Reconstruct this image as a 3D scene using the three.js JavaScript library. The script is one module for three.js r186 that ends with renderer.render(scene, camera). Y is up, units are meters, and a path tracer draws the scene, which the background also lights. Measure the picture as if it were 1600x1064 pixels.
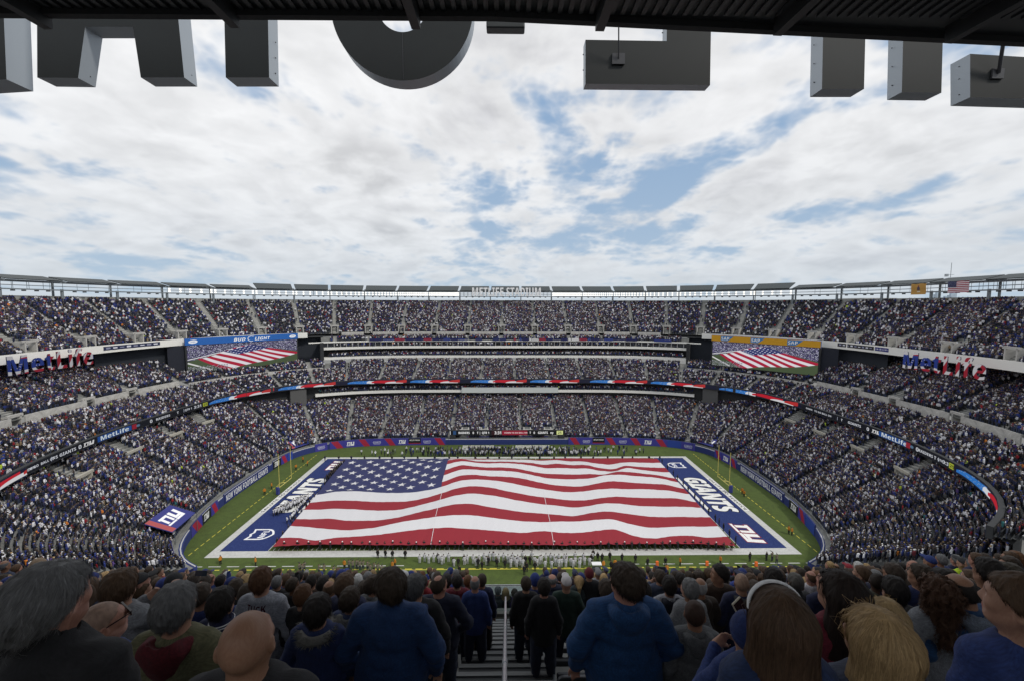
import * as THREE from 'three';
import { mergeGeometries } from 'three/addons/utils/BufferGeometryUtils.js';
import { RoundedBoxGeometry } from 'three/addons/geometries/RoundedBoxGeometry.js';
import { FontLoader } from 'three/addons/loaders/FontLoader.js';
import { TextGeometry } from 'three/addons/geometries/TextGeometry.js';

// ---------------------------------------------------------------- camera, sky, sun, exposure
const scene = new THREE.Scene();
const EYE = new THREE.Vector3(0.03, 47.042, 102.087);
const camera = new THREE.PerspectiveCamera(77.98, 1024 / 680, 0.05, 30000);
{
  const yaw = 0.01376, pitch = 0.0832;
  camera.position.copy(EYE);
  camera.lookAt(EYE.x + Math.sin(yaw) * Math.cos(pitch), EYE.y - Math.sin(pitch), EYE.z - Math.cos(yaw) * Math.cos(pitch));
  camera.rotateZ(0.00198);
}
const renderer = new THREE.WebGLRenderer({ antialias: true });
renderer.setSize(1024, 680);
renderer.toneMapping = THREE.LinearToneMapping;
renderer.toneMappingExposure = 1.0;
renderer.shadowMap.enabled = true;

const SUN_DIR = new THREE.Vector3(0.55, 0.66, 0.34).normalize();
const sun = new THREE.DirectionalLight(new THREE.Color(1.0, 0.95, 0.87), 1.8);
sun.position.copy(SUN_DIR).multiplyScalar(400);
sun.castShadow = true; sun.shadow.radius = 14;
sun.shadow.mapSize.set(4096, 4096);
Object.assign(sun.shadow.camera, { left: -220, right: 220, top: 180, bottom: -180, near: 10, far: 900 });
scene.add(sun, sun.target);

// seeded noise
function mulberry(a) { return () => { a |= 0; a = (a + 0x6d2b79f5) | 0; let t = Math.imul(a ^ (a >>> 15), 1 | a); t = (t + Math.imul(t ^ (t >>> 7), 61 | t)) ^ t; return ((t ^ (t >>> 14)) >>> 0) / 4294967296; }; }
const PERM = new Uint8Array(512), GX = new Float32Array(256), GY = new Float32Array(256), GZ = new Float32Array(256);
{
  const r = mulberry(7), p = [...Array(256).keys()];
  for (let i = 255; i > 0; i--) { const j = Math.floor(r() * (i + 1)); [p[i], p[j]] = [p[j], p[i]]; }
  for (let i = 0; i < 512; i++) PERM[i] = p[i & 255];
  for (let i = 0; i < 256; i++) { const z = r() * 2 - 1, a = r() * 6.2832, q = Math.sqrt(1 - z * z); GX[i] = q * Math.cos(a); GY[i] = q * Math.sin(a); GZ[i] = z; }
}
function noise3(x, y, z) {
  const X = Math.floor(x), Y = Math.floor(y), Z = Math.floor(z); x -= X; y -= Y; z -= Z;
  const u = x * x * x * (x * (x * 6 - 15) + 10), v = y * y * y * (y * (y * 6 - 15) + 10), w = z * z * z * (z * (z * 6 - 15) + 10);
  const a = PERM[X & 255], b = PERM[(X + 1) & 255], aa = PERM[a + (Y & 255)], ab = PERM[a + ((Y + 1) & 255)], ba = PERM[b + (Y & 255)], bb = PERM[b + ((Y + 1) & 255)], z0 = Z & 255, z1 = (Z + 1) & 255;
  const g = (h, x, y, z) => GX[h] * x + GY[h] * y + GZ[h] * z, L = (t, a, b) => a + t * (b - a);
  return 1.5 * L(w,
    L(v, L(u, g(PERM[aa + z0], x, y, z), g(PERM[ba + z0], x - 1, y, z)), L(u, g(PERM[ab + z0], x, y - 1, z), g(PERM[bb + z0], x - 1, y - 1, z))),
    L(v, L(u, g(PERM[aa + z1], x, y, z - 1), g(PERM[ba + z1], x - 1, y, z - 1)), L(u, g(PERM[ab + z1], x, y - 1, z - 1), g(PERM[bb + z1], x - 1, y - 1, z - 1))));
}
function fbm(x, y, z, n) { let s = 0, a = 0.5; for (let i = 0; i < n; i++) { s += a * noise3(x, y, z); a *= 0.5; x = x * 2.03 + 3.1; y = y * 2.03 - 1.7; z = z * 2.03 + 0.9; } return s; }
const sstep = (a, b, x) => { x = Math.min(1, Math.max(0, (x - a) / (b - a))); return x * x * (3 - 2 * x); };
const lerp = (a, b, t) => a + (b - a) * t;
const clamp = (x, a, b) => Math.min(b, Math.max(a, x));
const DEG = Math.PI / 180;

// the sky: broken white cloud over pale blue; places (azimuth from straight ahead, elevation, sizes in degrees, tilt, amount) where the cover thins or thickens
const COVER = [
  [-29, 21.6, 5, 1.7, -22, -0.33], [-26, 14.4, 6, 1, 0, -0.16], [-45, 11.8, 6, 1.1, 0, -0.36], [-3, 17, 3.5, 5.5, 0, -0.17], [-4, 12.3, 4, 3, 0, -0.17], [-12, 10, 4, 1.6, 10, -0.15],
  [6.5, 23.5, 3, 5.5, 8, -0.36], [9.5, 19, 2.6, 4, 0, -0.33], [18, 12.6, 8, 2.1, 6, -0.42], [21, 15.2, 4, 2.3, 20, -0.4], [26, 17.2, 5, 2.2, 25, -0.46], [32, 19.6, 3.4, 2, 35, -0.42], [34.5, 22.8, 2, 2.6, 0, -0.22],
  [41, 24, 3, 1.8, 0, -0.2], [47.6, 22, 4, 2, 0, -0.24], [26, 9.6, 13, 1.5, 4, -0.32], [44.5, 10.8, 8, 1, 5, -0.24], [47, 8.6, 8, 1, 3, -0.22], [16, 7, 12, 1.8, 0, -0.22], [28, 6, 10, 1.4, 0, -0.18], [7, 10.6, 5, 2, 0, -0.08],
  [-12.3, 31, 5, 3, 0, -0.2], [-31, 29, 3, 3, 0, -0.24], [-21, 18.2, 4.2, 2.2, 8, 0.55], [-17, 15.8, 3.6, 1.5, 8, 0.4], [-15.5, 9.3, 2.6, 0.7, 0, 0.36], [-15.5, 9.6, 3, 1, 0, 0.24], [-10, 7.4, 2, 1.2, 0, 0.24], [-38, 19, 12, 6, 0, 0.16], [-30, 10, 14, 4, 0, 0.14], [30, 14.4, 9, 1.7, 14, 0.2], [42, 15.5, 9, 3, 0, 0.22], [15, 22, 4, 4, 0, 0.2], [2, 30, 6, 6, 0, 0.12],
  [-41, 3.5, 14, 3, 0, -0.4], [38, 4.5, 14, 1.2, 0, 0.12], [3, 4.2, 9, 1.4, 0, 0.22],
].map(([a, e, sa, se, t, w]) => [a, e, 1 / sa, 1 / se, Math.cos(t * DEG), Math.sin(t * DEG), w]);
const skyTexture = (() => {
  const W = 4096, H = 2048, data = new Float32Array(W * H * 4);
  for (let row = 0; row < H; row++) {
    const el = ((row + 0.5) / H - 0.5) * 180, y = Math.sin(el * DEG), c = Math.cos(el * DEG);
    for (let col = 0; col < W; col++) {
      const seen = el < 38 && col > 420 && col < 1630; // far round to the side and behind, a coarser grain will do
      const i = (row * W + col) * 4; data[i + 3] = 1;
      if (!seen && el >= -1 && ((row & 3) || (col & 3)) && (row & ~3) > H / 2) { const k = ((row & ~3) * W + (col & ~3)) * 4; data[i] = data[k]; data[i + 1] = data[k + 1]; data[i + 2] = data[k + 2]; continue; }
      if (el < -1) { data[i] = 0.2; data[i + 1] = 0.21; data[i + 2] = 0.2; continue; }
      const ph = ((col + 0.5) / W - 0.5) * 2 * Math.PI, x = Math.cos(ph) * c, z = Math.sin(ph) * c;
      let az = (ph + Math.PI / 2) / DEG; if (az > 180) az -= 360;
      const yy = Math.max(y, 0) + 0.24, px = x / yy, pz = z / yy;
      // warp, then cover
      const wx = fbm(px * 1.6, 4.4, pz * 1.6, 3), wz = fbm(px * 1.6, 9.4, pz * 1.6, 3);
      const big = fbm(px * 0.8 + wx * 0.3, 1.5, pz * 0.8 + wz * 0.3, 3);
      const fine = fbm(px * 4.2 + wx * 0.5, 2.5, pz * 4.2 + wz * 0.5, 7);
      const b1 = 1 - Math.abs(noise3(px * 7 + wx * 1.2, 7.5, pz * 7 + wz * 1.2)), b2 = 1 - Math.abs(noise3(px * 15 + wx * 2, 3.5, pz * 15 + wz * 2)), b3 = 1 - Math.abs(noise3(px * 31, 5.5 + wx * 2, pz * 31));
      const puff = b1 * 0.5 + b2 * 0.32 + b3 * 0.18 - 0.75;
      let cov = 0.31 + 0.5 * big + 0.05 * sstep(4, -14, az > -100 ? az : 50), grey = 0;
      if (Math.abs(az) < 90) {
        const aw = az + wx * 5 + fine * 3, ew = el + wz * 2 + fine * 1.5;
        let f = 0;
        for (const [a, e, sa, se, ct, st, w] of COVER) { const da = aw - a, de = ew - e; if (Math.abs(da) > 50) continue; const u = (da * ct + de * st) * sa, v = (de * ct - da * st) * se, q = u * u + v * v; if (q < 9) f += w * Math.exp(-q * 0.8); if (w > 0.35 && q < 9) grey += 0.13 * Math.exp(-q * 0.7); }
        cov += f * 1.05;
      }
      const d = cov + fine * 0.8 + puff * 0.52;
      const puffS = noise3(px * 3.1, 31.5, pz * 3.1);
      const a = sstep(-0.16, 0.34, d), thick = sstep(0.22, 0.8, d);
      const hz = Math.exp(-Math.max(el, 0) / 7.5);
      // air: pale at the horizon, blue above
      const k = Math.exp(-Math.max(el, 0) / 16);
      let r = lerp(0.215, 0.50, k), g = lerp(0.36, 0.62, k), b = lerp(0.59, 0.73, k);
      // cloud: white where thin or lit, grey under the thick parts
      const under = clamp(fbm(px * 1.3 + 3, 12.5, pz * 1.3 + wz * 0.5, 5) * 1.4 + 0.2 + puffS * 0.15, 0, 1), shade = under * thick;
      const gl = clamp(0.5 + 1.5 * fbm(px * 6 + wx, 3.3, pz * 6 + wz, 5) + puff * 1.2, 0, 1);
      const br = 0.835 + 0.13 * gl - (0.30 + grey) * shade - grey * 0.85 - 0.08 * thick * (1 - gl) - 0.09 * sstep(0.05, 0.5, fbm(px * 0.9, 21.5, pz * 0.9, 3) + 0.1);
      let cr = br, cg = br * 1.004, cb = br + 0.014 + shade * 0.022;
      // far clouds sink into the pale air
      const m = a * lerp(1, 0.62, hz);
      cr = lerp(cr, 0.60, hz * 0.8); cg = lerp(cg, 0.645, hz * 0.8); cb = lerp(cb, 0.68, hz * 0.8);
      r = lerp(r, cr, m); g = lerp(g, cg, m); b = lerp(b, cb, m);
      data[i] = r; data[i + 1] = g; data[i + 2] = b;
    }
  }
  const t = new THREE.DataTexture(data, W, H, THREE.RGBAFormat, THREE.FloatType);
  t.mapping = THREE.EquirectangularReflectionMapping; t.magFilter = THREE.LinearFilter; t.needsUpdate = true;
  return t;
})();
scene.background = skyTexture;
scene.environment = skyTexture;

// ---------------------------------------------------------------- helpers
const used = new Map();
const numbered = (n) => { const k = used.get(n) ?? 0; used.set(n, k + 1); return k ? `${n}_${String(k).padStart(3, '0')}` : n; };
function tag(o, label, category, group, kind) { if (label) o.userData.label = label; if (category) o.userData.category = category; if (group) o.userData.group = group; if (kind) o.userData.kind = kind; return o; }
function thing(name, label, category, pos = [0, 0, 0], turn = 0, group, kind) {
  const o = new THREE.Group(); o.name = numbered(name); o.position.set(...pos); o.rotation.y = turn; scene.add(o);
  return tag(o, label, category, group, kind);
}
function mesh(name, g, m, parent, label) {
  if (Array.isArray(g)) g = g.length > 1 ? mergeGeometries(g.map(plain)) : g[0];
  const o = new THREE.Mesh(g, m); o.castShadow = o.receiveShadow = true;
  if (parent) { o.name = name; parent.add(o); if (label) o.userData.label = label; } else { o.name = numbered(name); scene.add(o); }
  return o;
}
const each = (name, list, m, parent) => list.forEach((g) => mesh(name, g, m, parent));
function plain(g) { // same attributes for merging
  g = g.index ? g.toNonIndexed() : g;
  for (const k of Object.keys(g.attributes)) if (!['position', 'normal', 'uv'].includes(k)) g.deleteAttribute(k);
  if (!g.attributes.uv) g.setAttribute('uv', new THREE.BufferAttribute(new Float32Array(g.attributes.position.count * 2), 2));
  return g;
}
const box = (w, h, d, x = 0, y = 0, z = 0, ry = 0, rx = 0, rz = 0) => { const g = new THREE.BoxGeometry(w, h, d); if (rx) g.rotateX(rx); if (rz) g.rotateZ(rz); if (ry) g.rotateY(ry); g.translate(x, y, z); return g; };
const rbox = (w, h, d, r, x = 0, y = 0, z = 0) => { const g = new RoundedBoxGeometry(w, h, d, 2, r); g.translate(x, y, z); return g; };
const V = (x, y, z) => new THREE.Vector3(x, y, z);
function bar(a, b, r, n = 6) { const d = b.clone().sub(a), g = new THREE.CylinderGeometry(r, r, d.length(), n); g.applyQuaternion(new THREE.Quaternion().setFromUnitVectors(V(0, 1, 0), d.clone().normalize())); g.translate((a.x + b.x) / 2, (a.y + b.y) / 2, (a.z + b.z) / 2); return g; }
function beam(a, b, w, h) { const d = b.clone().sub(a), L = d.length(), g = new THREE.BoxGeometry(w, h, L); const m = new THREE.Matrix4().lookAt(b, a, V(0, 1, 0)); g.applyMatrix4(m); g.translate((a.x + b.x) / 2, (a.y + b.y) / 2, (a.z + b.z) / 2); return g; }
const lin = (r, g, b) => new THREE.Color().setRGB(r, g, b);
const mat = (r, g, b, o = {}) => new THREE.MeshStandardMaterial({ color: lin(r, g, b), roughness: 0.85, metalness: 0, ...o });
function canvasTex(w, h, draw) { const c = document.createElement('canvas'); c.width = w; c.height = h; const x = c.getContext('2d'); draw(x, w, h); const t = new THREE.CanvasTexture(c); t.colorSpace = THREE.SRGBColorSpace; t.wrapS = t.wrapT = THREE.RepeatWrapping; t.magFilter = THREE.LinearFilter; return t; }
function noiseTex(n, f, srgb = true) { const d = new Uint8Array(n * n * 4); for (let j = 0; j < n; j++) for (let i = 0; i < n; i++) { const v = f(i / n, j / n, i, j), k = (j * n + i) * 4; for (let c = 0; c < 3; c++) d[k + c] = clamp((Array.isArray(v) ? v[c] : v) * 255, 0, 255); d[k + 3] = 255; } const t = new THREE.DataTexture(d, n, n); t.wrapS = t.wrapT = THREE.RepeatWrapping; t.magFilter = THREE.LinearFilter; if (srgb) t.colorSpace = THREE.SRGBColorSpace; t.needsUpdate = true; return t; }
// periodic noise on a torus, so that textures tile
const tnoise = (u, v, f, o = 0) => { const a = u * 6.28318, b = v * 6.28318, R = f / 6.28318; return fbm(Math.cos(a) * R + o, Math.sin(a) * R + Math.cos(b) * R, Math.sin(b) * R + o, 4); };
const font = await new FontLoader().loadAsync('fonts/droid/droid_sans_bold.typeface.json');

// ---------------------------------------------------------------- the bowl: a rounded plan, walked along s (metres from the middle of the far side, right positive) and outward by d
const PLAN = (() => {
  const a = 66, b = 35.3, n = 5.2, N = 6000, P = [];
  for (let i = 0; i <= N; i++) { const t = -Math.PI / 2 + (i / N) * 2 * Math.PI, c = Math.cos(t), s = Math.sin(t), r = 1 / Math.pow(Math.pow(Math.abs(c) / a, n) + Math.pow(Math.abs(s) / b, n), 1 / n); const z = r * s - 1; P.push([r * c * (1 - 0.05 * sstep(0, 28, z) * (1 - sstep(30, 36, z))), z]); }
  const S = [0]; for (let i = 1; i <= N; i++) S.push(S[i - 1] + Math.hypot(P[i][0] - P[i - 1][0], P[i][1] - P[i - 1][1]));
  return { P, S, N, L: S[N] };
})();
const LOOP = PLAN.L;
function planAt(s) { // point and outward normal
  s = ((s % LOOP) + LOOP) % LOOP;
  let lo = 0, hi = PLAN.N; while (hi - lo > 1) { const m = (lo + hi) >> 1; if (PLAN.S[m] <= s) lo = m; else hi = m; }
  const t = (s - PLAN.S[lo]) / (PLAN.S[hi] - PLAN.S[lo]), A = PLAN.P, w = 14, i0 = (lo - w + PLAN.N) % PLAN.N, i1 = (lo + w + 1) % PLAN.N;
  const tx = A[i1][0] - A[i0][0], tz = A[i1][1] - A[i0][1], L = Math.hypot(tx, tz);
  return [lerp(A[lo][0], A[hi][0], t), lerp(A[lo][1], A[hi][1], t), tz / L, -tx / L];
}
const tight = (s) => { s = ((s + LOOP / 2) % LOOP + LOOP) % LOOP - LOOP / 2; return 1 - 0.12 * sstep(45, 80, s) * (1 - sstep(125, 150, s)); };
const pt = (s, d, h) => { const p = planAt(s), k = d * tight(s); return V(p[0] + p[2] * k, h, p[1] + p[3] * k); };
const facing = (s) => { const p = planAt(s); return Math.atan2(p[2], p[3]); };   // turn that makes a thing built looking along -z look at the field... its back (+z) points outward
function span(a, b, step) { const n = Math.max(1, Math.ceil((b - a) / step)), o = []; for (let i = 0; i <= n; i++) o.push(lerp(a, b, i / n)); return o; }
// sweeps a cross-section [[d, h], ...] (or one for every s) along s; a closed one gets end caps
function sweep(ss, prof, closed = false) {
  const pos = [], uv = [], idx = [], at = (s) => { const q = typeof prof === 'function' ? prof(s) : prof; return closed ? [...q, q[0]] : q; };
  const M = at(ss[0]).length; let u = 0, last = null;
  for (const s of ss) {
    const q = at(s); let v = 0; const p0 = pt(s, q[0][0], 0); if (last) u += p0.distanceTo(last); last = p0;
    for (let j = 0; j < M - 1; j++) { const a = pt(s, q[j][0], q[j][1]), b = pt(s, q[j + 1][0], q[j + 1][1]), w = Math.hypot(q[j + 1][0] - q[j][0], q[j + 1][1] - q[j][1]); pos.push(a.x, a.y, a.z, b.x, b.y, b.z); uv.push(u, v, u, v + w); v += w; }
  }
  const R = (M - 1) * 2;
  for (let i = 0; i < ss.length - 1; i++) for (let j = 0; j < M - 1; j++) { const a = i * R + j * 2; idx.push(a, a + R, a + 1, a + 1, a + R, a + R + 1); }
  if (closed) for (const e of [0, ss.length - 1]) { const k = pos.length / 3, q = at(ss[e]); for (let j = 0; j < M - 1; j++) { const a = pt(ss[e], q[j][0], q[j][1]); pos.push(a.x, a.y, a.z); uv.push(q[j][0], q[j][1]); } for (let j = 1; j < M - 2; j++) idx.push(k, k + j, k + j + 1); }
  const g = new THREE.BufferGeometry(); g.setAttribute('position', new THREE.Float32BufferAttribute(pos, 3)); g.setAttribute('uv', new THREE.Float32BufferAttribute(uv, 2)); g.setIndex(idx); g.computeVertexNormals();
  return g;
}
const band = (d0, d1, h0, h1) => [[d0, h0], [d0, h1], [d1, h1], [d1, h0]];

const concreteTex = noiseTex(256, (u, v) => 0.80 + 0.16 * tnoise(u, v, 5) + 0.12 * tnoise(u, v, 26, 7)); concreteTex.repeat.set(1 / 6, 1 / 6);
const M = {
  terrace: mat(0.36, 0.365, 0.35, { map: concreteTex }), aisle: mat(0.74, 0.73, 0.68, { map: concreteTex }), white: mat(0.86, 0.84, 0.79, { map: concreteTex }), cream: mat(0.84, 0.83, 0.78),
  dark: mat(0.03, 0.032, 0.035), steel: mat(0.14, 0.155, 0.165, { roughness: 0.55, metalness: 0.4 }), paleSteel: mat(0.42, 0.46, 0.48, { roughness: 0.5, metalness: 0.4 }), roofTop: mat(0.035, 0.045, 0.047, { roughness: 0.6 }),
  seat: mat(0.11, 0.115, 0.125, { roughness: 0.45 }), glass: new THREE.MeshPhysicalMaterial({ color: lin(0.75, 0.82, 0.84), roughness: 0.03, metalness: 0, transmission: 1, thickness: 0, ior: 1.5 }),
  darkGlass: mat(0.03, 0.035, 0.045, { roughness: 0.12 }), frame: mat(0.5, 0.5, 0.5, { roughness: 0.5 }), rail: mat(0.5, 0.52, 0.54, { roughness: 0.35, metalness: 0.7 }),
};
// tiers: rows from row 0 at (d0, h0), each `deep` by `rise`
const NEAR = LOOP / 2, END = 128;
const UP = { d0: 50.8, h0: 34.63, deep: 0.82, rise: 0.5248, n: 26 };
const LOW = { d0: 1.6, h0: 1.7, deep: 0.82, rise: 0.285, n: 31 }, lowAt = (s) => ({ ...LOW, rise: 0.285 + 0.165 * sstep(58, 72, Math.abs(s)) });     // the ends are steeper
const MIDL = { d0: 25.2, h0: 17.3, deep: 0.83, rise: 0.225, n: 16 };
const MIDF = { d0: 38.48, h0: 20.9, deep: 0.83, rise: 0.24, n: 8 };          // far side, up to the suites
const MIDC = { d0: 39.6, h0: 21.4, deep: 0.83, rise: 0.21, n: 10 };          // corners, under the screens
const MIDE = { d0: 40.0, h0: 22.4, deep: 0.83, rise: 0.335, n: 27 };         // ends
const CLUB = { d0: 47.4, h0: 31.7, deep: 0.85, rise: 0.38, n: 4 };          // three rows before the walkway wall, far side
const FAR_S = 57.5, COR_S = 70;
const rowsProfile = (t) => { const q = []; for (let i = 0; i < t.n; i++) q.push([t.d0 + i * t.deep, t.h0 + i * t.rise], [t.d0 + (i + 1) * t.deep, t.h0 + i * t.rise]); q.push([t.d0 + t.n * t.deep, t.h0 + t.n * t.rise]); return q; };
const AISLES = {};
function aislesFor(key, d, pitch, s0, s1, mid = 0) { // even along the curve at depth d
  const out = []; for (const dir of [1, -1]) { let acc = dir > 0 ? mid : -mid, s = 0, p = pt(0, d, 0), target = dir > 0 ? mid : pitch - mid; while (Math.abs(s) < Math.max(s1, -s0)) { if (acc === acc && target <= (AISLES._l ?? 0)) { out.push(s); target += pitch; } s += dir * 0.1; const q = pt(s, d, 0); AISLES._l = (AISLES._l ?? 0) + q.distanceTo(p); p = q; } AISLES._l = 0; }
  return (AISLES[key] = out.filter((s) => s > s0 && s < s1).sort((a, b) => a - b));
}
aislesFor('up', 60, 15.2, -END, END, 13); aislesFor('low', 12, 12.2, -END, END, 5.2); aislesFor('mid', 36, 13.6, -END, END, 3.5);
const PITW = 1.5; // half width of the way kept clear round an aisle is PITW / 2 at a tier's own depth
const nearAisle = (list, s, d) => { for (const a of list) if (Math.abs(a - s) < 6) { const p = pt(a, d, 0), q = pt(s, d, 0); if (p.distanceTo(q) < PITW / 2 + 0.2) return true; } return false; };

const ends = (a, b, st = 2) => span(a, b, st);
const lower = thing('grandstand', 'lowest seating tier of the bowl, sloping up from the field wall', 'stand');
mesh('terrace', sweep(ends(-END, END), (s) => rowsProfile(lowAt(s))), M.terrace, lower);
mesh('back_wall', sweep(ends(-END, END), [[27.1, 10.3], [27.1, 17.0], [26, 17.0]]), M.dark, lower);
const middle = thing('grandstand', 'middle seating tier behind the ribbon screen', 'stand');
each('terrace', [sweep(ends(-END, END), rowsProfile(MIDL)), sweep(ends(-FAR_S, FAR_S), rowsProfile(MIDF)), ...[-1, 1].map((k) => sweep(ends(Math.min(k * FAR_S, k * COR_S), Math.max(k * FAR_S, k * COR_S)), rowsProfile(MIDC))), ...[-1, 1].map((k) => sweep(ends(Math.min(k * COR_S, k * END), Math.max(k * COR_S, k * END)), rowsProfile(MIDE)))], M.terrace, middle);
for (const k of [-1, 1]) {
  const r = (a, b) => ends(Math.min(k * a, k * b), Math.max(k * a, k * b));
  mesh('walkway_wall', sweep(r(FAR_S, COR_S), band(39.3, 39.6, 20.6, 21.9), true), M.white, middle);
  // the cross walk of the ends: pale walls with gaps for the stairs
  for (const [a, b] of [[71, 77], [79, 87.5], [89.5, 99], [101, 110], [112.5, 122]]) mesh('walkway_wall', sweep(r(a, b), band(39.7, 40.0, 20.8, 23.0), true), M.white, middle);
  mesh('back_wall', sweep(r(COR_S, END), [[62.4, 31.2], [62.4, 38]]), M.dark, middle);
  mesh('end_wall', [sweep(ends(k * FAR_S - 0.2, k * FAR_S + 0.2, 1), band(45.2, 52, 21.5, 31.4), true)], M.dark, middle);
  mesh('pillar', [sweep(r(60.2, 62.2), band(24.9, 27.2, 8.5, 16.6), true)], mat(0.10, 0.10, 0.10), lower);
}
const upper = thing('grandstand', 'topmost seating tier of the bowl, steep and facing the field', 'stand');
mesh('terrace', sweep(span(-LOOP / 2, LOOP / 2, 2), rowsProfile(UP)), M.terrace, upper);
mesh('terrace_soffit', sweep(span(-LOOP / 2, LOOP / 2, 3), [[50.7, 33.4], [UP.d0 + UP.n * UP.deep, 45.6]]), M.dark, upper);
mesh('back_wall', sweep(span(-LOOP / 2, LOOP / 2, 2), band(72.15, 72.5, 46, 49.5), true), mat(0.52, 0.53, 0.50, { map: concreteTex }), upper);
for (const k of [-1, 1]) { mesh('fascia', sweep(span(...(k < 0 ? [-148, -FAR_S - 1.4] : [FAR_S + 1.4, 148]), 2), band(50.2, 50.78, 33.2, 35.35), true), M.cream, upper); mesh('fascia', sweep(span(...(k < 0 ? [-NEAR, -148] : [148, NEAR]), 2), band(50.2, 50.78, 33.2, 34.75), true), M.terrace, upper); }
const wallGaps = AISLES.up.filter((s) => Math.abs(s) < 56);
{ // far side: three more rows before a pale walkway wall broken at every portal
  mesh('terrace', sweep(ends(-FAR_S, FAR_S), rowsProfile(CLUB)), M.terrace, upper);
  const xs = [-FAR_S, ...wallGaps, FAR_S];
  for (let i = 0; i < xs.length - 1; i++) if (xs[i + 1] - xs[i] > 3) mesh('walkway_wall', sweep(ends(xs[i] + 0.9, xs[i + 1] - 0.9), band(50.45, 50.72, 33.6, 35.25), true), M.white, upper);
  mesh('fascia', sweep(ends(-FAR_S - 1.4, FAR_S + 1.4), band(46.6, 47.3, 31.15, 31.6), true), M.cream, upper);
}
// stairs up the aisles: two steps to a row, joined per aisle
function stairGeo(t, s, w, i0, i1, per = 2, lift = 0.03) {
  const out = [], ang = facing(s), c = pt(s, 0, 0);
  for (let i = i0; i < i1; i++) for (let j = 0; j < per; j++) {
    const d = t.d0 + (i + (j + 0.5) / per) * t.deep, h = t.h0 + i * t.rise + (j * t.rise) / per, p = pt(s, d, 0), hh = (j * t.rise) / per + lift;
    out.push(box(w, hh, t.deep / per, p.x, h - (j * t.rise) / per + hh / 2, p.z, ang));
  }
  return out;
}
for (const s of AISLES.up) mesh('aisle_stairs', mergeGeometries(stairGeo(UP, s, 1.5, 0, UP.n, 2).map(plain)), M.aisle, upper).userData.kind = 'stuff';
for (const s of wallGaps) mesh('aisle_stairs', mergeGeometries(stairGeo(CLUB, s, 1.5, 0, CLUB.n, 2).map(plain)), M.aisle, upper).userData.kind = 'stuff';
for (const s of AISLES.low) mesh('aisle_stairs', mergeGeometries(stairGeo(lowAt(s), s, 1.2, 2, LOW.n, 1, 0.05).map(plain)), M.aisle, lower).userData.kind = 'stuff';
for (const s of AISLES.mid) { const a = Math.abs(s), g = stairGeo(MIDL, s, 1.3, 0, MIDL.n, 1, 0.05); g.push(...stairGeo(a < FAR_S ? MIDF : a < COR_S ? MIDC : MIDE, s, 1.3, 0, a < FAR_S ? 8 : a < COR_S ? 10 : 20, 1, 0.05)); mesh('aisle_stairs', mergeGeometries(g.map(plain)), M.aisle, middle).userData.kind = 'stuff'; }
// portals: a pale frame round a dark opening, set into the rows; the upper tier's stand at rows 3 to 7
const portalSpots = [];
function portal(parent, s, d, h, w, hh, deep, m = M.white) {
  const f = new THREE.Group(); f.name = 'vomitory'; const p = pt(s, d, h); f.position.copy(p); f.rotation.y = facing(s); parent.add(f);
  each('side_wall', [box(0.3, hh, deep, -w / 2, hh / 2, deep / 2), box(0.3, hh, deep, w / 2, hh / 2, deep / 2)], m, f);
  mesh('lintel', box(w + 1.1, 0.55, 0.5, 0, hh + 0.1, 0.25), m, f);
  mesh('opening', box(w - 0.3, hh - 0.2, 0.3, 0, hh / 2 - 0.1, deep * 0.7), M.dark, f);
}
for (const s of AISLES.up) { portal(upper, s, 51.2, UP.h0, 2.5, 3.3, 5.2); portalSpots.push([s, 'up', 0, 7, 2.0]); }
for (const s of [-14.3, -7.6, 7.4, 14.6]) { portal(lower, s, LOW.d0 + 2 * LOW.deep, LOW.h0 + 1.5 * LOW.rise, 2.2, 2.1, 4); portalSpots.push([s, 'low', 1, 7, 1.8]); }
for (const k of [-1, 1]) for (const s of [76, 86, 97, 108]) { portal(lower, k * s, 20.5, 11.7, 3.4, 1.5, 5, mat(0.42, 0.40, 0.34)); portalSpots.push([k * s, 'low', 22, 29, 2.2]); }
for (const k of [-1, 1]) for (const s of [78, 88.5, 100, 111.2]) { portal(middle, k * s, 40.1, 20.9, 2.2, 2.3, 3); portalSpots.push([k * s, 'midE', 0, 4, 1.9]); }

// suites of the far side: two pale slabs, a balcony of people between, glass with mullions and a row of banners
const suites = thing('suite_level', 'two storeys of glazed boxes with white slab edges across the far side', 'suites');
mesh('slab', sweep(ends(-FAR_S, FAR_S), band(45.6, 50, 24.2, 25.1), true), M.cream, suites);
mesh('slab', sweep(ends(-FAR_S, FAR_S), band(45.8, 50, 28.35, 29.25), true), M.cream, suites);
mesh('back_wall', sweep(ends(-FAR_S, FAR_S), [[50, 25], [50, 28.4]]), M.dark, suites);
mesh('window_wall', sweep(ends(-FAR_S, FAR_S), [[47.6, 29.2], [47.6, 31.1]]), M.darkGlass, suites);
{ const g = []; let last = null; for (const s of span(-FAR_S, FAR_S, 0.05)) { const p = pt(s, 46.6, 30.1); if (!last || p.distanceTo(last) > 2.35) { g.push(s); last = p; } } for (const s of g) { const p = pt(s, 46.6, 30.1); mesh('mullion', box(0.16, 1.9, 0.16, p.x, p.y, p.z, facing(s)), M.frame, suites); } }
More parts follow.
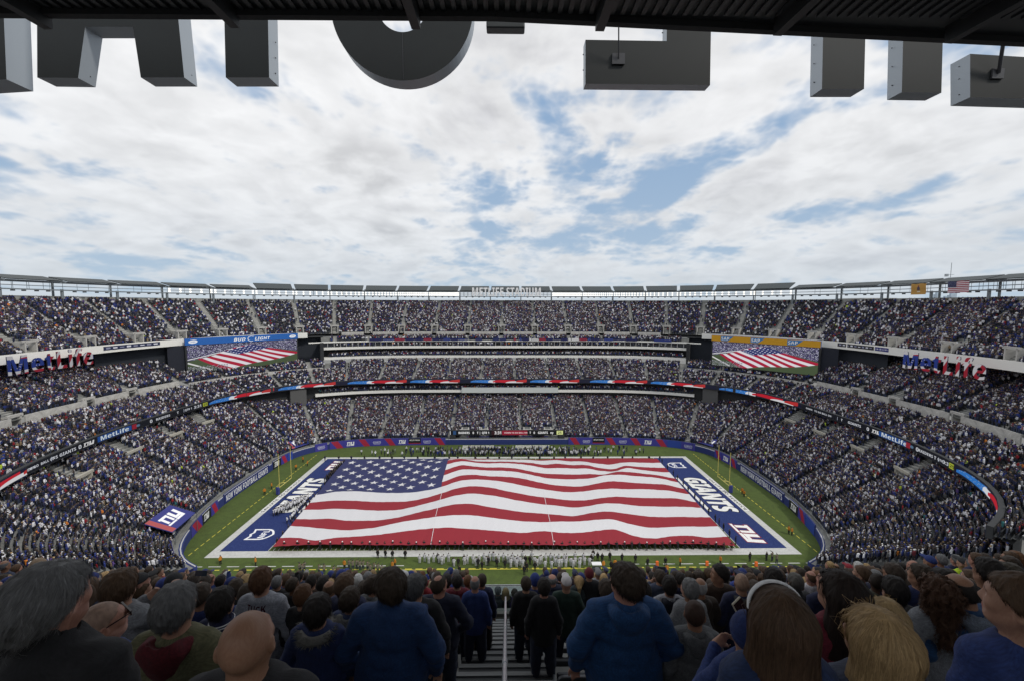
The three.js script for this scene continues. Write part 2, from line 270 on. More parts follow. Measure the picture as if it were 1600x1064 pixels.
{ const r = mulberry(31), cols = [[0.012, 0.016, 0.09], [0.012, 0.016, 0.09], [0.02, 0.03, 0.12], [0.7, 0.7, 0.7], [0.25, 0.02, 0.05], [0.03, 0.05, 0.22]].map((c) => mat(...c));
  for (let s = -50, p0 = null; s < 54;) { const w = r() < 0.25 ? 1.6 : 4.6, p = pt(s, 46.3, 32.1), q = pt(s + w * 0.62, 46.3, 32.1); if (r() < 0.86) mesh('banner', beam(p, q, 0.08, r() < 0.2 ? 0.6 : 1.1), cols[Math.floor(r() * 6)], suites); s += w * 0.62 + 0.25; } }
// the club balcony above the lower tier
const club = thing('club_balcony', 'white slab balcony above the lower tier on the far side', 'balcony');
mesh('slab', sweep(ends(-59, -17.5), band(25.2, 28, 12.95, 13.9), true), M.cream, club);
mesh('slab', sweep(ends(20.5, 59), band(25.2, 28, 12.95, 13.9), true), M.cream, club);
mesh('glass_front', sweep(ends(-17.4, 20.4), band(24.7, 28, 12.9, 14.9), true), mat(0.62, 0.66, 0.64, { roughness: 0.3 }), club);
mesh('walkway_wall', sweep(ends(-18, 21), band(25.0, 25.3, 9.6, 10.6), true), mat(0.62, 0.55, 0.55), club);

// the roof ring: posts, trusses, tilted panels, lamps
const ring = thing('roof_canopy', 'grey steel canopy ring with tilted panels and lit floodlights on the far rim', 'canopy');
{
  const lampM = new THREE.MeshStandardMaterial({ color: lin(0.8, 0.8, 0.76), emissive: lin(1, 0.95, 0.86), emissiveIntensity: 1.25 });
  const bays = []; let acc = 0, last = pt(0, 71, 0); const marks = { 1: [], '-1': [] };
  for (const dir of [1, -1]) { let s = 0, l = pt(0, 71, 0), a = 0, next = dir > 0 ? 7.3 : 7.9; while (Math.abs(s) < 131) { s += dir * 0.1; const q = pt(s, 71, 0); a += q.distanceTo(l); l = q; if (a >= next) { marks[dir].push(s); next += 15.2; } } }
  const cuts = [...marks['-1'].reverse(), ...marks[1]];
  const steel2 = mat(0.22, 0.25, 0.27, { roughness: 0.55, metalness: 0.3 });
  cuts.forEach((s, i) => {
    const p = pt(s, 71.2, 0), back = pt(s, 74.4, 0), far = Math.abs(s) < 63, w = far ? 0.45 : 0.8;
    each('post', [bar(V(p.x, 47.4, p.z), V(p.x, 51.6, p.z), w / 2, 6), bar(V(back.x, 46, back.z), V(back.x, 54, back.z), w / 2.6, 6)], steel2, ring);
    mesh('cross_beam', beam(pt(s, 69.6, 53.7), pt(s, 76, 54.4), 0.3, 0.5), steel2, ring);
    if (i === cuts.length - 1) return;
    const e = cuts[i + 1], m = (s + e) / 2, g = ends(s, e, 4);
    each('truss_beam', [sweep(g, band(70.6, 71.0, 51.1, 51.45), true), sweep(g, band(70.6, 71.0, 52.3, 52.5), true), sweep(g, band(70.6, 71.0, 53.3, 53.75), true), sweep(g, band(75.2, 75.6, 51.3, 51.6), true), sweep(g, band(75.2, 75.6, 53.7, 54.1), true)], steel2, ring);
    const st = []; for (const q of span(s, e, 2)) st.push(bar(pt(q, 70.8, 51.3), pt(q, 70.8, 53.6), 0.07, 4), bar(pt(q, 75.4, 51.4), pt(q, 75.4, 54), 0.06, 4), bar(pt(q, 70.8, 53.5), pt(q, 75.4, 53.9), 0.06, 4)); mesh('truss_struts', st, steel2, ring).userData.kind = 'stuff';
    mesh('panel', sweep(span(s + (e - s) * 0.03, e - (e - s) * 0.05, 4), [[69.4, 53.9], [69.2, 54.1], [76.2, far ? 56.6 : 55.5], [76.2, far ? 56.3 : 55.2]], true), M.roofTop, ring);
    const sp = []; for (const q of [0.22, 0.42, 0.63, 0.8]) { const o = pt(lerp(s, e, q), 70.5, 50.9); sp.push(box(0.7, 0.35, 0.6, o.x, o.y, o.z, facing(lerp(s, e, q)))); } each('speaker', sp, M.dark, ring);
    if (Math.abs(m) < 66 && Math.abs(m) > 17) { for (const h of [51.95, 52.85]) { const lg = []; for (const q of span(s + (e - s) * 0.04, e - (e - s) * 0.04, 0.62)) { const o = pt(q, 70.35, h); lg.push(box(0.58, 0.6, 0.22, o.x, o.y, o.z, facing(q))); } const lm = mesh('floodlight_row', lg, lampM, ring); lm.userData.kind = 'stuff'; } }
  });
}
const FLAG_Z = [
[-20.3,-20.7,-20.9,-21,-21.1,-21.1,-21.1,-21.2,-21.1,-20.9,-20.8,-20.6,-20.4,-20.2,-20.2,-20.1,-20.6,-21.1,-21,-20.8,-20.8,-20.8,-20.9,-20.8,-20.4],
[-16.5,-16.7,-16.9,-17,-17.1,-17.3,-17.3,-17.8,-18.2,-18.3,-18,-17.9,-17.9,-17.8,-17.7,-17.2,-17.6,-17,-16.8,-15.9,-15.4,-16.8,-17.3,-17.1,-17.2],
[-12.7,-12.8,-12.8,-12.7,-12.5,-12.5,-12.4,-12.9,-13.8,-14.8,-13.4,-13.2,-13.3,-13,-12.8,-12.1,-12.6,-12.1,-12.1,-11.5,-11.3,-13.3,-13.4,-13.3,-13.3],
[-9.1,-9.1,-9,-8.8,-8.6,-8.6,-8.6,-9.3,-10.8,-13.1,-12,-11.3,-11.6,-11,-9.9,-9.2,-9.2,-8.9,-9,-8.7,-9.2,-11.3,-10.9,-10.4,-10],
[-5.8,-5.6,-5.4,-5.2,-4.9,-4.8,-4.8,-5.3,-6.7,-10.1,-9.2,-8.4,-8.4,-7.5,-5.9,-5.2,-5.2,-5,-5.2,-5.7,-7.3,-8.1,-8,-7.6,-6],
[-2.6,-2.5,-2.4,-2.2,-2,-1.8,-1.7,-2.2,-3.2,-6.8,-6.8,-6.3,-6,-5.2,-3.2,-2.4,-2.2,-2.2,-2.5,-4.1,-5.2,-5.5,-5.7,-5.4,-3.5],
[0.4,0.5,0.7,0.9,1.1,1.4,1.5,1.1,0.7,-2.8,-3.5,-2.6,-2.2,-1.5,0.5,1.3,1.6,1.7,1.2,-0.2,-0.9,-1,-1.5,-1.5,0.4],
[3.1,1.8,2,2.6,3.4,4,4.4,3.8,2.6,0.4,-0.6,-0.1,0.9,2,3.1,3.9,4.5,4.4,3.8,2.9,2.5,2.1,1.8,2.1,3.6],
[7.1,6.4,6.7,7.3,8,8.5,8.7,8,6.6,4.6,3.4,4,5.6,6.6,7.5,8.1,8.6,8.7,8,7.2,7,6.7,6.3,6.2,7.6],
[10.5,10.5,10.7,11.2,11.8,12.3,12.2,11.2,9.9,8.4,7.4,8.2,9.2,10.2,10.9,11.3,12,11.7,11,10.5,10.8,10.7,10.5,10.2,10.4],
[14.6,14.9,15.1,15.9,16.2,16.3,16,15,14,12.8,12.5,13.6,14.3,14.9,15.3,15.6,16,15.3,14.9,15,15.3,15.3,15,14.8,14.7],
[17.4,18.1,19,19.5,19.6,19.2,18.7,18,17.5,17.2,17.2,17.6,18.2,18.6,18.8,18.8,18.8,18.5,18.5,19.2,19.7,19.5,19,18.7,18.5],
[21.9,22,23.1,22.4,22.2,22,21.6,21,20.5,20.3,20.6,21.1,21.5,21.8,21.5,21.8,21.9,21.4,21.2,22.8,23.2,22.5,22.2,22.7,22.4],
[25,24.7,24.4,24.4,24.5,24.7,24.7,24.7,24.7,24.7,24.7,24.8,24.9,24.9,25,25.1,25.1,24.9,24.9,24.8,24.9,24.9,25,25.2,25.6],
];
const FLAG_H = [
[1.4,1.4,1.4,1.4,1.4,1.4,1.4,1.4,1.4,1.4,1.4,1.4,1.4,1.4,1.4,1.4,1.4,1.4,1.4,1.4,1.4,1.4,1.4,1.4,1.4],
[1.4,1.4,1.5,1.7,1.8,2,2.1,2.2,2.3,2.3,2.2,2.2,2.2,2.2,2.2,2.1,2.1,2,2,1.8,1.6,1.6,1.5,1.4,1.4],
[1.4,1.5,1.7,2,2.2,2.6,3.1,3.3,3.6,3.6,3.5,3.4,3.4,3.3,3.2,2.9,3,2.8,2.8,2.2,1.9,2,1.7,1.5,1.4],
[1.4,1.5,1.7,1.9,2.1,2.5,3,3.3,3.6,3.6,3.6,3.6,3.6,3.6,3.5,3.1,3.1,3,3,2.4,2.1,2.2,1.8,1.5,1.4],
[1.4,1.5,1.7,1.9,2.1,2.4,2.9,3.2,3.6,3.6,3.6,3.6,3.6,3.6,3.4,3.1,3,3,3,2.7,2.7,2.3,1.9,1.6,1.4],
[1.4,1.5,1.7,1.9,2.1,2.4,2.9,3.1,3.6,3.6,3.6,3.6,3.6,3.6,3.6,3.1,2.9,2.9,3,3.1,2.8,2.3,2,1.6,1.4],
[1.4,1.5,1.7,1.9,2.1,2.4,2.9,3.2,3.5,3.6,3.6,3.6,3.6,3.6,3.6,3.1,2.8,2.7,3.1,3.1,2.7,2.3,1.9,1.6,1.4],
[1.4,1.6,1.8,2,2.1,2.3,2.5,2.7,3.1,3.6,3.6,3.6,3.6,3.3,3,2.7,2.5,2.6,2.8,2.6,2.3,2.1,1.8,1.6,1.4],
[1.4,1.5,1.7,1.9,2,2.2,2.4,2.7,3.2,3.6,3.6,3.6,3.5,3.2,2.9,2.7,2.5,2.5,2.7,2.6,2.3,2,1.8,1.6,1.4],
[1.4,1.5,1.7,1.8,1.9,2,2.3,2.7,3.2,3.6,3.6,3.6,3.4,3.1,2.8,2.6,2.4,2.5,2.8,2.5,2.1,1.9,1.7,1.5,1.4],
[1.4,1.5,1.7,1.7,1.8,2,2.4,2.9,3.3,3.6,3.6,3.5,3.2,2.9,2.8,2.6,2.5,2.8,2.9,2.5,2.1,1.8,1.7,1.5,1.4],
[1.4,1.5,1.6,1.6,1.7,2,2.6,2.9,3.2,3.4,3.4,3.2,3,2.8,2.7,2.8,2.8,2.9,3,2.3,1.9,1.8,1.7,1.5,1.4],
[1.4,1.4,1.5,1.6,1.7,1.9,2.1,2.3,2.4,2.4,2.3,2.3,2.2,2.1,2.2,2.1,2.1,2.2,2.3,1.8,1.6,1.6,1.5,1.4,1.4],
[1.4,1.4,1.4,1.4,1.4,1.4,1.4,1.4,1.4,1.4,1.4,1.4,1.4,1.4,1.4,1.4,1.4,1.4,1.4,1.4,1.4,1.4,1.4,1.4,1.4],
];

// ---------------------------------------------------------------- ground and playing field
const grassTex = noiseTex(512, (u, v) => { const n = 0.5 + 0.9 * tnoise(u, v, 9) , f = 0.5 + 0.9 * tnoise(u, v, 60, 5); const k = 0.72 + 0.18 * n + 0.22 * f; return [0.29 * k, 0.355 * k, 0.135 * k]; }); grassTex.repeat.set(1 / 9, 1 / 9);
{
  const g = new THREE.CircleGeometry(14000, 96); g.rotateX(-Math.PI / 2); tag(mesh('ground', g, mat(0.2, 0.2, 0.19)), null, null, null, 'structure').position.y = -0.25;
  const sh = new THREE.Shape(); for (let i = 0; i < 240; i++) { const p = pt((i / 240) * LOOP, 1.4, 0); i ? sh.lineTo(p.x, -p.z) : sh.moveTo(p.x, -p.z); }
  const f = new THREE.ShapeGeometry(sh); f.rotateX(-Math.PI / 2); tag(mesh('playing_field', f, mat(1, 1, 1, { map: grassTex, roughness: 0.95 })), null, null, null, 'structure');
}
const sheet = (x0, x1, z0, z1, y) => { const g = new THREE.PlaneGeometry(x1 - x0, z1 - z0); g.rotateX(-Math.PI / 2); g.translate((x0 + x1) / 2, y, (z0 + z1) / 2); const uv = g.attributes.uv, p = g.attributes.position; for (let i = 0; i < 4; i++) uv.setXY(i, p.getX(i), p.getZ(i)); return g; };
const paintTex = noiseTex(256, (u, v) => 0.86 + 0.1 * tnoise(u, v, 8) + 0.1 * tnoise(u, v, 40, 3)); paintTex.repeat.set(1 / 4, 1 / 4);
const paint = mat(0.72, 0.72, 0.69, { map: paintTex, roughness: 0.9 });
tag(mesh('field_border', [sheet(-56.4, 56.4, 24.42, 26.5, 0.008), sheet(-56.4, 56.4, -25.7, -24.42, 0.008), sheet(-56.4, -54.9, -24.42, 24.42, 0.008), sheet(54.9, 56.4, -24.42, 24.42, 0.008)], paint), null, null, null, 'structure');
{
  const g = []; for (let i = 0; i <= 100; i++) { const x = -45.72 + i * 0.9144; if (i % 5) g.push(sheet(x - 0.07, x + 0.07, 23.5, 24.25, 0.008)); else g.push(sheet(x - 0.07, x + 0.07, -24.3, 24.25, 0.008)); } tag(mesh('yard_lines', g, paint), null, null, null, 'structure');
  const w = []; for (let x = -57; x < 58; x += 3.3) if (x < -20 || x > 19) w.push(sheet(x, x + 2.2, 29.1, 29.3, 0.008)); tag(mesh('white_field_dashes', w, paint), null, null, null, 'structure');
  const y = []; for (let x = -58; x < 59; x += 1.9) y.push(sheet(x, x + 1.25, 30.1, 30.3, 0.008)); for (let z = -28; z < 30; z += 1.6) y.push(sheet(-59.9, -59.75, z, z + 1, 0.008), sheet(59.75, 59.9, z, z + 1, 0.008)); y.push(sheet(-24, 22, 30.35, 30.5, 0.008));
  tag(mesh('yellow_field_dashes', y, mat(0.6, 0.52, 0.06)), null, null, null, 'structure');
}
const block = (x, text, cx, cy, size, opt = {}) => { x.save(); x.translate(cx, cy); x.transform(opt.sx ?? 1, 0, opt.skew ?? 0, opt.sy ?? 1, 0, 0); x.font = `bold ${size}px ${opt.family ?? 'sans-serif'}`; x.textAlign = opt.align ?? 'center'; x.textBaseline = 'middle'; if (opt.stroke) { x.lineWidth = opt.lw ?? size * 0.14; x.lineJoin = 'round'; x.strokeStyle = opt.stroke; x.strokeText(text, 0, 0); } x.fillStyle = opt.fill ?? '#fff'; x.fillText(text, 0, 0); x.restore(); };
function nyMark(x, cx, cy, h, fill = '#f2f2f2', edge = null) { // lower-case n and y joined, slanted, with a bar under the n
  x.save(); x.translate(cx, cy); x.transform(h, 0, -0.14 * h, h, 0, 0); const P = (pts) => { x.beginPath(); pts.forEach((p, i) => (i ? x.lineTo(...p) : x.moveTo(...p))); x.closePath(); if (edge) { x.lineWidth = 0.12; x.strokeStyle = edge; x.stroke(); } x.fillStyle = fill; x.fill(); };
  P([[-0.95, -0.45], [-0.05, -0.45], [-0.05, 0.3], [-0.28, 0.3], [-0.28, -0.25], [-0.6, -0.25], [-0.6, 0.3], [-0.85, 0.3], [-0.85, -0.28], [-0.95, -0.28]]);
  P([[0.06, -0.45], [0.36, -0.45], [0.36, 0.1], [0.62, 0.1], [0.62, -0.45], [0.92, -0.45], [0.92, 0.5], [0.02, 0.5], [0.02, 0.32], [0.62, 0.32], [0.62, 0.3], [0.06, 0.3]]);
  P([[-0.98, 0.36], [-0.04, 0.36], [-0.04, 0.5], [-0.98, 0.5]]); x.restore();
}
function shieldMark(x, cx, cy, h) { x.save(); x.translate(cx, cy); x.scale(h, h); x.beginPath(); x.moveTo(-0.4, -0.5); x.lineTo(-0.14, -0.42); x.lineTo(0, -0.5); x.lineTo(0.14, -0.42); x.lineTo(0.4, -0.5); x.lineTo(0.4, 0.1); x.quadraticCurveTo(0.38, 0.35, 0, 0.5); x.quadraticCurveTo(-0.38, 0.35, -0.4, 0.1); x.closePath(); x.lineWidth = 0.09; x.strokeStyle = '#eee'; x.stroke(); x.restore(); block(x, 'NFL', cx, cy + h * 0.08, h * 0.36); }
const turfNoise = (x, w, h, n, seed, a) => { const r = mulberry(seed); for (let i = 0; i < n; i++) { x.fillStyle = r() < 0.5 ? `rgba(255,255,255,${a})` : `rgba(0,0,0,${a})`; x.fillRect(r() * w, r() * h, 2 + r() * 4, 2 + r() * 4); } };
for (const k of [-1, 1]) {
  const tex = canvasTex(2048, 384, (x, w, h) => {
    x.fillStyle = '#172a63'; x.fillRect(0, 0, w, h); const m = w / 48.77;
    x.save(); x.translate(w / 2 + 0.2 * m, h * 0.42); x.transform(1, 0, -0.12, 1, 0, 0); x.font = 'bold 330px sans-serif'; x.textAlign = 'center'; x.textBaseline = 'middle'; const tw = x.measureText('GIANTS').width; x.scale((19.2 * m) / tw, 0.86); x.lineJoin = 'miter'; x.lineWidth = 46; x.strokeStyle = '#0b1130'; x.strokeText('GIANTS', 0, 0); x.lineWidth = 20; x.strokeStyle = '#e6e6e2'; x.strokeText('GIANTS', 0, 0); x.fillStyle = '#e6e6e2'; x.fillText('GIANTS', 0, 0); x.restore();
    x.fillStyle = '#0b1130'; x.fillRect(w / 2 - 9.6 * m, h * 0.80, 19.4 * m, h * 0.12); x.fillStyle = '#e6e6e2'; x.fillRect(w / 2 - 9.4 * m, h * 0.82, 19 * m, h * 0.08);
    nyMark(x, w / 2 + 19 * m, h * 0.5, 3.7 * m, '#ecebe8', '#7a1d33'); shieldMark(x, w / 2 - 18.4 * m, h * 0.5, 4.6 * m); turfNoise(x, w, h, 26000, 5, 0.07);
  });
  const g = new THREE.PlaneGeometry(48.8, 9.16); g.rotateX(-Math.PI / 2); g.rotateY(k > 0 ? -Math.PI / 2 : Math.PI / 2); g.translate(k * 50.3, 0.006, 0);
  tag(mesh('end_zone', g, new THREE.MeshStandardMaterial({ map: tex, roughness: 0.95 })), null, null, null, 'structure');
  const t2 = canvasTex(1024, 96, (x, w, h) => { x.fillStyle = '#dcdcd8'; x.fillRect(0, 0, w, h); x.font = 'bold 70px sans-serif'; const tw = x.measureText('SALUTE TO SERVICE').width; block(x, 'SALUTE TO SERVICE', w / 2, h / 2, 70, { fill: '#151515', sx: (w * 0.97) / tw }); turfNoise(x, w, h, 4000, 6, 0.06); });
  const g2 = new THREE.PlaneGeometry(18.6, 1.3); g2.rotateX(-Math.PI / 2); g2.rotateY(k > 0 ? -Math.PI / 2 : Math.PI / 2); g2.translate(k * 55.65, 0.012, 0.2);
  tag(mesh('end_line_lettering', g2, new THREE.MeshStandardMaterial({ map: t2, roughness: 0.95 })), null, null, null, 'structure');
}

// ---------------------------------------------------------------- the giant flag, carried flat above the field
const catmull = (a, b, c, d, t) => 0.5 * (2 * b + (c - a) * t + (2 * a - 5 * b + 4 * c - d) * t * t + (3 * b - a - 3 * c + d) * t * t * t);
const tab = (T, k, j) => { k = clamp(k, 0, 13); j = clamp(j, 0, 24); return T[k][j]; };
const sampleRow = (T, k, u) => { const x = u * 24, j = Math.min(23, Math.floor(x)), t = x - j; return catmull(tab(T, k, j - 1), tab(T, k, j), tab(T, k, j + 1), tab(T, k, j + 2), t); };
function flagPt(u, v, lift = 0) {
  const k = Math.min(12, Math.floor(v)), t = v - k, f = (T) => lerp(sampleRow(T, k, u), sampleRow(T, k + 1, u), t);
  const wr = 0.07 * noise3(u * 70, v * 0.5, 3) + 0.06 * noise3(u * 18, v * 1.4, 8) + (v > 11.5 ? 0.09 * (v - 11.5) * noise3(u * 110, 1.2, 5) : 0);
  return V(lerp(-47.8 + 3.4 * (v / 13), 45.5 - 1.4 * (v / 13), u), f(FLAG_H) - 0.15 + lift + wr, f(FLAG_Z));
}
const flag = thing('giant_flag', 'giant rippling flag with stripes and stars covering most of the field', 'flag');
{
  const clothTex = noiseTex(128, (u, v) => 0.9 + 0.1 * tnoise(u, v, 30)); clothTex.repeat.set(0.4, 0.4);
  const red = mat(0.32, 0.010, 0.024, { map: clothTex, roughness: 0.7, side: THREE.DoubleSide }), wht = mat(0.80, 0.79, 0.81, { map: clothTex, roughness: 0.7 }), blue = mat(0.024, 0.030, 0.125, { map: clothTex, roughness: 0.7 }), seam = mat(0.62, 0.6, 0.62);
  const patch = (u0, u1, v0, v1, nu, nv, lift = 0) => { const pos = [], uv = [], idx = []; for (let j = 0; j <= nv; j++) for (let i = 0; i <= nu; i++) { const p = flagPt(lerp(u0, u1, i / nu), lerp(v0, v1, j / nv), lift); pos.push(p.x, p.y, p.z); uv.push(p.x, p.z); } for (let j = 0; j < nv; j++) for (let i = 0; i < nu; i++) { const a = j * (nu + 1) + i; idx.push(a, a + nu + 1, a + 1, a + 1, a + nu + 1, a + nu + 2); } const g = new THREE.BufferGeometry(); g.setAttribute('position', new THREE.Float32BufferAttribute(pos, 3)); g.setAttribute('uv', new THREE.Float32BufferAttribute(uv, 2)); g.setIndex(idx); g.computeVertexNormals(); return g; };
  const CU = 0.333;
  for (let k = 0; k < 13; k++) mesh('stripe', patch(k < 7 ? CU : 0, 1, k, k + 1, 190, 4), k % 2 ? wht : red, flag);
  mesh('canton', patch(0, CU, 0, 7, 60, 28), blue, flag);
  for (const u of [0.338, 0.605]) mesh('seam', patch(u, u + 0.0011, 7, 13, 1, 40, 0.012), seam, flag);
  mesh('hem', [patch(0, 1, 12.97, 13, 150, 1, 0.01)], mat(0.2, 0.01, 0.03), flag);
  for (let r = 0; r < 9; r++) for (let c = 0; c < (r % 2 ? 5 : 6); c++) {
    const u = (CU * (c * 2 + 1 + (r % 2))) / 12, v = (7 * (r + 0.95)) / 10, R = 1.28, pos = [], o = flagPt(u, v, 0.06); pos.push(o.x, o.y, o.z);
    for (let i = 0; i < 10; i++) { const a = (i * Math.PI) / 5, q = i % 2 ? R * 0.39 : R, p = flagPt(clamp(u + (Math.sin(a) * q) / 93, 0, 1), clamp(v - (Math.cos(a) * q) / 3.5, 0, 13), 0.06); pos.push(p.x, p.y, p.z); }
    const idx = []; for (let i = 0; i < 10; i++) idx.push(0, 1 + ((i + 1) % 10), 1 + i);
    const g = new THREE.BufferGeometry(); g.setAttribute('position', new THREE.Float32BufferAttribute(pos, 3)); g.setIndex(idx); g.computeVertexNormals(); mesh('star', g, wht, flag);
  }
}

// ---------------------------------------------------------------- field wall and its panels
const fieldWall = thing('field_wall', 'low padded wall round the playing field with team banners', 'wall');
mesh('wall_base', sweep(span(-END, END, 2), band(1.0, 1.6, -0.2, 1.75), true), mat(0.02, 0.035, 0.16), fieldWall);
mesh('wall_rail', sweep(span(-END, END, 2), band(1.2, 1.4, 1.75, 1.85), true), mat(0.5, 0.5, 0.5), fieldWall);
const PURPLE = '#3d3a94', NAVY = '#1f2b6d', CRIM = '#a3233f';
const wallArt = {
  diag: canvasTex(256, 128, (x, w, h) => { x.fillStyle = PURPLE; x.fillRect(0, 0, w, h); x.fillStyle = CRIM; x.beginPath(); x.moveTo(20, 0); x.lineTo(150, 0); x.lineTo(250, h); x.lineTo(130, h); x.fill(); }),
  ny: canvasTex(256, 128, (x, w, h) => { x.fillStyle = PURPLE; x.fillRect(0, 0, w, h); nyMark(x, w / 2, h / 2, 74); }),
  giants: canvasTex(256, 128, (x, w, h) => { x.fillStyle = PURPLE; x.fillRect(0, 0, w, h); block(x, 'GIANTS', w / 2, h / 2, 52, { fill: '#c9c9dd', sx: 0.85, skew: -0.1 }); x.fillStyle = '#c9c9dd'; x.fillRect(62, 90, 130, 7); }),
  black: canvasTex(256, 128, (x, w, h) => { x.fillStyle = '#10131c'; x.fillRect(0, 0, w, h); block(x, 'METLIFE STADIUM', w / 2, 38, 30, { sx: 0.8 }); x.fillStyle = '#8d1b30'; x.fillRect(0, 86, w, 18); x.fillStyle = PURPLE; x.fillRect(0, 104, w, 24); }),
  long: canvasTex(2048, 180, (x, w, h) => { x.fillStyle = NAVY; x.fillRect(0, 0, w, h); x.font = 'bold 150px sans-serif'; const tw = x.measureText('NEW YORK FOOTBALL GIANTS').width; block(x, 'NEW YORK FOOTBALL GIANTS', w / 2, h * 0.54, 150, { sx: (w * 0.94) / tw, fill: '#e9e9ee' }); x.fillStyle = '#d8d8d8'; x.fillRect(0, 0, w, 10); }),
  nyBlack: canvasTex(256, 128, (x, w, h) => { x.fillStyle = '#171a26'; x.fillRect(0, 0, w, h); nyMark(x, w / 2, h / 2, 78); x.fillStyle = '#d8d8d8'; x.fillRect(0, 0, w, 8); }),
  plain: canvasTex(64, 64, (x, w, h) => { x.fillStyle = '#28449c'; x.fillRect(0, 0, w, h); }),
};
for (const k of Object.keys(wallArt)) wallArt[k] = new THREE.MeshStandardMaterial({ map: wallArt[k], roughness: 0.6 });
function wallPanel(s0, s1, kind, d = 0.9, h0 = 0, h1 = 2.45) {
  const body = mesh('wall_panel', sweep(span(s0, s1, 1.5), band(d, d + 0.3, h0, h1), true), mat(0.03, 0.04, 0.15), fieldWall);
  const g = sweep(span(s0, s1, 1), [[d - 0.015, h0 + 0.02], [d - 0.015, h1 - 0.02]]), uv = g.attributes.uv; let U = 0; for (let i = 0; i < uv.count; i++) U = Math.max(U, uv.getX(i)); for (let i = 0; i < uv.count; i++) uv.setXY(i, uv.getX(i) / U, uv.getY(i) / (h1 - h0 - 0.04));
  mesh('panel_print', g, wallArt[kind], body);
}
['giants', 'diag', 'ny', 'diag', 'giants', 'diag', 'ny', 'black', 'giants', 'diag'].forEach((k, i) => wallPanel(-62 + i * 4.15, -62 + i * 4.15 + (i ? 4.13 : 3.5), k));
['diag', 'giants', 'black', 'diag', 'giants', 'diag', 'ny', 'diag', 'plain', 'giants'].forEach((k, i) => wallPanel(21.2 + i * 4.1, 21.2 + i * 4.1 + 4.08, k));
['diag', 'ny', 'diag', 'giants', 'diag', 'ny', 'diag'].forEach((k, i) => wallPanel(-13.5 + i * 4, -13.5 + i * 4 + 3.98, k, 3.0, 1.0, 2.3));
wallPanel(-98.3, -79.3, 'long'); wallPanel(79.5, 99, 'long');
wallPanel(-77.4, -73.8, 'nyBlack'); wallPanel(-73.7, -71, 'diag'); wallPanel(-70.9, -69, 'plain'); wallPanel(68.4, 71, 'diag'); wallPanel(71.1, 74.8, 'ny'); wallPanel(74.9, 78, 'diag');
wallPanel(-113, -108, 'diag'); wallPanel(-107.9, -104.2, 'nyBlack'); wallPanel(-104, -101, 'diag'); wallPanel(101.5, 105.5, 'nyBlack'); wallPanel(105.6, 109, 'diag'); wallPanel(109.1, 113.6, 'plain');
// awnings over the four tunnels
function awning(label, s, w, dep, h, turn, art) {
  const p = pt(s, 3.2, 0), o = thing('tunnel_awning', label, 'awning', [p.x, 0, p.z], facing(s) + turn);
  const g = box(w, 0.18, dep, 0, 0, 0); mesh('canopy', (() => { g.rotateX(-0.42); g.translate(0, h, 0.6); return g; })(), mat(0.03, 0.04, 0.2), o);
  const f = new THREE.PlaneGeometry(w * 0.99, dep * 0.98); f.rotateX(-Math.PI / 2 - 0.42); f.rotateY(0); f.translate(0, h + 0.1, 0.6); const q = f.attributes.uv; for (let i = 0; i < q.count; i++) q.setXY(i, 1 - q.getX(i), 1 - q.getY(i));
  mesh('canopy_print', f, art, o);
  for (const k of [-1, 1]) mesh('pole', bar(V(k * w * 0.48, 0, -dep * 0.4), V(k * w * 0.48, h - 0.8, -dep * 0.4), 0.06), M.steel, o);
  mesh('opening', box(w * 0.9, h - 0.6, 0.2, 0, (h - 0.6) / 2, 1.4), M.dark, o);
}
const awnArt = new THREE.MeshStandardMaterial({ map: canvasTex(256, 160, (x, w, h) => { x.fillStyle = '#2a2f78'; x.fillRect(0, 0, w, h); x.fillStyle = '#a64a4a'; x.fillRect(0, 0, 44, h); nyMark(x, w * 0.55, h * 0.48, 88); }), roughness: 0.6 });
awning('blue tunnel awning with white letters at the far left corner of the field', -65.5, 6, 3.6, 3.4, 0.1, awnArt);
awning('blue tunnel awning with white letters at the far right corner of the field', 64.6, 5.5, 3.6, 3.4, -0.1, awnArt);
awning('wide blue tunnel awning with red edge at the near left corner of the field', -114, 7.6, 5, 5.2, -0.2, awnArt);
for (const [k, x, z, label] of [[-1, -61.6, 27.6, 'tall purple feather banner at the near left corner of the field'], [1, 61.4, 27.8, 'tall blue feather banner at the near right corner of the field']]) {
  const o = thing('feather_banner', label, 'banner', [x, 0, z], k * 0.5);
  mesh('pole', bar(V(0, 0, 0), V(0, 4.3, 0), 0.04), M.steel, o);
  const sh = new THREE.Shape([[0, 0.4], [1.5 * -k, 0.5], [1.35 * -k, 2.2], [0.5 * -k, 4.0], [0, 4.3]].map((p) => new THREE.Vector2(...p)));
  mesh('cloth', new THREE.ExtrudeGeometry(sh, { depth: 0.03, bevelEnabled: false }), mat(0.07, 0.07, 0.34), o); each('mark', [box(0.5, 0.9, 0.02, -k * 0.65, 1.2, 0.05), box(0.5, 0.9, 0.02, -k * 0.65, 1.2, -0.02)], mat(0.6, 0.6, 0.7), o);
}
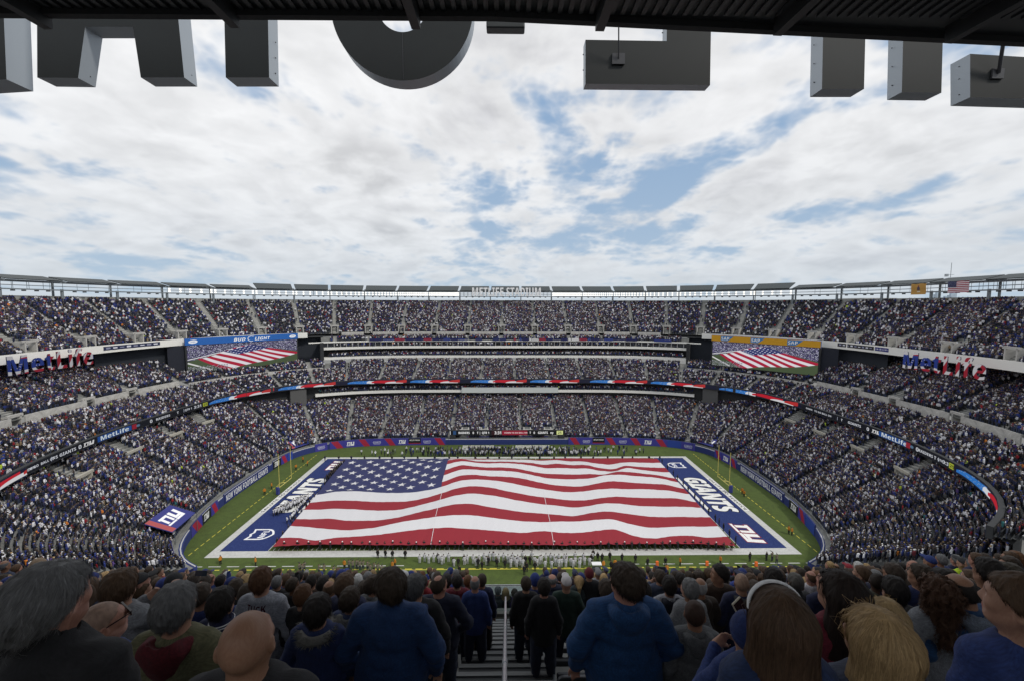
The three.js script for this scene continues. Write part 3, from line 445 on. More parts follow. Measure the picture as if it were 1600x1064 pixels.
// goalposts
for (const k of [-1, 1]) {
  const o = thing('goalpost', k < 0 ? 'yellow goalpost behind the left end zone' : 'yellow goalpost behind the right end zone', 'goalpost', [k * 54.9, 0, 0], k < 0 ? Math.PI : 0), y = mat(0.52, 0.46, 0.12, { roughness: 0.4 });
  const c = new THREE.CatmullRomCurve3([V(2.0, 0, 0), V(2.0, 1.6, 0), V(1.8, 2.5, 0), V(1.0, 2.98, 0), V(0, 3.05, 0)]);
  mesh('gooseneck', new THREE.TubeGeometry(c, 20, 0.13, 8), y, o); mesh('crossbar', bar(V(0, 3.05, -2.85), V(0, 3.05, 2.85), 0.09, 8), y, o);
  for (const q of [-1, 1]) mesh('upright', bar(V(0, 3.05, q * 2.82), V(0, 11.4, q * 2.82), 0.075, 8), y, o);
  mesh('base_pad', rbox(0.7, 1.9, 0.7, 0.1, 2.0, 0.95, 0), mat(0.03, 0.04, 0.2), o);
}
// far sideline: scoreboard beam, benches
{
  const o = thing('sideline_scoreboard', 'long black scoreboard sign with white score text on the far sideline', 'scoreboard', [0.4, 0, -38.2]);
  mesh('housing', box(39.6, 1.75, 0.5, 0, 3.95, 0), M.dark, o);
  const t = canvasTex(2048, 96, (x, w, h) => { x.fillStyle = '#05070d'; x.fillRect(0, 0, w, h); const T = (s, u, c = '#fff', z = 62, k = 0.8) => block(x, s, u * w, h / 2, z, { fill: c, sx: k }); x.fillStyle = '#e8e8e8'; x.fillRect(4, 10, 12, 76); x.fillStyle = '#264a78'; x.fillRect(w * 0.03, 10, 54, 76); T('RAIDERS', 0.125); T('0', 0.205); T('T', 0.243); T('|', 0.263); T('QTR 1', 0.312); T('|', 0.366); x.fillStyle = '#8d1730'; x.fillRect(w * 0.365, 0, w * 0.31, h); x.fillStyle = '#2b0a12'; x.fillRect(w * 0.365, 0, w * 0.09, h); T('3:31', 0.42, '#fff', 84); T('DOWN TO GO BALL ON', 0.575, '#f3dede', 40, 0.95); T('T', 0.7); T('0', 0.735); T('GIANTS', 0.81); T('ny', 0.888); x.fillStyle = '#dfe79a'; x.fillRect(w * 0.93, 8, w * 0.055, h - 16); T('25', 0.957, '#1b2b12', 66, 1); });
  mesh('screen', (() => { const g = new THREE.PlaneGeometry(39.2, 1.6); g.translate(0, 3.95, 0.27); return g; })(), new THREE.MeshStandardMaterial({ color: 0x111111, emissive: 0xffffff, emissiveMap: t, emissiveIntensity: 0.8, roughness: 0.4 }), o);
  for (const k of [-1, 1]) mesh('support', box(1.9, 3.2, 0.6, k * 18.6, 1.6, 0), M.dark, o);
}
for (const [x0, x1, label] of [[-14.2, -4.0, 'long white bench left of middle on the far sideline'], [3.2, 14.2, 'long white bench right of middle on the far sideline']]) {
  const o = thing('team_bench', label, 'bench', [(x0 + x1) / 2, 0, -32.2]), w = x1 - x0, m = mat(0.74, 0.73, 0.68);
  mesh('backrest', rbox(w, 0.95, 0.12, 0.04, 0, 0.95, -0.1), m, o); mesh('seat', rbox(w, 0.1, 0.5, 0.03, 0, 0.5, -0.4), m, o);
  for (let i = 0; i < 5; i++) mesh('leg', box(0.1, 0.5, 0.4, -w / 2 + 0.3 + (i * (w - 0.6)) / 4, 0.25, -0.35), M.steel, o);
}

// ---------------------------------------------------------------- screens and signs on the tiers
const lit = (t, k = 0.8) => new THREE.MeshStandardMaterial({ color: 0x0a0a0a, emissive: 0xffffff, emissiveMap: t, emissiveIntensity: k, roughness: 0.5 });
function fitUV(g, repeat = 1) { g.computeBoundingBox(); const uv = g.attributes.uv; let U = 0, W = 0; for (let i = 0; i < uv.count; i++) { U = Math.max(U, uv.getX(i)); W = Math.max(W, uv.getY(i)); } for (let i = 0; i < uv.count; i++) uv.setXY(i, (uv.getX(i) / U) * repeat, uv.getY(i) / W); return g; }
const waveTex = canvasTex(1024, 64, (x, w, h) => {
  x.fillStyle = '#0c1230'; x.fillRect(0, 0, w, h); const r = mulberry(3);
  const blob = (a, b, c, col, tilt) => { x.fillStyle = col; x.beginPath(); x.moveTo(a, b); x.bezierCurveTo(a + c * 0.3, b - 40 - tilt, a + c * 0.6, b - 10, a + c, b - 30 + tilt); x.lineTo(a + c, b + 26 + tilt); x.bezierCurveTo(a + c * 0.6, b + 36, a + c * 0.3, b + 12, a, b + 22); x.fill(); };
  for (const [a, k] of [[10, 1], [520, 0.85]]) {
    blob(a, 34, 180 * k, '#2f7fd6', 0); for (let i = 0; i < 22; i++) { x.fillStyle = '#dbeaff'; x.fillRect(a + 12 + r() * 150 * k, 8 + r() * 44, 5, 3); }
    blob(a + 150 * k, 36, 60, '#f3f6fb', 6); blob(a + 190 * k, 32, 190 * k, '#d21c30', 6); blob(a + 300 * k, 54, 150, '#f0f0f4', -4); blob(a + 390 * k, 30, 90, '#c33', -10);
  }
});
const ribbonRaw = (draw, len) => canvasTex(Math.min(2048, Math.round(len * 30)), 54, (x, w, h) => { x.fillStyle = '#080d1a'; x.fillRect(0, 0, w, h); draw(x, w, h); });
const ribbon = thing('ribbon_screen', 'thin lit ribbon screen running along the front edge of the middle tier', 'screen');
mesh('housing', sweep(span(-END, END, 1.5), band(24.35, 25.1, 16.75, 18.45), true), M.dark, ribbon);
function ribbonPart(s0, s1, tex, name, rep = 1) { mesh(name, fitUV(sweep(span(s0, s1, 1), [[24.3, 16.9], [24.3, 18.3]]), rep), lit(tex, 0.62), ribbon); }
ribbonPart(-73.2, 62, waveTex, 'flag_screen', 4); ribbonPart(62.2, 75.9, waveTex, 'flag_screen', 0.5); ribbonPart(-END, -113.6, waveTex, 'flag_screen', 0.4); ribbonPart(114.3, END, waveTex, 'flag_screen', 0.5);
const scoreDraw = (x, w, h, s0, s1, items) => { for (const [s, txt, z, c] of items) { const u = ((s - s0) / (s1 - s0)) * w; if (txt === 'NY') nyMark(x, u, h / 2, 34); else if (txt === '|') { x.fillStyle = '#cfd6e6'; x.fillRect(u, 10, 3, h - 20); } else if (txt === '[]') { x.fillStyle = '#b8c23a'; x.fillRect(u - 20, 7, 40, h - 14); block(x, '25', u, h / 2, 30, { fill: '#10200c' }); } else if (txt === 'ML') { x.fillStyle = '#1c4f9c'; x.fillRect(u - 108, 4, 216, h - 8); block(x, 'MetLife', u, h / 2, 50, { fill: '#eaf6ff', stroke: '#0a2a55', lw: 4 }); } else if (txt === 'SH') { x.fillStyle = '#9b1b30'; x.fillRect(u - 26, 4, 30, h - 8); x.fillStyle = '#5c7d9b'; x.beginPath(); x.arc(u + 14, h / 2, 12, 0, 7); x.fill(); } else block(x, txt, u, h / 2, z, { fill: c ?? '#eef1f8', sx: 0.8 }); } };
{
  const a = [[-113, 'DOWN', 24], [-110.8, 'TO GO  BALL ON', 25], [-109, '|'], [-108.3, "T'S", 32], [-105.8, 'GIANTS', 34], [-103.4, '0', 44], [-101.6, 'NY'], [-96.2, 'ML'], [-91.6, 'SH'], [-88.2, '0', 44], [-85.3, 'RAIDERS', 33], [-81.5, 'T', 34], [-79.9, '|'], [-78.6, 'QTR 1', 28], [-76, '3:31', 42], [-73.9, '[]']];
  ribbonPart(-113.5, -73.3, ribbonRaw((x, w, h) => scoreDraw(x, w, h, -113.5, -73.3, a), 40), 'score_screen');
  const b = [[78.4, 'DOWN', 24], [82.5, 'TO GO BALL ON', 25], [86.6, '|'], [87.8, 'T', 32], [91, 'GIANTS', 34], [94.3, '0', 44], [96.4, 'NY'], [100.6, 'ML'], [104.3, 'SH'], [106, '0', 44], [107.9, 'RAIDERS', 30], [110, 'T', 34], [110.7, '|'], [111.4, 'QTR 1', 24], [112.6, '3:31', 36], [113.8, '[]']];
  ribbonPart(76, 114.2, ribbonRaw((x, w, h) => scoreDraw(x, w, h, 76, 114.2, b), 38), 'score_screen');
}
// the two big corner screens show the flag on the field
const showTex = canvasTex(1024, 320, (x, w, h) => {
  const r = mulberry(12); x.fillStyle = '#4a4a66'; x.fillRect(0, 0, w, h);
  for (let i = 0; i < 9000; i++) { const c = [['#dcdcf0', 0.3], ['#30305a', 0.4], ['#7a5fa8', 0.2], ['#15152a', 1]].find((q) => r() < q[1])[0]; x.fillStyle = c; x.fillRect(r() * w, r() * h * 0.62, 3 + r() * 5, 3 + r() * 4); }
  x.fillStyle = '#48583a'; x.beginPath(); x.moveTo(0, 190); x.lineTo(520, 40); x.lineTo(1024, 160); x.lineTo(1024, h); x.lineTo(0, h); x.fill();
  x.strokeStyle = '#e8e8e8'; x.lineWidth = 10; x.beginPath(); x.moveTo(0, 170); x.lineTo(340, 90); x.stroke(); x.lineWidth = 16; x.beginPath(); x.moveTo(0, 205); x.lineTo(200, 312); x.stroke();
  // flag as a grid: stripes run down to the right
  const Q = (u, v) => { const A = [80, 165], B = [560, 20], C = [1060, 190], D = [330, 330], e = 10 * Math.sin(u * 7 + v * 3); const X = lerp(lerp(A[0], B[0], u), lerp(D[0], C[0], u), v), Y = lerp(lerp(A[1], B[1], u), lerp(D[1], C[1], u), v) + e; return [X, Y]; };
  for (let k = 0; k < 13; k++) { x.fillStyle = k % 2 ? '#f2eef4' : '#b5123a'; x.beginPath(); for (let i = 0; i <= 24; i++) x.lineTo(...Q(k / 13, i / 24)); for (let i = 24; i >= 0; i--) x.lineTo(...Q((k + 1) / 13, i / 24)); x.fill(); }
  x.fillStyle = '#26306e'; x.beginPath(); for (const [u, v] of [[6 / 13, 0], [1, 0], [1, 0.34], [6 / 13, 0.34]]) x.lineTo(...Q(u, v)); x.fill(); x.fillStyle = '#eef'; for (let i = 0; i < 6; i++) for (let j = 0; j < 5; j++) { const [a, b] = Q(0.5 + i * 0.085, 0.03 + j * 0.066); x.fillRect(a, b, 16, 7); }
  for (let i = 0; i < 900; i++) { x.fillStyle = r() < 0.5 ? '#1a1a2a' : '#c8c8d8'; x.fillRect(r() * 330, 250 + r() * 70 + 0, 3, 5); }
});
for (const k of [-1, 1]) {
  const A = V(k * 109.2, 0, -42.3), B = V(k * 85.8, 0, -70.5), kk = k > 0 ? 0.955 : 1; for (const p of [A, B]) { p.x *= kk; p.z = EYE.z + (p.z - EYE.z) * kk; }
  const mid = A.clone().add(B).multiplyScalar(0.5), L = A.distanceTo(B), yaw = Math.atan2(-(mid.x), EYE.z * 0.5 - mid.z), dir = B.clone().sub(A), ang = Math.atan2(-dir.z, dir.x) + (k > 0 ? Math.PI : 0);
  const o = thing('video_screen', k < 0 ? 'huge video screen under a blue banner in the left corner, showing the flag' : 'huge video screen under a yellow banner in the right corner, showing the flag', 'screen', [mid.x, 23.7, mid.z], ang);
  mesh('housing', box(L + 0.9, 9.8, 1.2, 0, 4.7, -0.7), M.dark, o);
  const g = new THREE.PlaneGeometry(L, 9.3); g.translate(0, 4.75, 0); mesh('display_screen', g, lit(showTex, 0.72), o);
  mesh('side_frame', [box(5, 9.6, 0.6, k * (L / 2 + 2.6), 4.7, -1.4, 0)], mat(0.015, 0.018, 0.03), o);
  const t = canvasTex(1024, 72, k < 0 ? (x, w, h) => { x.fillStyle = '#1d62b4'; x.fillRect(0, 0, w, h); x.save(); block(x, 'BUD', w * 0.44, h * 0.55, 50, { skew: -0.25, sx: 1.05 }); block(x, 'LIGHT', w * 0.645, h * 0.55, 50, { skew: -0.25, sx: 1.0 }); x.restore(); x.strokeStyle = '#fff'; x.lineWidth = 6; x.beginPath(); x.ellipse(w * 0.545, h * 0.5, 34, 30, 0, 1.2, 5.4); x.stroke(); for (const u of [0.06, 0.945]) { x.fillStyle = '#f4f8ff'; x.beginPath(); x.ellipse(w * u, h / 2, 36, 20, -0.1, 0, 7); x.fill(); x.fillStyle = '#1d62b4'; x.fillRect(w * u - 18, h / 2 - 4, 36, 5); } }
    : (x, w, h) => { x.fillStyle = '#d9a01a'; x.fillRect(0, 0, w, h); for (const u of [0.16, 0.46, 0.79]) { x.fillStyle = '#2d7fc0'; x.beginPath(); x.moveTo(w * u - 62, 6); x.lineTo(w * u + 74, 6); x.lineTo(w * u + 10, h - 6); x.lineTo(w * u - 62, h - 6); x.fill(); block(x, 'SAP', w * u - 14, h / 2, 50, { stroke: '#1b5c95', lw: 3 }); } });
  mesh('top_banner', box(L + 1, 2.3, 0.8, 0, 10.65, -0.2), mat(0.05, 0.1, 0.3), o);
  const p = new THREE.PlaneGeometry(L + 0.9, 2.2); p.translate(0, 10.65, 0.22); mesh('banner_print', p, new THREE.MeshStandardMaterial({ map: t, roughness: 0.6 }), o);
}
// dark void of the concourse beside each screen
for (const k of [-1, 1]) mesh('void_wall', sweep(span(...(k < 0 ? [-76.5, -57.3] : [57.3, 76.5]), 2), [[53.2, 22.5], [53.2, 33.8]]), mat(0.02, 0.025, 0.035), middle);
// sponsor strips on the fascia
for (const [s0, s1, txt, c] of [[-76.5, -69.5, 'REGISTER TO VOTE', '#20284a'], [70.5, 75.4, 'GATORADE ZONE', '#1d1d22'], [75.6, 78.2, 'ny', '#2b2f78']]) {
  const b = mesh('fascia_sign', fitUV(sweep(span(s0, s1, 1), [[50.14, 33.9], [50.14, 35]])), new THREE.MeshStandardMaterial({ map: canvasTex(512, 72, (x, w, h) => { x.fillStyle = c; x.fillRect(0, 0, w, h); for (let i = 0; i < 9; i++) { x.fillStyle = i % 2 ? '#d9dbe6' : '#8d90a8'; x.fillRect(20 + i * 54, 18 + (i % 3) * 5, 34, 34 - (i % 3) * 8); } }), roughness: 0.6 }), upper);
}
// raised lettering: each letter a part
function letters(o, text, cap, m, place, depth = 0.5, wide = 1) {
  let x = 0; const size = cap / 0.714;
  for (const ch of text) {
    const adv = (font.data.glyphs[ch]?.ha ?? 500) / font.data.resolution * size * wide;
    if (ch !== ' ') { const g = new TextGeometry(ch, { font, size, depth, curveSegments: 6, bevelEnabled: false }); g.scale(wide, 1, 1); const q = new THREE.Mesh(g, Array.isArray(m) ? m : [m, m]); q.name = 'letter'; q.castShadow = q.receiveShadow = true; place(q, x, adv); o.add(q); }
    x += adv;
  }
  return x;
}
{ // flag-patterned names hung on the fascia of both ends
  const pat = canvasTex(1024, 180, (x, w, h) => { const r = mulberry(8); x.fillStyle = '#b3132f'; x.fillRect(0, 0, w, h); x.fillStyle = '#eceaf0'; for (let i = 0; i < 5; i++) { x.save(); x.translate(w * (0.5 + i * 0.12), h / 2); x.rotate(0.5); x.fillRect(-26, -260, 50, 520); x.restore(); } x.fillStyle = '#1c3c9c'; x.fillRect(0, 0, w * 0.47, h); x.fillStyle = '#eef'; for (let i = 0; i < 26; i++) { x.beginPath(); x.arc(r() * w * 0.46, r() * h * 0.7, 5, 0, 7); x.fill(); } x.fillStyle = '#eceaf0'; x.beginPath(); x.moveTo(0, h * 0.72); x.bezierCurveTo(w * 0.15, h * 0.95, w * 0.3, h * 0.5, w * 0.47, h * 0.72); x.lineTo(w * 0.47, h); x.lineTo(0, h); x.fill(); x.fillStyle = '#b3132f'; x.beginPath(); x.moveTo(w * 0.08, h); x.bezierCurveTo(w * 0.2, h * 0.95, w * 0.34, h * 0.72, w * 0.47, h * 0.86); x.lineTo(w * 0.47, h); x.fill(); });
  pat.repeat.set(1 / 20.5, 1 / 3.6);
  for (const [A, B, label] of [[V(-114.6, 30.75, 5.5), V(-114.6, 30.75, -15.4), 'row of raised letters with stars and stripes on the left end fascia'], [V(106.2, 30.75, -8.3), V(106.2, 30.75, 11.9), 'row of raised letters with stars and stripes on the right end fascia']]) {
    const len = A.distanceTo(B), dir = B.clone().sub(A).normalize(), ry = Math.atan2(-dir.z, dir.x);
    const o = thing('fascia_sign', label, 'sign'), m = [lit(pat, 0.4), mat(0.02, 0.025, 0.06)];
    const cap = 3.15, size = cap / 0.714; let tot = 0; for (const ch of 'MetLife') tot += font.data.glyphs[ch].ha / font.data.resolution * size; const wide = len / tot;
    letters(o, 'MetLife', cap, m, (q, x, adv) => { const uv = q.geometry.attributes.uv; for (let i = 0; i < uv.count; i++) uv.setX(i, uv.getX(i) * wide + x); q.position.copy(A).addScaledVector(dir, x); q.rotation.y = ry; }, 0.22, wide);
  }
  const o = thing('rim_sign', 'white raised capital letters on the roof rim in the middle of the far side', 'sign'), w = mat(0.88, 0.88, 0.88);
  const cap = 2.9; let tot = 0; for (const ch of 'METLIFE STADIUM') tot += font.data.glyphs[ch].ha / font.data.resolution * (cap / 0.714); const wide = 33.9 / tot;
  letters(o, 'METLIFE STADIUM', cap, w, (q, x) => { q.position.set(-16.8 + x, 51.4, -102.6); }, 0.4, wide);
  each('support_bar', [bar(V(-24, 51.2, -102.9), V(24, 51.2, -102.9), 0.12), bar(V(-24, 53.3, -102.9), V(24, 53.3, -102.9), 0.08)], M.paleSteel, o);
}
// flags hung under the right-hand canopy
{
  const cloth = (name, label, w, h, x, y, z, tex) => { const o = thing(name, label, 'flag', [x, y, z], -Math.PI / 2 - 0.1); const g = new THREE.PlaneGeometry(w, h, 24, 8), p = g.attributes.position; for (let i = 0; i < p.count; i++) p.setZ(i, 0.12 * Math.sin(p.getX(i) * 2.1) + 0.06 * Math.sin(p.getY(i) * 2)); g.computeVertexNormals(); mesh('cloth', g, new THREE.MeshStandardMaterial({ map: tex, roughness: 0.8 }), o); mesh('top_rail', bar(V(-w / 2, h / 2, 0), V(w / 2, h / 2, 0), 0.05), M.steel, o); };
  cloth('state_flag', 'buff flag with a dark crest hanging under the right canopy', 4.8, 3.2, 121.6, 52.0, -21, canvasTex(192, 128, (x, w, h) => { x.fillStyle = '#b58a45'; x.fillRect(0, 0, w, h); x.fillStyle = '#4a3f52'; x.beginPath(); x.arc(w / 2, h * 0.46, 24, 0, 7); x.fill(); x.fillStyle = '#8b3b3b'; x.fillRect(w / 2 - 12, 22, 24, 14); x.fillStyle = '#d9d2c0'; x.fillRect(w / 2 - 26, h * 0.7, 52, 10); x.fillStyle = '#7d5c34'; x.fillRect(w / 2 - 28, h * 0.45, 8, 30); x.fillRect(w / 2 + 20, h * 0.45, 8, 30); }));
  cloth('national_flag', 'striped flag with a dark starry canton hanging under the right canopy', 5.9, 3.1, 121.5, 52.2, -10, canvasTex(260, 136, (x, w, h) => { for (let i = 0; i < 13; i++) { x.fillStyle = i % 2 ? '#d8d2d6' : '#9a2338'; x.fillRect(0, (i * h) / 13, w, h / 13 + 1); } x.fillStyle = '#23284f'; x.fillRect(0, 0, w * 0.4, (h * 7) / 13); x.fillStyle = '#cfd2e0'; for (let i = 0; i < 9; i++) for (let j = 0; j < 5; j++) x.fillRect(8 + i * 10.5, 8 + j * 13, 3, 3); }));
  const an = thing('antenna', 'thin white antenna mast on the right canopy roof', 'antenna', [124.5, 55.5, -15]); mesh('mast', bar(V(0, -0.5, 0), V(0, 3.6, 0), 0.07), M.paleSteel, an); each('cross_arm', [bar(V(0, 0.3, -1.2), V(0, 0.3, 0.9), 0.05), box(0.5, 0.7, 0.7, 0, 0.2, -1.1)], M.paleSteel, an);
  // beyond the rim
  const ar = thing('arena_building', 'low red-brown building with a grey roof seen beyond the right rim', 'building', [432, 0, -400]); mesh('wall', box(36, 54.5, 40, 0, 27.2, 0), mat(0.36, 0.10, 0.05), ar); mesh('roof', box(38, 1.6, 42, 0, 55.3, 0), mat(0.4, 0.4, 0.4), ar); mesh('canopy_roof', box(70, 2.5, 40, 55, 52, 4, 0, 0, -0.05), mat(0.13, 0.13, 0.14), ar);
  const r = mulberry(44); [1455, 1461, 1466, 1470, 1474, 1478, 1484, 1489, 1493, 1496, 1501, 1506, 1511].forEach((px, i) => {
    const D = 8200 + r() * 900, x = ((px - 800) / 657) * D + 0.0138 * D, hh = [110, 150, 200, 290, 180, 160, 230, 170, 270, 320, 190, 150, 120][i], w = 55 + r() * 45;
    const o = thing('skyscraper', 'pale hazy tower in the far skyline beyond the right rim', 'tower', [x, 0, EYE.z - D], 0, 'far skyline towers');
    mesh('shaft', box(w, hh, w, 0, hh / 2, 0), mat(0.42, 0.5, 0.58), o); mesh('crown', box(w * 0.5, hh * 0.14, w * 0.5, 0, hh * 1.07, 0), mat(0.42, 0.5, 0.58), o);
  });
}

// ---------------------------------------------------------------- over our heads: the near roof edge, its brackets and the backs of the rim letters
// where a line of sight through (px, py) of the 1600 x 1064 photograph meets the upright plane D metres ahead
const sight = (px, py, D) => { const v = V((px - 800) / 657.3, (532 - py) / 657.3, -1).applyQuaternion(camera.quaternion); return v.multiplyScalar(-D / v.z).add(EYE); };
{
  const ZC = EYE.z, roofH = sight(420, 20, 6).y;
  const o = thing('near_roof', 'dark corrugated roof edge right above the camera', 'roof');
  const sh = new THREE.Shape([[-40, 5.4], [-7.1, 6.05], [-3, 6.0], [0, 6.0], [3, 6.14], [5.4, 6.28], [8.05, 6.5], [16, 7.4], [40, 8.5], [40, -1.8], [-40, -1.8]].map(([x, d]) => new THREE.Vector2(x, d)));
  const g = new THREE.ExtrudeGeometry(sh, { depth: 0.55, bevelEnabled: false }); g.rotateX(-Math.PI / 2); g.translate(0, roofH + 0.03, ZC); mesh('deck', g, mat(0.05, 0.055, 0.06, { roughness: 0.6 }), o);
  const ribs = []; for (let x = -12; x < 13; x += 0.14) ribs.push(box(0.06, 0.035, 7.8, x, roofH + 0.012, ZC - 2.05)); mesh('corrugation', ribs, mat(0.045, 0.05, 0.055, { roughness: 0.5 }), o).userData.kind = 'stuff';
  each('edge_trim', [beam(V(-7.1, roofH - 0.02, ZC - 6.02), V(-0.1, roofH - 0.02, ZC - 5.97), 0.1, 0.09), beam(V(-0.1, roofH - 0.02, ZC - 5.97), V(8.05, roofH - 0.02, ZC - 6.42), 0.1, 0.09)], mat(0.035, 0.037, 0.04), o);
  for (const [px, py, k] of [[75, 46, 0.3], [367, 44, 0.15], [650, 46, 0.02], [937, 49, -0.1], [1215, 56, -0.32], [1482, 68, -0.55]]) { const e = sight(px, py, 1), D = (roofH - 0.19 - EYE.y) / (e.y - EYE.y), x = sight(px, py, D).x; mesh('bracket_beam', beam(V(x - k * 0.6, roofH - 0.06, ZC - D + 3.6), V(x, roofH - 0.06, ZC - D), 0.12, 0.26), mat(0.03, 0.032, 0.035, { roughness: 0.5 }), o); }
  const f = new THREE.Group(); f.name = 'fixture'; f.position.copy(sight(790, 36, 6.4)); o.add(f);
  mesh('lamp_body', rbox(0.55, 0.1, 0.16, 0.02, 0, -0.06, 0), M.steel, f); each('bracket', [bar(V(-0.1, 0, 0), V(0.02, 0.22, 0), 0.015), bar(V(0.1, 0, 0), V(-0.02, 0.22, 0), 0.015), bar(V(0, 0.02, 0), V(0, 0.3, 0), 0.02), box(0.22, 0.03, 0.1, 0, 0.2, 0)], M.steel, f);
  // letters read outward, so from here they are mirrored: m u i d A T S  E F I L
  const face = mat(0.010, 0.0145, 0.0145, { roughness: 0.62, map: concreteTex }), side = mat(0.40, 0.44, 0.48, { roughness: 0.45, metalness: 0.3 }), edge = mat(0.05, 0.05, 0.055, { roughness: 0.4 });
  const L = thing('near_rim_sign', 'backs of giant dark metal letters hanging under the near roof edge', 'sign');
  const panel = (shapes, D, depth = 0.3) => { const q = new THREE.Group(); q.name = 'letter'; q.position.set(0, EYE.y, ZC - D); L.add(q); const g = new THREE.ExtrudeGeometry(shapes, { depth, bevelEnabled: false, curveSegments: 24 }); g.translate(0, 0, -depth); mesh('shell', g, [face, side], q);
    return q; };
  const top = 7.2, at = (px, py, D) => { const p = sight(px, Math.max(py, -60), D); return [p.x, py < -50 ? top : p.y - EYE.y]; };
  const P = (D, pts) => new THREE.Shape(pts.map(([a, b]) => new THREE.Vector2(...at(a, b, D)))), UPP = -99;
  const D0 = (py) => 3.82 / (sight(800, py, 1).y - EYE.y);
  const rivets = (q, D, pts) => { for (const [a, b, k] of pts) { const c = new THREE.SphereGeometry(0.011, 6, 4), [x, y] = at(a, b, D); c.translate(x + k * 0.004, y, -0.19); mesh('rivet', c, edge, q); } };
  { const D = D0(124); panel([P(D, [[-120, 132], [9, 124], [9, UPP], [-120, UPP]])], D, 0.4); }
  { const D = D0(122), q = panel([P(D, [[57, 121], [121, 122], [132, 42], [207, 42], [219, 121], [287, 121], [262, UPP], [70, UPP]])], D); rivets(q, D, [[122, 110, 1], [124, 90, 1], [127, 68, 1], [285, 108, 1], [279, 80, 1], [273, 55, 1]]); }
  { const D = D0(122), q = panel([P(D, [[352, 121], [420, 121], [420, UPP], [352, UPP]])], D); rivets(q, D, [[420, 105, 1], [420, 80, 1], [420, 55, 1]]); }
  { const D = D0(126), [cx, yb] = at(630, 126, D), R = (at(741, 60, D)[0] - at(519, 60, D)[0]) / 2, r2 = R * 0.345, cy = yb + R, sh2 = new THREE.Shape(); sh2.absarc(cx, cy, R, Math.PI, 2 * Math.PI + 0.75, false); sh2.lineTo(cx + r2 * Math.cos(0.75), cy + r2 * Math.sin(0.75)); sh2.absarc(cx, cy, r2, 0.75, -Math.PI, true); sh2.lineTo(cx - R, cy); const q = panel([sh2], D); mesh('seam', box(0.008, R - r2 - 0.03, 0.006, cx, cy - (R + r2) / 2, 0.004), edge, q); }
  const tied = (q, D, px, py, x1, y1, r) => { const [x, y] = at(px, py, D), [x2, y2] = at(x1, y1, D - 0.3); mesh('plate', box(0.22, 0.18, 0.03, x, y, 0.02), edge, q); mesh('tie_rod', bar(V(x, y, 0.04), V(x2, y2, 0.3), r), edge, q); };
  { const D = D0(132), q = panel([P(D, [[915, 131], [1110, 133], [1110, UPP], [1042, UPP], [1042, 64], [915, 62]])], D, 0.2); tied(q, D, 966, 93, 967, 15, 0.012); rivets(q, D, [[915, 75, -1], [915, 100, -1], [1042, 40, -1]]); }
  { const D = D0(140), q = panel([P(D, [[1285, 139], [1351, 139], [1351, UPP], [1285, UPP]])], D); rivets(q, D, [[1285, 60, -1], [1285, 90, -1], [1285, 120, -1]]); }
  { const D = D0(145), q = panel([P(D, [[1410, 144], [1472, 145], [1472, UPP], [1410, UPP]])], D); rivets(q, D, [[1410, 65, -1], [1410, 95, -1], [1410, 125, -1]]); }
  { const D = D0(153), q = panel([P(D, [[1517, 152], [1720, 158], [1720, UPP], [1655, UPP], [1655, 92], [1517, 84]])], D, 0.35); tied(q, D, 1558, 116, 1572, 45, 0.03); rivets(q, D, [[1517, 95, -1], [1517, 115, -1], [1517, 140, -1]]); }
}
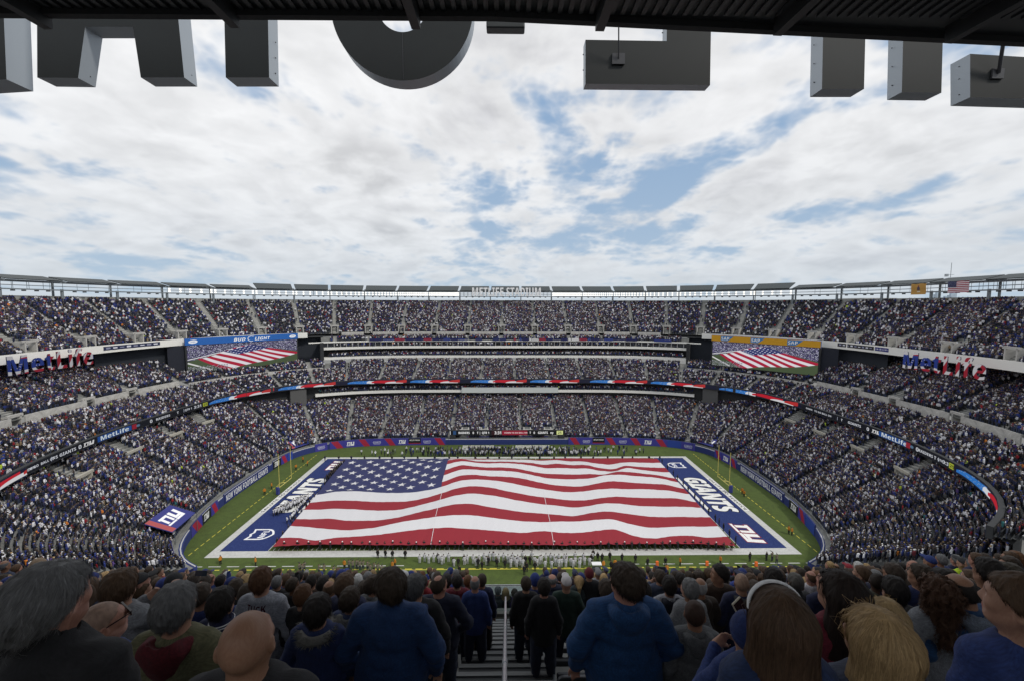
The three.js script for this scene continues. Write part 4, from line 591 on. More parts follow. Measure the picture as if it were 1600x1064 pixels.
// ---------------------------------------------------------------- the aisle in front of us: steps, handrail, glass guard, seats
const rowD = (i) => 1.0 + 0.82 * (19 - i), rowH = (i) => UP.h0 + UP.rise * i, rowZ = (i) => EYE.z - rowD(i), treadAt = (D) => EYE.y - 1.8 - 0.64 * D;
{
  const o = thing('aisle_stairs', 'steep grey stairs with pale edges going down to the glass guard', 'stairs');
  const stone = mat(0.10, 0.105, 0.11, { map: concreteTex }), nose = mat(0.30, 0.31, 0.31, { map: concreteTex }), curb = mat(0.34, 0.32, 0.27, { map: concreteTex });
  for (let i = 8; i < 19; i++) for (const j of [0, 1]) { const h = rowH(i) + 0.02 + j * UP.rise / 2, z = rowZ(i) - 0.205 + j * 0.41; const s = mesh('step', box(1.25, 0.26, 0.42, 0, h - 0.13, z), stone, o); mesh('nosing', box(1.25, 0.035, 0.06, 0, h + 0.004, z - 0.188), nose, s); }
  const g = thing('glass_guard', 'glass guard panel with steel posts at the bottom of the stairs', 'guard', [0, EYE.y - 8.27, EYE.z - 10.35]);
  mesh('landing', box(1.3, 0.12, 0.5, 0, -0.02, 0.36), mat(0.3, 0.31, 0.32, { map: concreteTex }), g);
  mesh('curb', [box(1.9, 0.26, 0.22, 0, 0.1, 0)], curb, g); mesh('sill', box(1.4, 0.1, 0.2, 0, 0.28, 0), mat(0.16, 0.15, 0.13), g);
  mesh('pane', box(1.2, 0.68, 0.012, 0, 0.67, 0), M.glass, g); mesh('top_rail', bar(V(-0.7, 1.04, 0), V(0.7, 1.04, 0), 0.016), M.rail, g);
  for (const x of [-0.66, -0.53, 0.53, 0.66]) mesh('post', box(0.05, 0.75, 0.03, x, 0.68, 0), mat(0.32, 0.38, 0.4, { roughness: 0.3, metalness: 0.4 }), g);
  const hr = thing('handrail', 'round steel handrail running down the middle of the stairs', 'handrail'), rp = (D, y = 0.92) => V(0.02, treadAt(D) + y, EYE.z - D);
  mesh('rail', bar(rp(1.8), rp(9.7), 0.02, 10), M.rail, hr); for (const D of [2.4, 4.2, 6, 7.8, 9.5]) mesh('post', bar(rp(D, -0.05), rp(D), 0.02, 8), M.rail, hr); for (const D of [3.3, 5.1, 6.9, 8.7]) mesh('joint', bar(rp(D - 0.07), rp(D + 0.07), 0.025, 10), M.rail, hr);
  for (const k of [-1, 1]) { const sr = thing('side_rail', k < 0 ? 'dark steel rail along the left edge of the stairs' : 'dark steel rail along the right edge of the stairs', 'railing'), q = (D, y) => V(k * 0.82, treadAt(D) + y, EYE.z - D); mesh('rail', bar(q(6.9, 0.65), q(10.3, 0.85), 0.018, 8), M.steel, sr); for (const D of [6.9, 8, 9.1, 10.2]) mesh('post', bar(q(D, 0), q(D, 0.75), 0.02, 8), M.steel, sr); }
}
const seatM = mat(0.085, 0.09, 0.10, { roughness: 0.38 }), seatM2 = mat(0.06, 0.063, 0.07, { roughness: 0.4 });
function stadiumSeat(label, x, y, z) {
  const o = thing('stadium_seat', label, 'seat', [x, y, z], 0, 'empty folding seats beside the stairs');
  const sh = new THREE.Shape(); const w = 0.2, h = 0.42, r = 0.07; sh.moveTo(-w, 0); sh.lineTo(w, 0); sh.lineTo(w + 0.01, h - r); sh.quadraticCurveTo(w, h, w - r, h); sh.lineTo(-w + r, h); sh.quadraticCurveTo(-w, h, -w - 0.01, h - r); sh.closePath();
  const g = new THREE.ExtrudeGeometry(sh, { depth: 0.02, bevelEnabled: true, bevelSize: 0.01, bevelThickness: 0.012, bevelSegments: 2 }); g.rotateX(0.16); g.translate(0, 0.14, 0.1);
  mesh('backrest', g, seatM, o); mesh('seat_pan', (() => { const q = rbox(0.4, 0.05, 0.36, 0.02); q.rotateX(1.25); q.translate(0, 0.2, -0.02); return q; })(), seatM2, o);
  for (const k of [-1, 1]) mesh('bracket', rbox(0.035, 0.34, 0.2, 0.012, k * 0.235, 0.18, 0.02), M.steel, o);
  return o;
}
[[11, 'fifth'], [12, 'fourth'], [13, 'third'], [14, 'second'], [15, 'first']].forEach(([i, n]) => { for (let k = 0; k < 3; k++) stadiumSeat(`empty dark grey seat, ${['beside the stairs', 'second from stairs', 'third from stairs'][k]}, in ${n} free row up`, 0.88 + k * 0.46, rowH(i), rowZ(i) + 0.16); });

// ---------------------------------------------------------------- the crowd in the stands and the empty seats between it
camera.updateMatrixWorld(); camera.updateProjectionMatrix();
const seenAt = (p, m = 1.15) => { const q = p.clone().project(camera); return q.z < 1 && Math.abs(q.x) < m && q.y > -m && q.y < m; };
const paintGeo = (g, c) => { g = plain(g); const n = g.attributes.position.count, a = new Float32Array(n * 3); for (let i = 0; i < n; i++) { a[i * 3] = c[0]; a[i * 3 + 1] = c[1]; a[i * 3 + 2] = c[2]; } g.setAttribute('color', new THREE.BufferAttribute(a, 3)); return g; };
function smallFigure(shirt, legs, hair, skin, pose) {
  const cyl = (r0, r1, h, n, x, y, z, rx = 0, rz = 0, sz = 1) => { const g = new THREE.CylinderGeometry(r0, r1, h, n, 1); if (rx) g.rotateX(rx); if (rz) g.rotateZ(rz); g.scale(1, 1, sz); g.translate(x, y, z); return g; };
  const parts = [paintGeo(cyl(0.17, 0.10, 0.86, 6, 0, 0.43, 0, 0, 0, 0.75), legs), paintGeo(cyl(0.215, 0.17, 0.62, 7, 0, 1.12, 0, 0, 0, 0.62), shirt), paintGeo((() => { const g = new THREE.SphereGeometry(0.2, 7, 3, 0, 6.3, 0, 1.57); g.scale(1.05, 0.5, 0.62); g.translate(0, 1.42, 0); return g; })(), shirt)];
  const head = new THREE.IcosahedronGeometry(0.112, 1); head.scale(0.86, 1.1, 1); head.translate(0, 1.63, -0.02); parts.push(paintGeo(head, skin));
  const cap = new THREE.SphereGeometry(0.12, 7, 4, 0, 6.3, 0, 1.8); cap.scale(0.92, 1, 1.04); cap.rotateX(0.22); cap.translate(0, 1.65, 0); parts.push(paintGeo(cap, hair));
  for (const k of [-1, 1]) { if (pose === 0) parts.push(paintGeo(cyl(0.06, 0.045, 0.6, 5, k * 0.25, 1.12, 0, 0.05, k * 0.12), shirt), paintGeo(cyl(0.04, 0.03, 0.14, 4, k * 0.285, 0.76, 0.0), skin)); else { parts.push(paintGeo(cyl(0.06, 0.05, 0.36, 5, k * 0.25, 1.24, -0.02, 0.2, k * 0.15), shirt), paintGeo(cyl(0.05, 0.04, 0.34, 5, k * 0.13, 1.1, -0.17, 0.5, -k * 1.1), shirt)); } }
  return mergeGeometries(parts);
}
const CLOTH = { navy: [0.011, 0.015, 0.05], royal: [0.018, 0.038, 0.20], black: [0.010, 0.010, 0.012], white: [0.70, 0.70, 0.73], pale: [0.33, 0.34, 0.36], grey: [0.09, 0.095, 0.10], slate: [0.04, 0.05, 0.085], red: [0.26, 0.012, 0.02], tan: [0.26, 0.19, 0.11], brown: [0.05, 0.03, 0.02], neon: [0.55, 0.72, 0.05], violet: [0.09, 0.05, 0.2], orange: [0.65, 0.22, 0.03], green: [0.02, 0.07, 0.035], maroon: [0.10, 0.008, 0.016], teal: [0.02, 0.12, 0.13] };
const SKIN = [[0.21, 0.135, 0.105], [0.17, 0.108, 0.082], [0.26, 0.175, 0.14], [0.06, 0.038, 0.028]], JEANS = [0.03, 0.042, 0.085], HAIR = { dark: [0.018, 0.013, 0.010], brown: [0.05, 0.03, 0.018], grey: [0.22, 0.22, 0.22], blond: [0.33, 0.23, 0.11], white: [0.6, 0.6, 0.6], blue: [0.02, 0.04, 0.2] };
const crowdKinds = [['navy', 27, 'dark'], ['navy', 11, 'blue'], ['royal', 9, 'dark'], ['royal', 6, 'blue'], ['black', 20, 'dark'], ['black', 7, 'dark'], ['white', 13, 'dark'], ['white', 8, 'white'], ['pale', 5, 'dark'], ['grey', 6, 'dark'], ['slate', 5, 'blond'], ['red', 3.4, 'dark'], ['tan', 2, 'grey'], ['brown', 2, 'dark'], ['violet', 1.4, 'brown'], ['maroon', 1.2, 'white'], ['neon', 0.16, 'dark'], ['orange', 0.3, 'dark'], ['teal', 0.4, 'brown']];
const crowdSum = crowdKinds.reduce((a, c) => a + c[1], 0);
let crowd, seatGeo, seatMat;
const spots = crowdKinds.map(() => []), seatSpots = [];
{
  const r = mulberry(2024), dummy = new THREE.Object3D();
  const pick = () => { let x = r() * crowdSum; for (let i = 0; i < crowdKinds.length; i++) if ((x -= crowdKinds[i][1]) <= 0) return i; return 0; };
  const put = (p, ry, ht, kind = pick()) => { dummy.position.copy(p); dummy.rotation.set((r() - 0.5) * 0.08, ry + (r() - 0.5) * 0.7, 0); dummy.scale.set(ht * (0.95 + r() * 0.22), ht, ht); dummy.updateMatrix(); spots[kind].push([dummy.matrix.clone(), 0.72 + r() * 0.5]); };
  const portals = (tier) => portalSpots.filter((q) => q[1] === tier);
  function fill(t, key, s0, s1, aisles, full, opt = {}) {
    const po = portals(opt.portal ?? key);
    for (let i = opt.from ?? 0; i < (opt.to ?? t.n); i++) {
      const d = t.d0 + (i + 0.5) * t.deep; let h = t.h0 + i * t.rise;
      let s = s0, last = pt(s0, d, 0); const off = r() * 0.5; let acc = off;
      while (s < s1) {
        s += 0.12; const p = pt(s, d, 0); acc += p.distanceTo(last); last = p; if (acc < 0.54) continue; acc -= 0.54;
        if (opt.at) h = t.h0 + i * opt.at(s).rise; p.y = h; if (opt.test && !opt.test(p, i)) continue; if (!seenAt(p)) continue; if (nearAisle(aisles, s, d)) { if (r() < 0.035) put(p, facing(s), 0.95); continue; }
        let skip = false; for (const q of po) if (i >= q[2] && i <= q[3] && Math.abs(q[0] - s) < 5 && pt(q[0], d, h).distanceTo(p) < q[4]) { skip = true; break; } if (skip) continue;
        const sec = Math.floor(s / 7), n = noise3(s * 0.12, i * 0.28, opt.seed ?? 3) * 0.42 + noise3(s * 0.5, i * 0.9, 9) * 0.22;
        const sit = r();
        if (r() < full + n) { p.x += (r() - 0.5) * 0.24; p.z += (r() - 0.5) * 0.24; if (sit < 0.06) p.y -= 0.42; put(p, facing(s), (opt.ht ?? 0.9) + r() * (opt.ht ? 0.09 : 0.16), opt.kinds ? opt.kinds[Math.floor(r() * opt.kinds.length)] : undefined); }
        else { dummy.position.copy(p).add(V(0, 0, 0)); const back = pt(s, d + t.deep * 0.22, h); dummy.position.copy(back); dummy.rotation.set(0, facing(s), 0); dummy.scale.set(1, 1, 1); dummy.updateMatrix(); seatSpots.push(dummy.matrix.clone()); }
      }
    }
  }
  const A = AISLES, notBench = (p) => true;
  fill(UP, 'up', -118, 118, A.up, 0.78, { seed: 1 });
  fill(CLUB, 'club', -FAR_S + 1, FAR_S - 1, A.up, 0.72, { to: 3 });
  fill(LOW, 'low', -END, END, A.low, 0.84, { seed: 2, from: 1, at: lowAt });
  fill(MIDL, 'mid', -END, END, A.mid, 0.58, { seed: 4, to: 15 });
  fill(MIDF, 'midF', -FAR_S + 1, FAR_S - 1, A.mid, 0.52, { seed: 4 });
  for (const k of [-1, 1]) { const R = (a, b) => [Math.min(k * a, k * b), Math.max(k * a, k * b)]; fill(MIDC, 'midC', ...R(FAR_S, COR_S), A.mid, 0.62, { seed: 6 }); fill(MIDE, 'midE', ...R(COR_S, END), A.mid, 0.74, { seed: 7, from: 1 }); }
  const row = (d, h, s0, s1, full) => fill({ d0: d - 0.4, h0: h, deep: 0.8, rise: 0, n: 1 }, 'none', s0, s1, [], full);
  row(46.6, 25.1, -56.8, 56.8, 0.72); row(47.9, 25.5, -56.8, 56.8, 0.72); row(46.9, 29.25, -56, 56, 0.3);
  row(25.9, 13.9, -58.5, 58.5, 0.6); row(26.8, 14.1, -58.5, 58.5, 0.55); row(26.4, 10.6, -17, 20, 0.5); row(52.2, 30.6, -56, 56, 0.1);
  // the packed far sideline in front of the benches
  for (let i = 0; i < 430; i++) { const x = (r() + r() + r() - 1.5) * 34, z = -26.1 - Math.pow(r(), 1.4) * 5.4; put(V(x + 0.5, 0, z), r() * 6.28, 0.98 + r() * 0.1, [0, 0, 2, 4, 4, 6, 7, 8, 9, 4, 6][Math.floor(r() * 11)]); }
  // bandsmen in white and a dark formation in the left end zone, bearers along the two short flag edges
  const gr = (px, py) => { const v = V((px - 800) / 657.3, (532 - py) / 657.3, -1).applyQuaternion(camera.quaternion); return v.multiplyScalar(-EYE.y / v.y).add(EYE); };
  for (let i = 0; i < 15; i++) for (let j = 0; j < 3; j++) put(gr(424 + i * 3.4 + j * 6 + r() * 3, 806 - i * 1.7 - j * 1.6 + r() * 3), -1.2, 1.0, r() < 0.85 ? 6 : 7);
  for (let i = 0; i < 12; i++) for (let j = 0; j < 3; j++) put(gr(506 + i * 2.3 + j * 3.4 + r(), 754 - i * 2.4 - j * 0.8 + r()), -1.2, 1.0, r() < 0.8 ? 4 : 5);
  for (let i = 0; i < 15; i++) { const t = (i + r() * 0.5) / 15; put(gr(lerp(541, 430, t) - 2, lerp(720, 855, t) + 4), -1.5, 1.02, i % 3 ? 4 : 0); put(gr(lerp(1031, 1153, t) + 2, lerp(719, 852, t) + 4), 1.5, 1.02, i % 3 ? 0 : 4); put(gr(lerp(478, 446, t) + 4 * r(), lerp(785, 820, t)), -1.2, 1, 6); }
  for (let i = 0; i < 26; i++) put(gr(505 + i * 21 + r() * 8, 720 + r()), 3.1, 1.02, i % 2 ? 4 : 0);
  for (let i = 3; i < 20; i++) for (let x = -15; x < 15; x += 0.52) { if (Math.abs(x) < 0.95 || (i > 10 && i < 16 && x > 0 && x < 2.2)) continue; dummy.position.set(x, UP.h0 + UP.rise * i, EYE.z - (1.0 + 0.82 * (19 - i)) + 0.2); dummy.rotation.set(0, 0, 0); dummy.scale.set(1, 0.8, 1); dummy.updateMatrix(); seatSpots.push(dummy.matrix.clone()); }
  crowd = thing('crowd', 'dense crowd of standing fans filling every tier of the stadium', 'crowd', [0, 0, 0], 0, null, 'stuff');
  const cm = new THREE.MeshStandardMaterial({ vertexColors: true, roughness: 0.85 }), c = new THREE.Color();
  crowdKinds.forEach(([cloth, , hair], k) => {
    const list = spots[k]; if (!list.length) return;
    for (const pose of [0, 1]) {
      const part = list.filter((_, i) => i % 2 === pose); if (!part.length) continue;
      const g = smallFigure(CLOTH[cloth], k % 3 ? JEANS : CLOTH.black, HAIR[hair], SKIN[(k + pose) % 4 === 3 ? 3 : (k + pose) % 3], pose);
      const im = new THREE.InstancedMesh(g, cm, part.length); im.name = 'spectators'; im.userData.kind = 'stuff'; im.castShadow = im.receiveShadow = true;
      part.forEach(([m, b], i) => { im.setMatrixAt(i, m); im.setColorAt(i, c.setRGB(b, b, b)); }); crowd.add(im);
    }
  });
  const sg = seatGeo = mergeGeometries([box(0.46, 0.46, 0.06, 0, 0.62, 0.03, 0, 0.15), box(0.42, 0.34, 0.06, 0, 0.42, -0.08, 0, -0.2), box(0.05, 0.42, 0.3, 0.25, 0.3, 0)].map(plain));
  const seats = new THREE.InstancedMesh(sg, mat(0.035, 0.037, 0.042, { roughness: 0.35 }), seatSpots.length); seats.name = 'stadium_seats'; seatSpots.forEach((m, i) => seats.setMatrixAt(i, m)); seats.castShadow = seats.receiveShadow = true;
  tag(seats, 'rows of empty grey folding seats between the fans in every tier', 'seats', null, 'stuff'); scene.add(seats);
  console.log('crowd', spots.reduce((a, l) => a + l.length, 0), 'seats', seatSpots.length);
}

// ---------------------------------------------------------------- people: a body is one smooth surface meshed from joined capsules and ellipsoids; hair and clothes are shells over it
function netMesh(f, lo, hi, c, colorAt) { // surface nets
  const n = [0, 1, 2].map((k) => Math.max(2, Math.ceil((hi[k] - lo[k]) / c) + 1)), [nx, ny, nz] = n, F = new Float32Array(nx * ny * nz);
  const B = 5, R = B * 0.5 * 1.7321 * c * 1.35 + 0.012;
  for (let k0 = 0; k0 < nz; k0 += B) for (let j0 = 0; j0 < ny; j0 += B) for (let x0 = 0; x0 < nx; x0 += B) {
    const m = f(lo[0] + (x0 + 2) * c, lo[1] + (j0 + 2) * c, lo[2] + (k0 + 2) * c), far = Math.abs(m) > R;
    for (let k = k0; k < Math.min(nz, k0 + B); k++) for (let j = j0; j < Math.min(ny, j0 + B); j++) for (let x = x0; x < Math.min(nx, x0 + B); x++) F[x + nx * (j + ny * k)] = far ? m : f(lo[0] + x * c, lo[1] + j * c, lo[2] + k * c);
  }
  const id = new Int32Array(nx * ny * nz).fill(-1), pos = [], idx = [], at = (x, j, k) => x + nx * (j + ny * k);
  const E = [[0, 1], [2, 3], [4, 5], [6, 7], [0, 2], [1, 3], [4, 6], [5, 7], [0, 4], [1, 5], [2, 6], [3, 7]];
  for (let k = 0; k < nz - 1; k++) for (let j = 0; j < ny - 1; j++) for (let x = 0; x < nx - 1; x++) {
    const v = []; let m = 0; for (let q = 0; q < 8; q++) { const w = F[at(x + (q & 1), j + ((q >> 1) & 1), k + (q >> 2))]; v.push(w); if (w < 0) m |= 1 << q; }
    if (m === 0 || m === 255) continue;
    let sx = 0, sy = 0, sz = 0, cnt = 0;
    for (const [a, b] of E) if (((m >> a) & 1) !== ((m >> b) & 1)) { const t = v[a] / (v[a] - v[b]); sx += lerp(a & 1, b & 1, t); sy += lerp((a >> 1) & 1, (b >> 1) & 1, t); sz += lerp(a >> 2, b >> 2, t); cnt++; }
    id[at(x, j, k)] = pos.length / 3; pos.push(lo[0] + (x + sx / cnt) * c, lo[1] + (j + sy / cnt) * c, lo[2] + (k + sz / cnt) * c);
  }
  const quad = (a, b, d, e, flip) => { if (a < 0 || b < 0 || d < 0 || e < 0) return; flip ? idx.push(a, b, d, d, b, e) : idx.push(a, d, b, b, d, e); };
  for (let k = 1; k < nz - 1; k++) for (let j = 1; j < ny - 1; j++) for (let x = 1; x < nx - 1; x++) {
    const s = F[at(x, j, k)] < 0;
    if (s !== F[at(x + 1, j, k)] < 0) quad(id[at(x, j - 1, k - 1)], id[at(x, j, k - 1)], id[at(x, j - 1, k)], id[at(x, j, k)], s);
    if (s !== F[at(x, j + 1, k)] < 0) quad(id[at(x - 1, j, k - 1)], id[at(x, j, k - 1)], id[at(x - 1, j, k)], id[at(x, j, k)], !s);
    if (s !== F[at(x, j, k + 1)] < 0) quad(id[at(x - 1, j - 1, k)], id[at(x, j - 1, k)], id[at(x - 1, j, k)], id[at(x, j, k)], s);
  }
  const g = new THREE.BufferGeometry(); g.setAttribute('position', new THREE.Float32BufferAttribute(pos, 3)); g.setIndex(idx); g.computeVertexNormals();
  const N = pos.length / 3, uv = new Float32Array(N * 2); for (let i = 0; i < N; i++) { uv[i * 2] = Math.atan2(pos[i * 3], pos[i * 3 + 2]) * 0.16; uv[i * 2 + 1] = pos[i * 3 + 1]; } g.setAttribute('uv', new THREE.BufferAttribute(uv, 2));
  if (colorAt) { const a = new Float32Array(N * 3); for (let i = 0; i < N; i++) a.set(colorAt(pos[i * 3], pos[i * 3 + 1], pos[i * 3 + 2]), i * 3); g.setAttribute('color', new THREE.BufferAttribute(a, 3)); }
  return g;
}
const smin = (a, b, k) => { const h = Math.max(k - Math.abs(a - b), 0) / k; return Math.min(a, b) - h * h * k * 0.25; };
const cap = (ax, ay, az, bx, by, bz, ra, rb) => { const dx = bx - ax, dy = by - ay, dz = bz - az, L = dx * dx + dy * dy + dz * dz; return (x, y, z) => { const px = x - ax, py = y - ay, pz = z - az, t = clamp((px * dx + py * dy + pz * dz) / L, 0, 1), qx = px - dx * t, qy = py - dy * t, qz = pz - dz * t; return Math.sqrt(qx * qx + qy * qy + qz * qz) - (ra + (rb - ra) * t); }; };
const ell = (cx, cy, cz, rx, ry, rz) => { const m = Math.min(rx, ry, rz); return (x, y, z) => { x = (x - cx) / rx; y = (y - cy) / ry; z = (z - cz) / rz; const k0 = Math.sqrt(x * x + y * y + z * z), k1 = Math.sqrt((x * x) / (rx * rx) + (y * y) / (ry * ry) + (z * z) / (rz * rz)); return k1 > 1e-6 ? (k0 * (k0 - 1)) / k1 : -m; }; };
const join = (list, k) => (x, y, z) => { let d = 9; for (const f of list) d = smin(d, f(x, y, z), k); return d; };
const mirror = (fn) => [-1, 1].map(fn);

// the head, looking along -z, before it is turned
const headSkull = join([ell(0, 1.662, 0.006, 0.077, 0.099, 0.097), ell(0, 1.615, -0.032, 0.062, 0.092, 0.068)], 0.03);
const headFull = (() => {
  const base = join([ell(0, 1.662, 0.006, 0.077, 0.099, 0.097), ell(0, 1.615, -0.032, 0.062, 0.092, 0.066), ell(0, 1.577, -0.036, 0.052, 0.046, 0.054), ell(0, 1.549, -0.076, 0.022, 0.017, 0.018), ell(0, 1.668, -0.078, 0.05, 0.014, 0.02), ...mirror((k) => ell(k * 0.042, 1.62, -0.066, 0.024, 0.022, 0.02)), ...mirror((k) => cap(k * 0.058, 1.6, 0.005, k * 0.03, 1.558, -0.06, 0.02, 0.018))], 0.03);
  const nose = join([cap(0, 1.652, -0.092, 0, 1.617, -0.108, 0.009, 0.0125), ...mirror((k) => ell(k * 0.012, 1.611, -0.099, 0.009, 0.008, 0.010))], 0.012);
  const lips = join([ell(0, 1.584, -0.094, 0.024, 0.006, 0.012), ell(0, 1.573, -0.091, 0.021, 0.007, 0.012)], 0.006);
  const sock = mirror((k) => ell(k * 0.032, 1.648, -0.104, 0.019, 0.012, 0.018)), eyes = mirror((k) => ell(k * 0.031, 1.648, -0.0815, 0.0125, 0.0125, 0.0125));
  const ears = mirror((k) => { const a = ell(k * 0.081, 1.632, 0.012, 0.011, 0.033, 0.021), b = ell(k * 0.09, 1.636, 0.008, 0.007, 0.02, 0.011); return (x, y, z) => Math.max(a(x, y, z), -b(x, y, z)); });
  return (x, y, z) => { let d = base(x, y, z); for (const s of sock) { const v = -s(x, y, z); const h = Math.max(0.012 - Math.abs(d - v), 0) / 0.012; d = Math.max(d, v) + h * h * 0.003; } d = smin(d, nose(x, y, z), 0.014); d = smin(d, lips(x, y, z), 0.006); for (const e of eyes) d = Math.min(d, e(x, y, z)); for (const e of ears) d = smin(d, e(x, y, z), 0.01); return d; };
})();
function faceColor(x, y, z, beard, brow) { // skin tint: lips, eyes, brows, stubble
  if (z > -0.02) return beard && y < 1.6 && y > 1.535 && Math.abs(x) > 0.045 && z < 0.0 ? beard : [1, 1, 1];
  const ex = Math.abs(Math.abs(x) - 0.031), ey = y - 1.648;
  if (ex * ex + ey * ey < 0.00009 && z < -0.085) return ex * ex + ey * ey < 0.00003 ? [0.05, 0.04, 0.04] : [1.7, 2.2, 2.6];
  if (Math.abs(y - 1.669 + ex * 0.15) < 0.005 && ex < 0.022 && z < -0.07) return brow;
  if (Math.abs(y - 1.578) < 0.011 && Math.abs(x) < 0.024 && z < -0.09) return [0.85, 0.55, 0.55];
  if (beard && y < 1.603 && (Math.abs(x) > 0.027 || y < 1.568 || Math.abs(y - 1.597) < 0.005)) return beard;
  return [1, 1, 1];
}
const turnPt = (yaw, pitch, roll) => { const e = new THREE.Matrix4().makeRotationFromEuler(new THREE.Euler(pitch, yaw, roll, 'YXZ')).elements; // inverse rotation about the neck
  return (x, y, z) => { y -= 1.53; return [e[0] * x + e[1] * y + e[2] * z, e[4] * x + e[5] * y + e[6] * z + 1.53, e[8] * x + e[9] * y + e[10] * z]; }; };

// poses give elbows and wrists; +x is the figure's right, -z its front
const ARMS = {
  down: (k, b) => [[k * (0.232 + 0.06 * b), 1.14, 0.025], [k * (0.24 + 0.05 * b), 0.89, -0.05], [k * (0.235 + 0.05 * b), 0.79, -0.09]],
  folded: (k, b) => [[k * (0.24 + 0.05 * b), 1.14, -0.02], [k * 0.06, 1.12, -0.22], [k * -0.03, 1.12, -0.23]],
  heart: (k, b) => (k > 0 ? [[0.26 + 0.05 * b, 1.17, -0.03], [0.0, 1.26, -0.19], [-0.09, 1.29, -0.18]] : ARMS.down(k, b)),
  pockets: (k, b) => [[k * (0.29 + 0.05 * b), 1.16, 0.05], [k * (0.2 + 0.03 * b), 0.96, -0.07], [k * 0.15, 0.92, -0.13]],
  phone: (k, b) => (k > 0 ? [[0.28 + 0.03 * b, 1.24, -0.14], [0.17, 1.47, -0.26], [0.14, 1.56, -0.28]] : [[-0.26, 1.17, -0.06], [-0.05, 1.34, -0.27], [0.02, 1.4, -0.28]]),
  raised: (k, b) => (k > 0 ? [[0.3, 1.44, -0.18], [0.22, 1.66, -0.32], [0.2, 1.75, -0.34]] : ARMS.down(k, b)),
  carry: (k, b) => [[k * 0.24, 1.2, -0.1], [k * 0.2, 1.28, -0.34], [k * 0.18, 1.3, -0.42]],
};
function hand(w, h) { // palm, four unequal curled fingers and a thumb at the side, along the forearm's direction
  const d = V(h[0] - w[0], h[1] - w[1], h[2] - w[2]).normalize(), s = V(0, 0, 1).cross(d); if (s.length() < 0.2) s.set(1, 0, 0); s.normalize(); const n = d.clone().cross(s), o = V(...w), at = (a, b, c) => o.clone().addScaledVector(d, a).addScaledVector(s, b).addScaledVector(n, c).toArray();
  const L = [cap(...at(-0.02, 0, 0), ...at(0.03, 0, 0), 0.026, 0.03)], p = (a, b, r) => cap(...a, ...b, r, r * 0.86);
  L.push(p(at(0.03, -0.026, 0), at(0.075, -0.024, 0), 0.014), p(at(0.03, 0.024, 0), at(0.075, 0.02, 0), 0.014));
  [[-0.031, 0.055], [-0.011, 0.066], [0.010, 0.061], [0.029, 0.048]].forEach(([b, l]) => { const a = at(0.078, b, 0), m = at(0.078 + l * 0.5, b * 1.05, 0.016), e = at(0.078 + l * 0.72, b, 0.045); L.push(p(a, m, 0.0095), p(m, e, 0.0085)); });
  L.push(p(at(0.02, -0.032, 0.006), at(0.045, -0.052, 0.02), 0.012), p(at(0.045, -0.052, 0.02), at(0.072, -0.05, 0.034), 0.0105));
  return L;
}
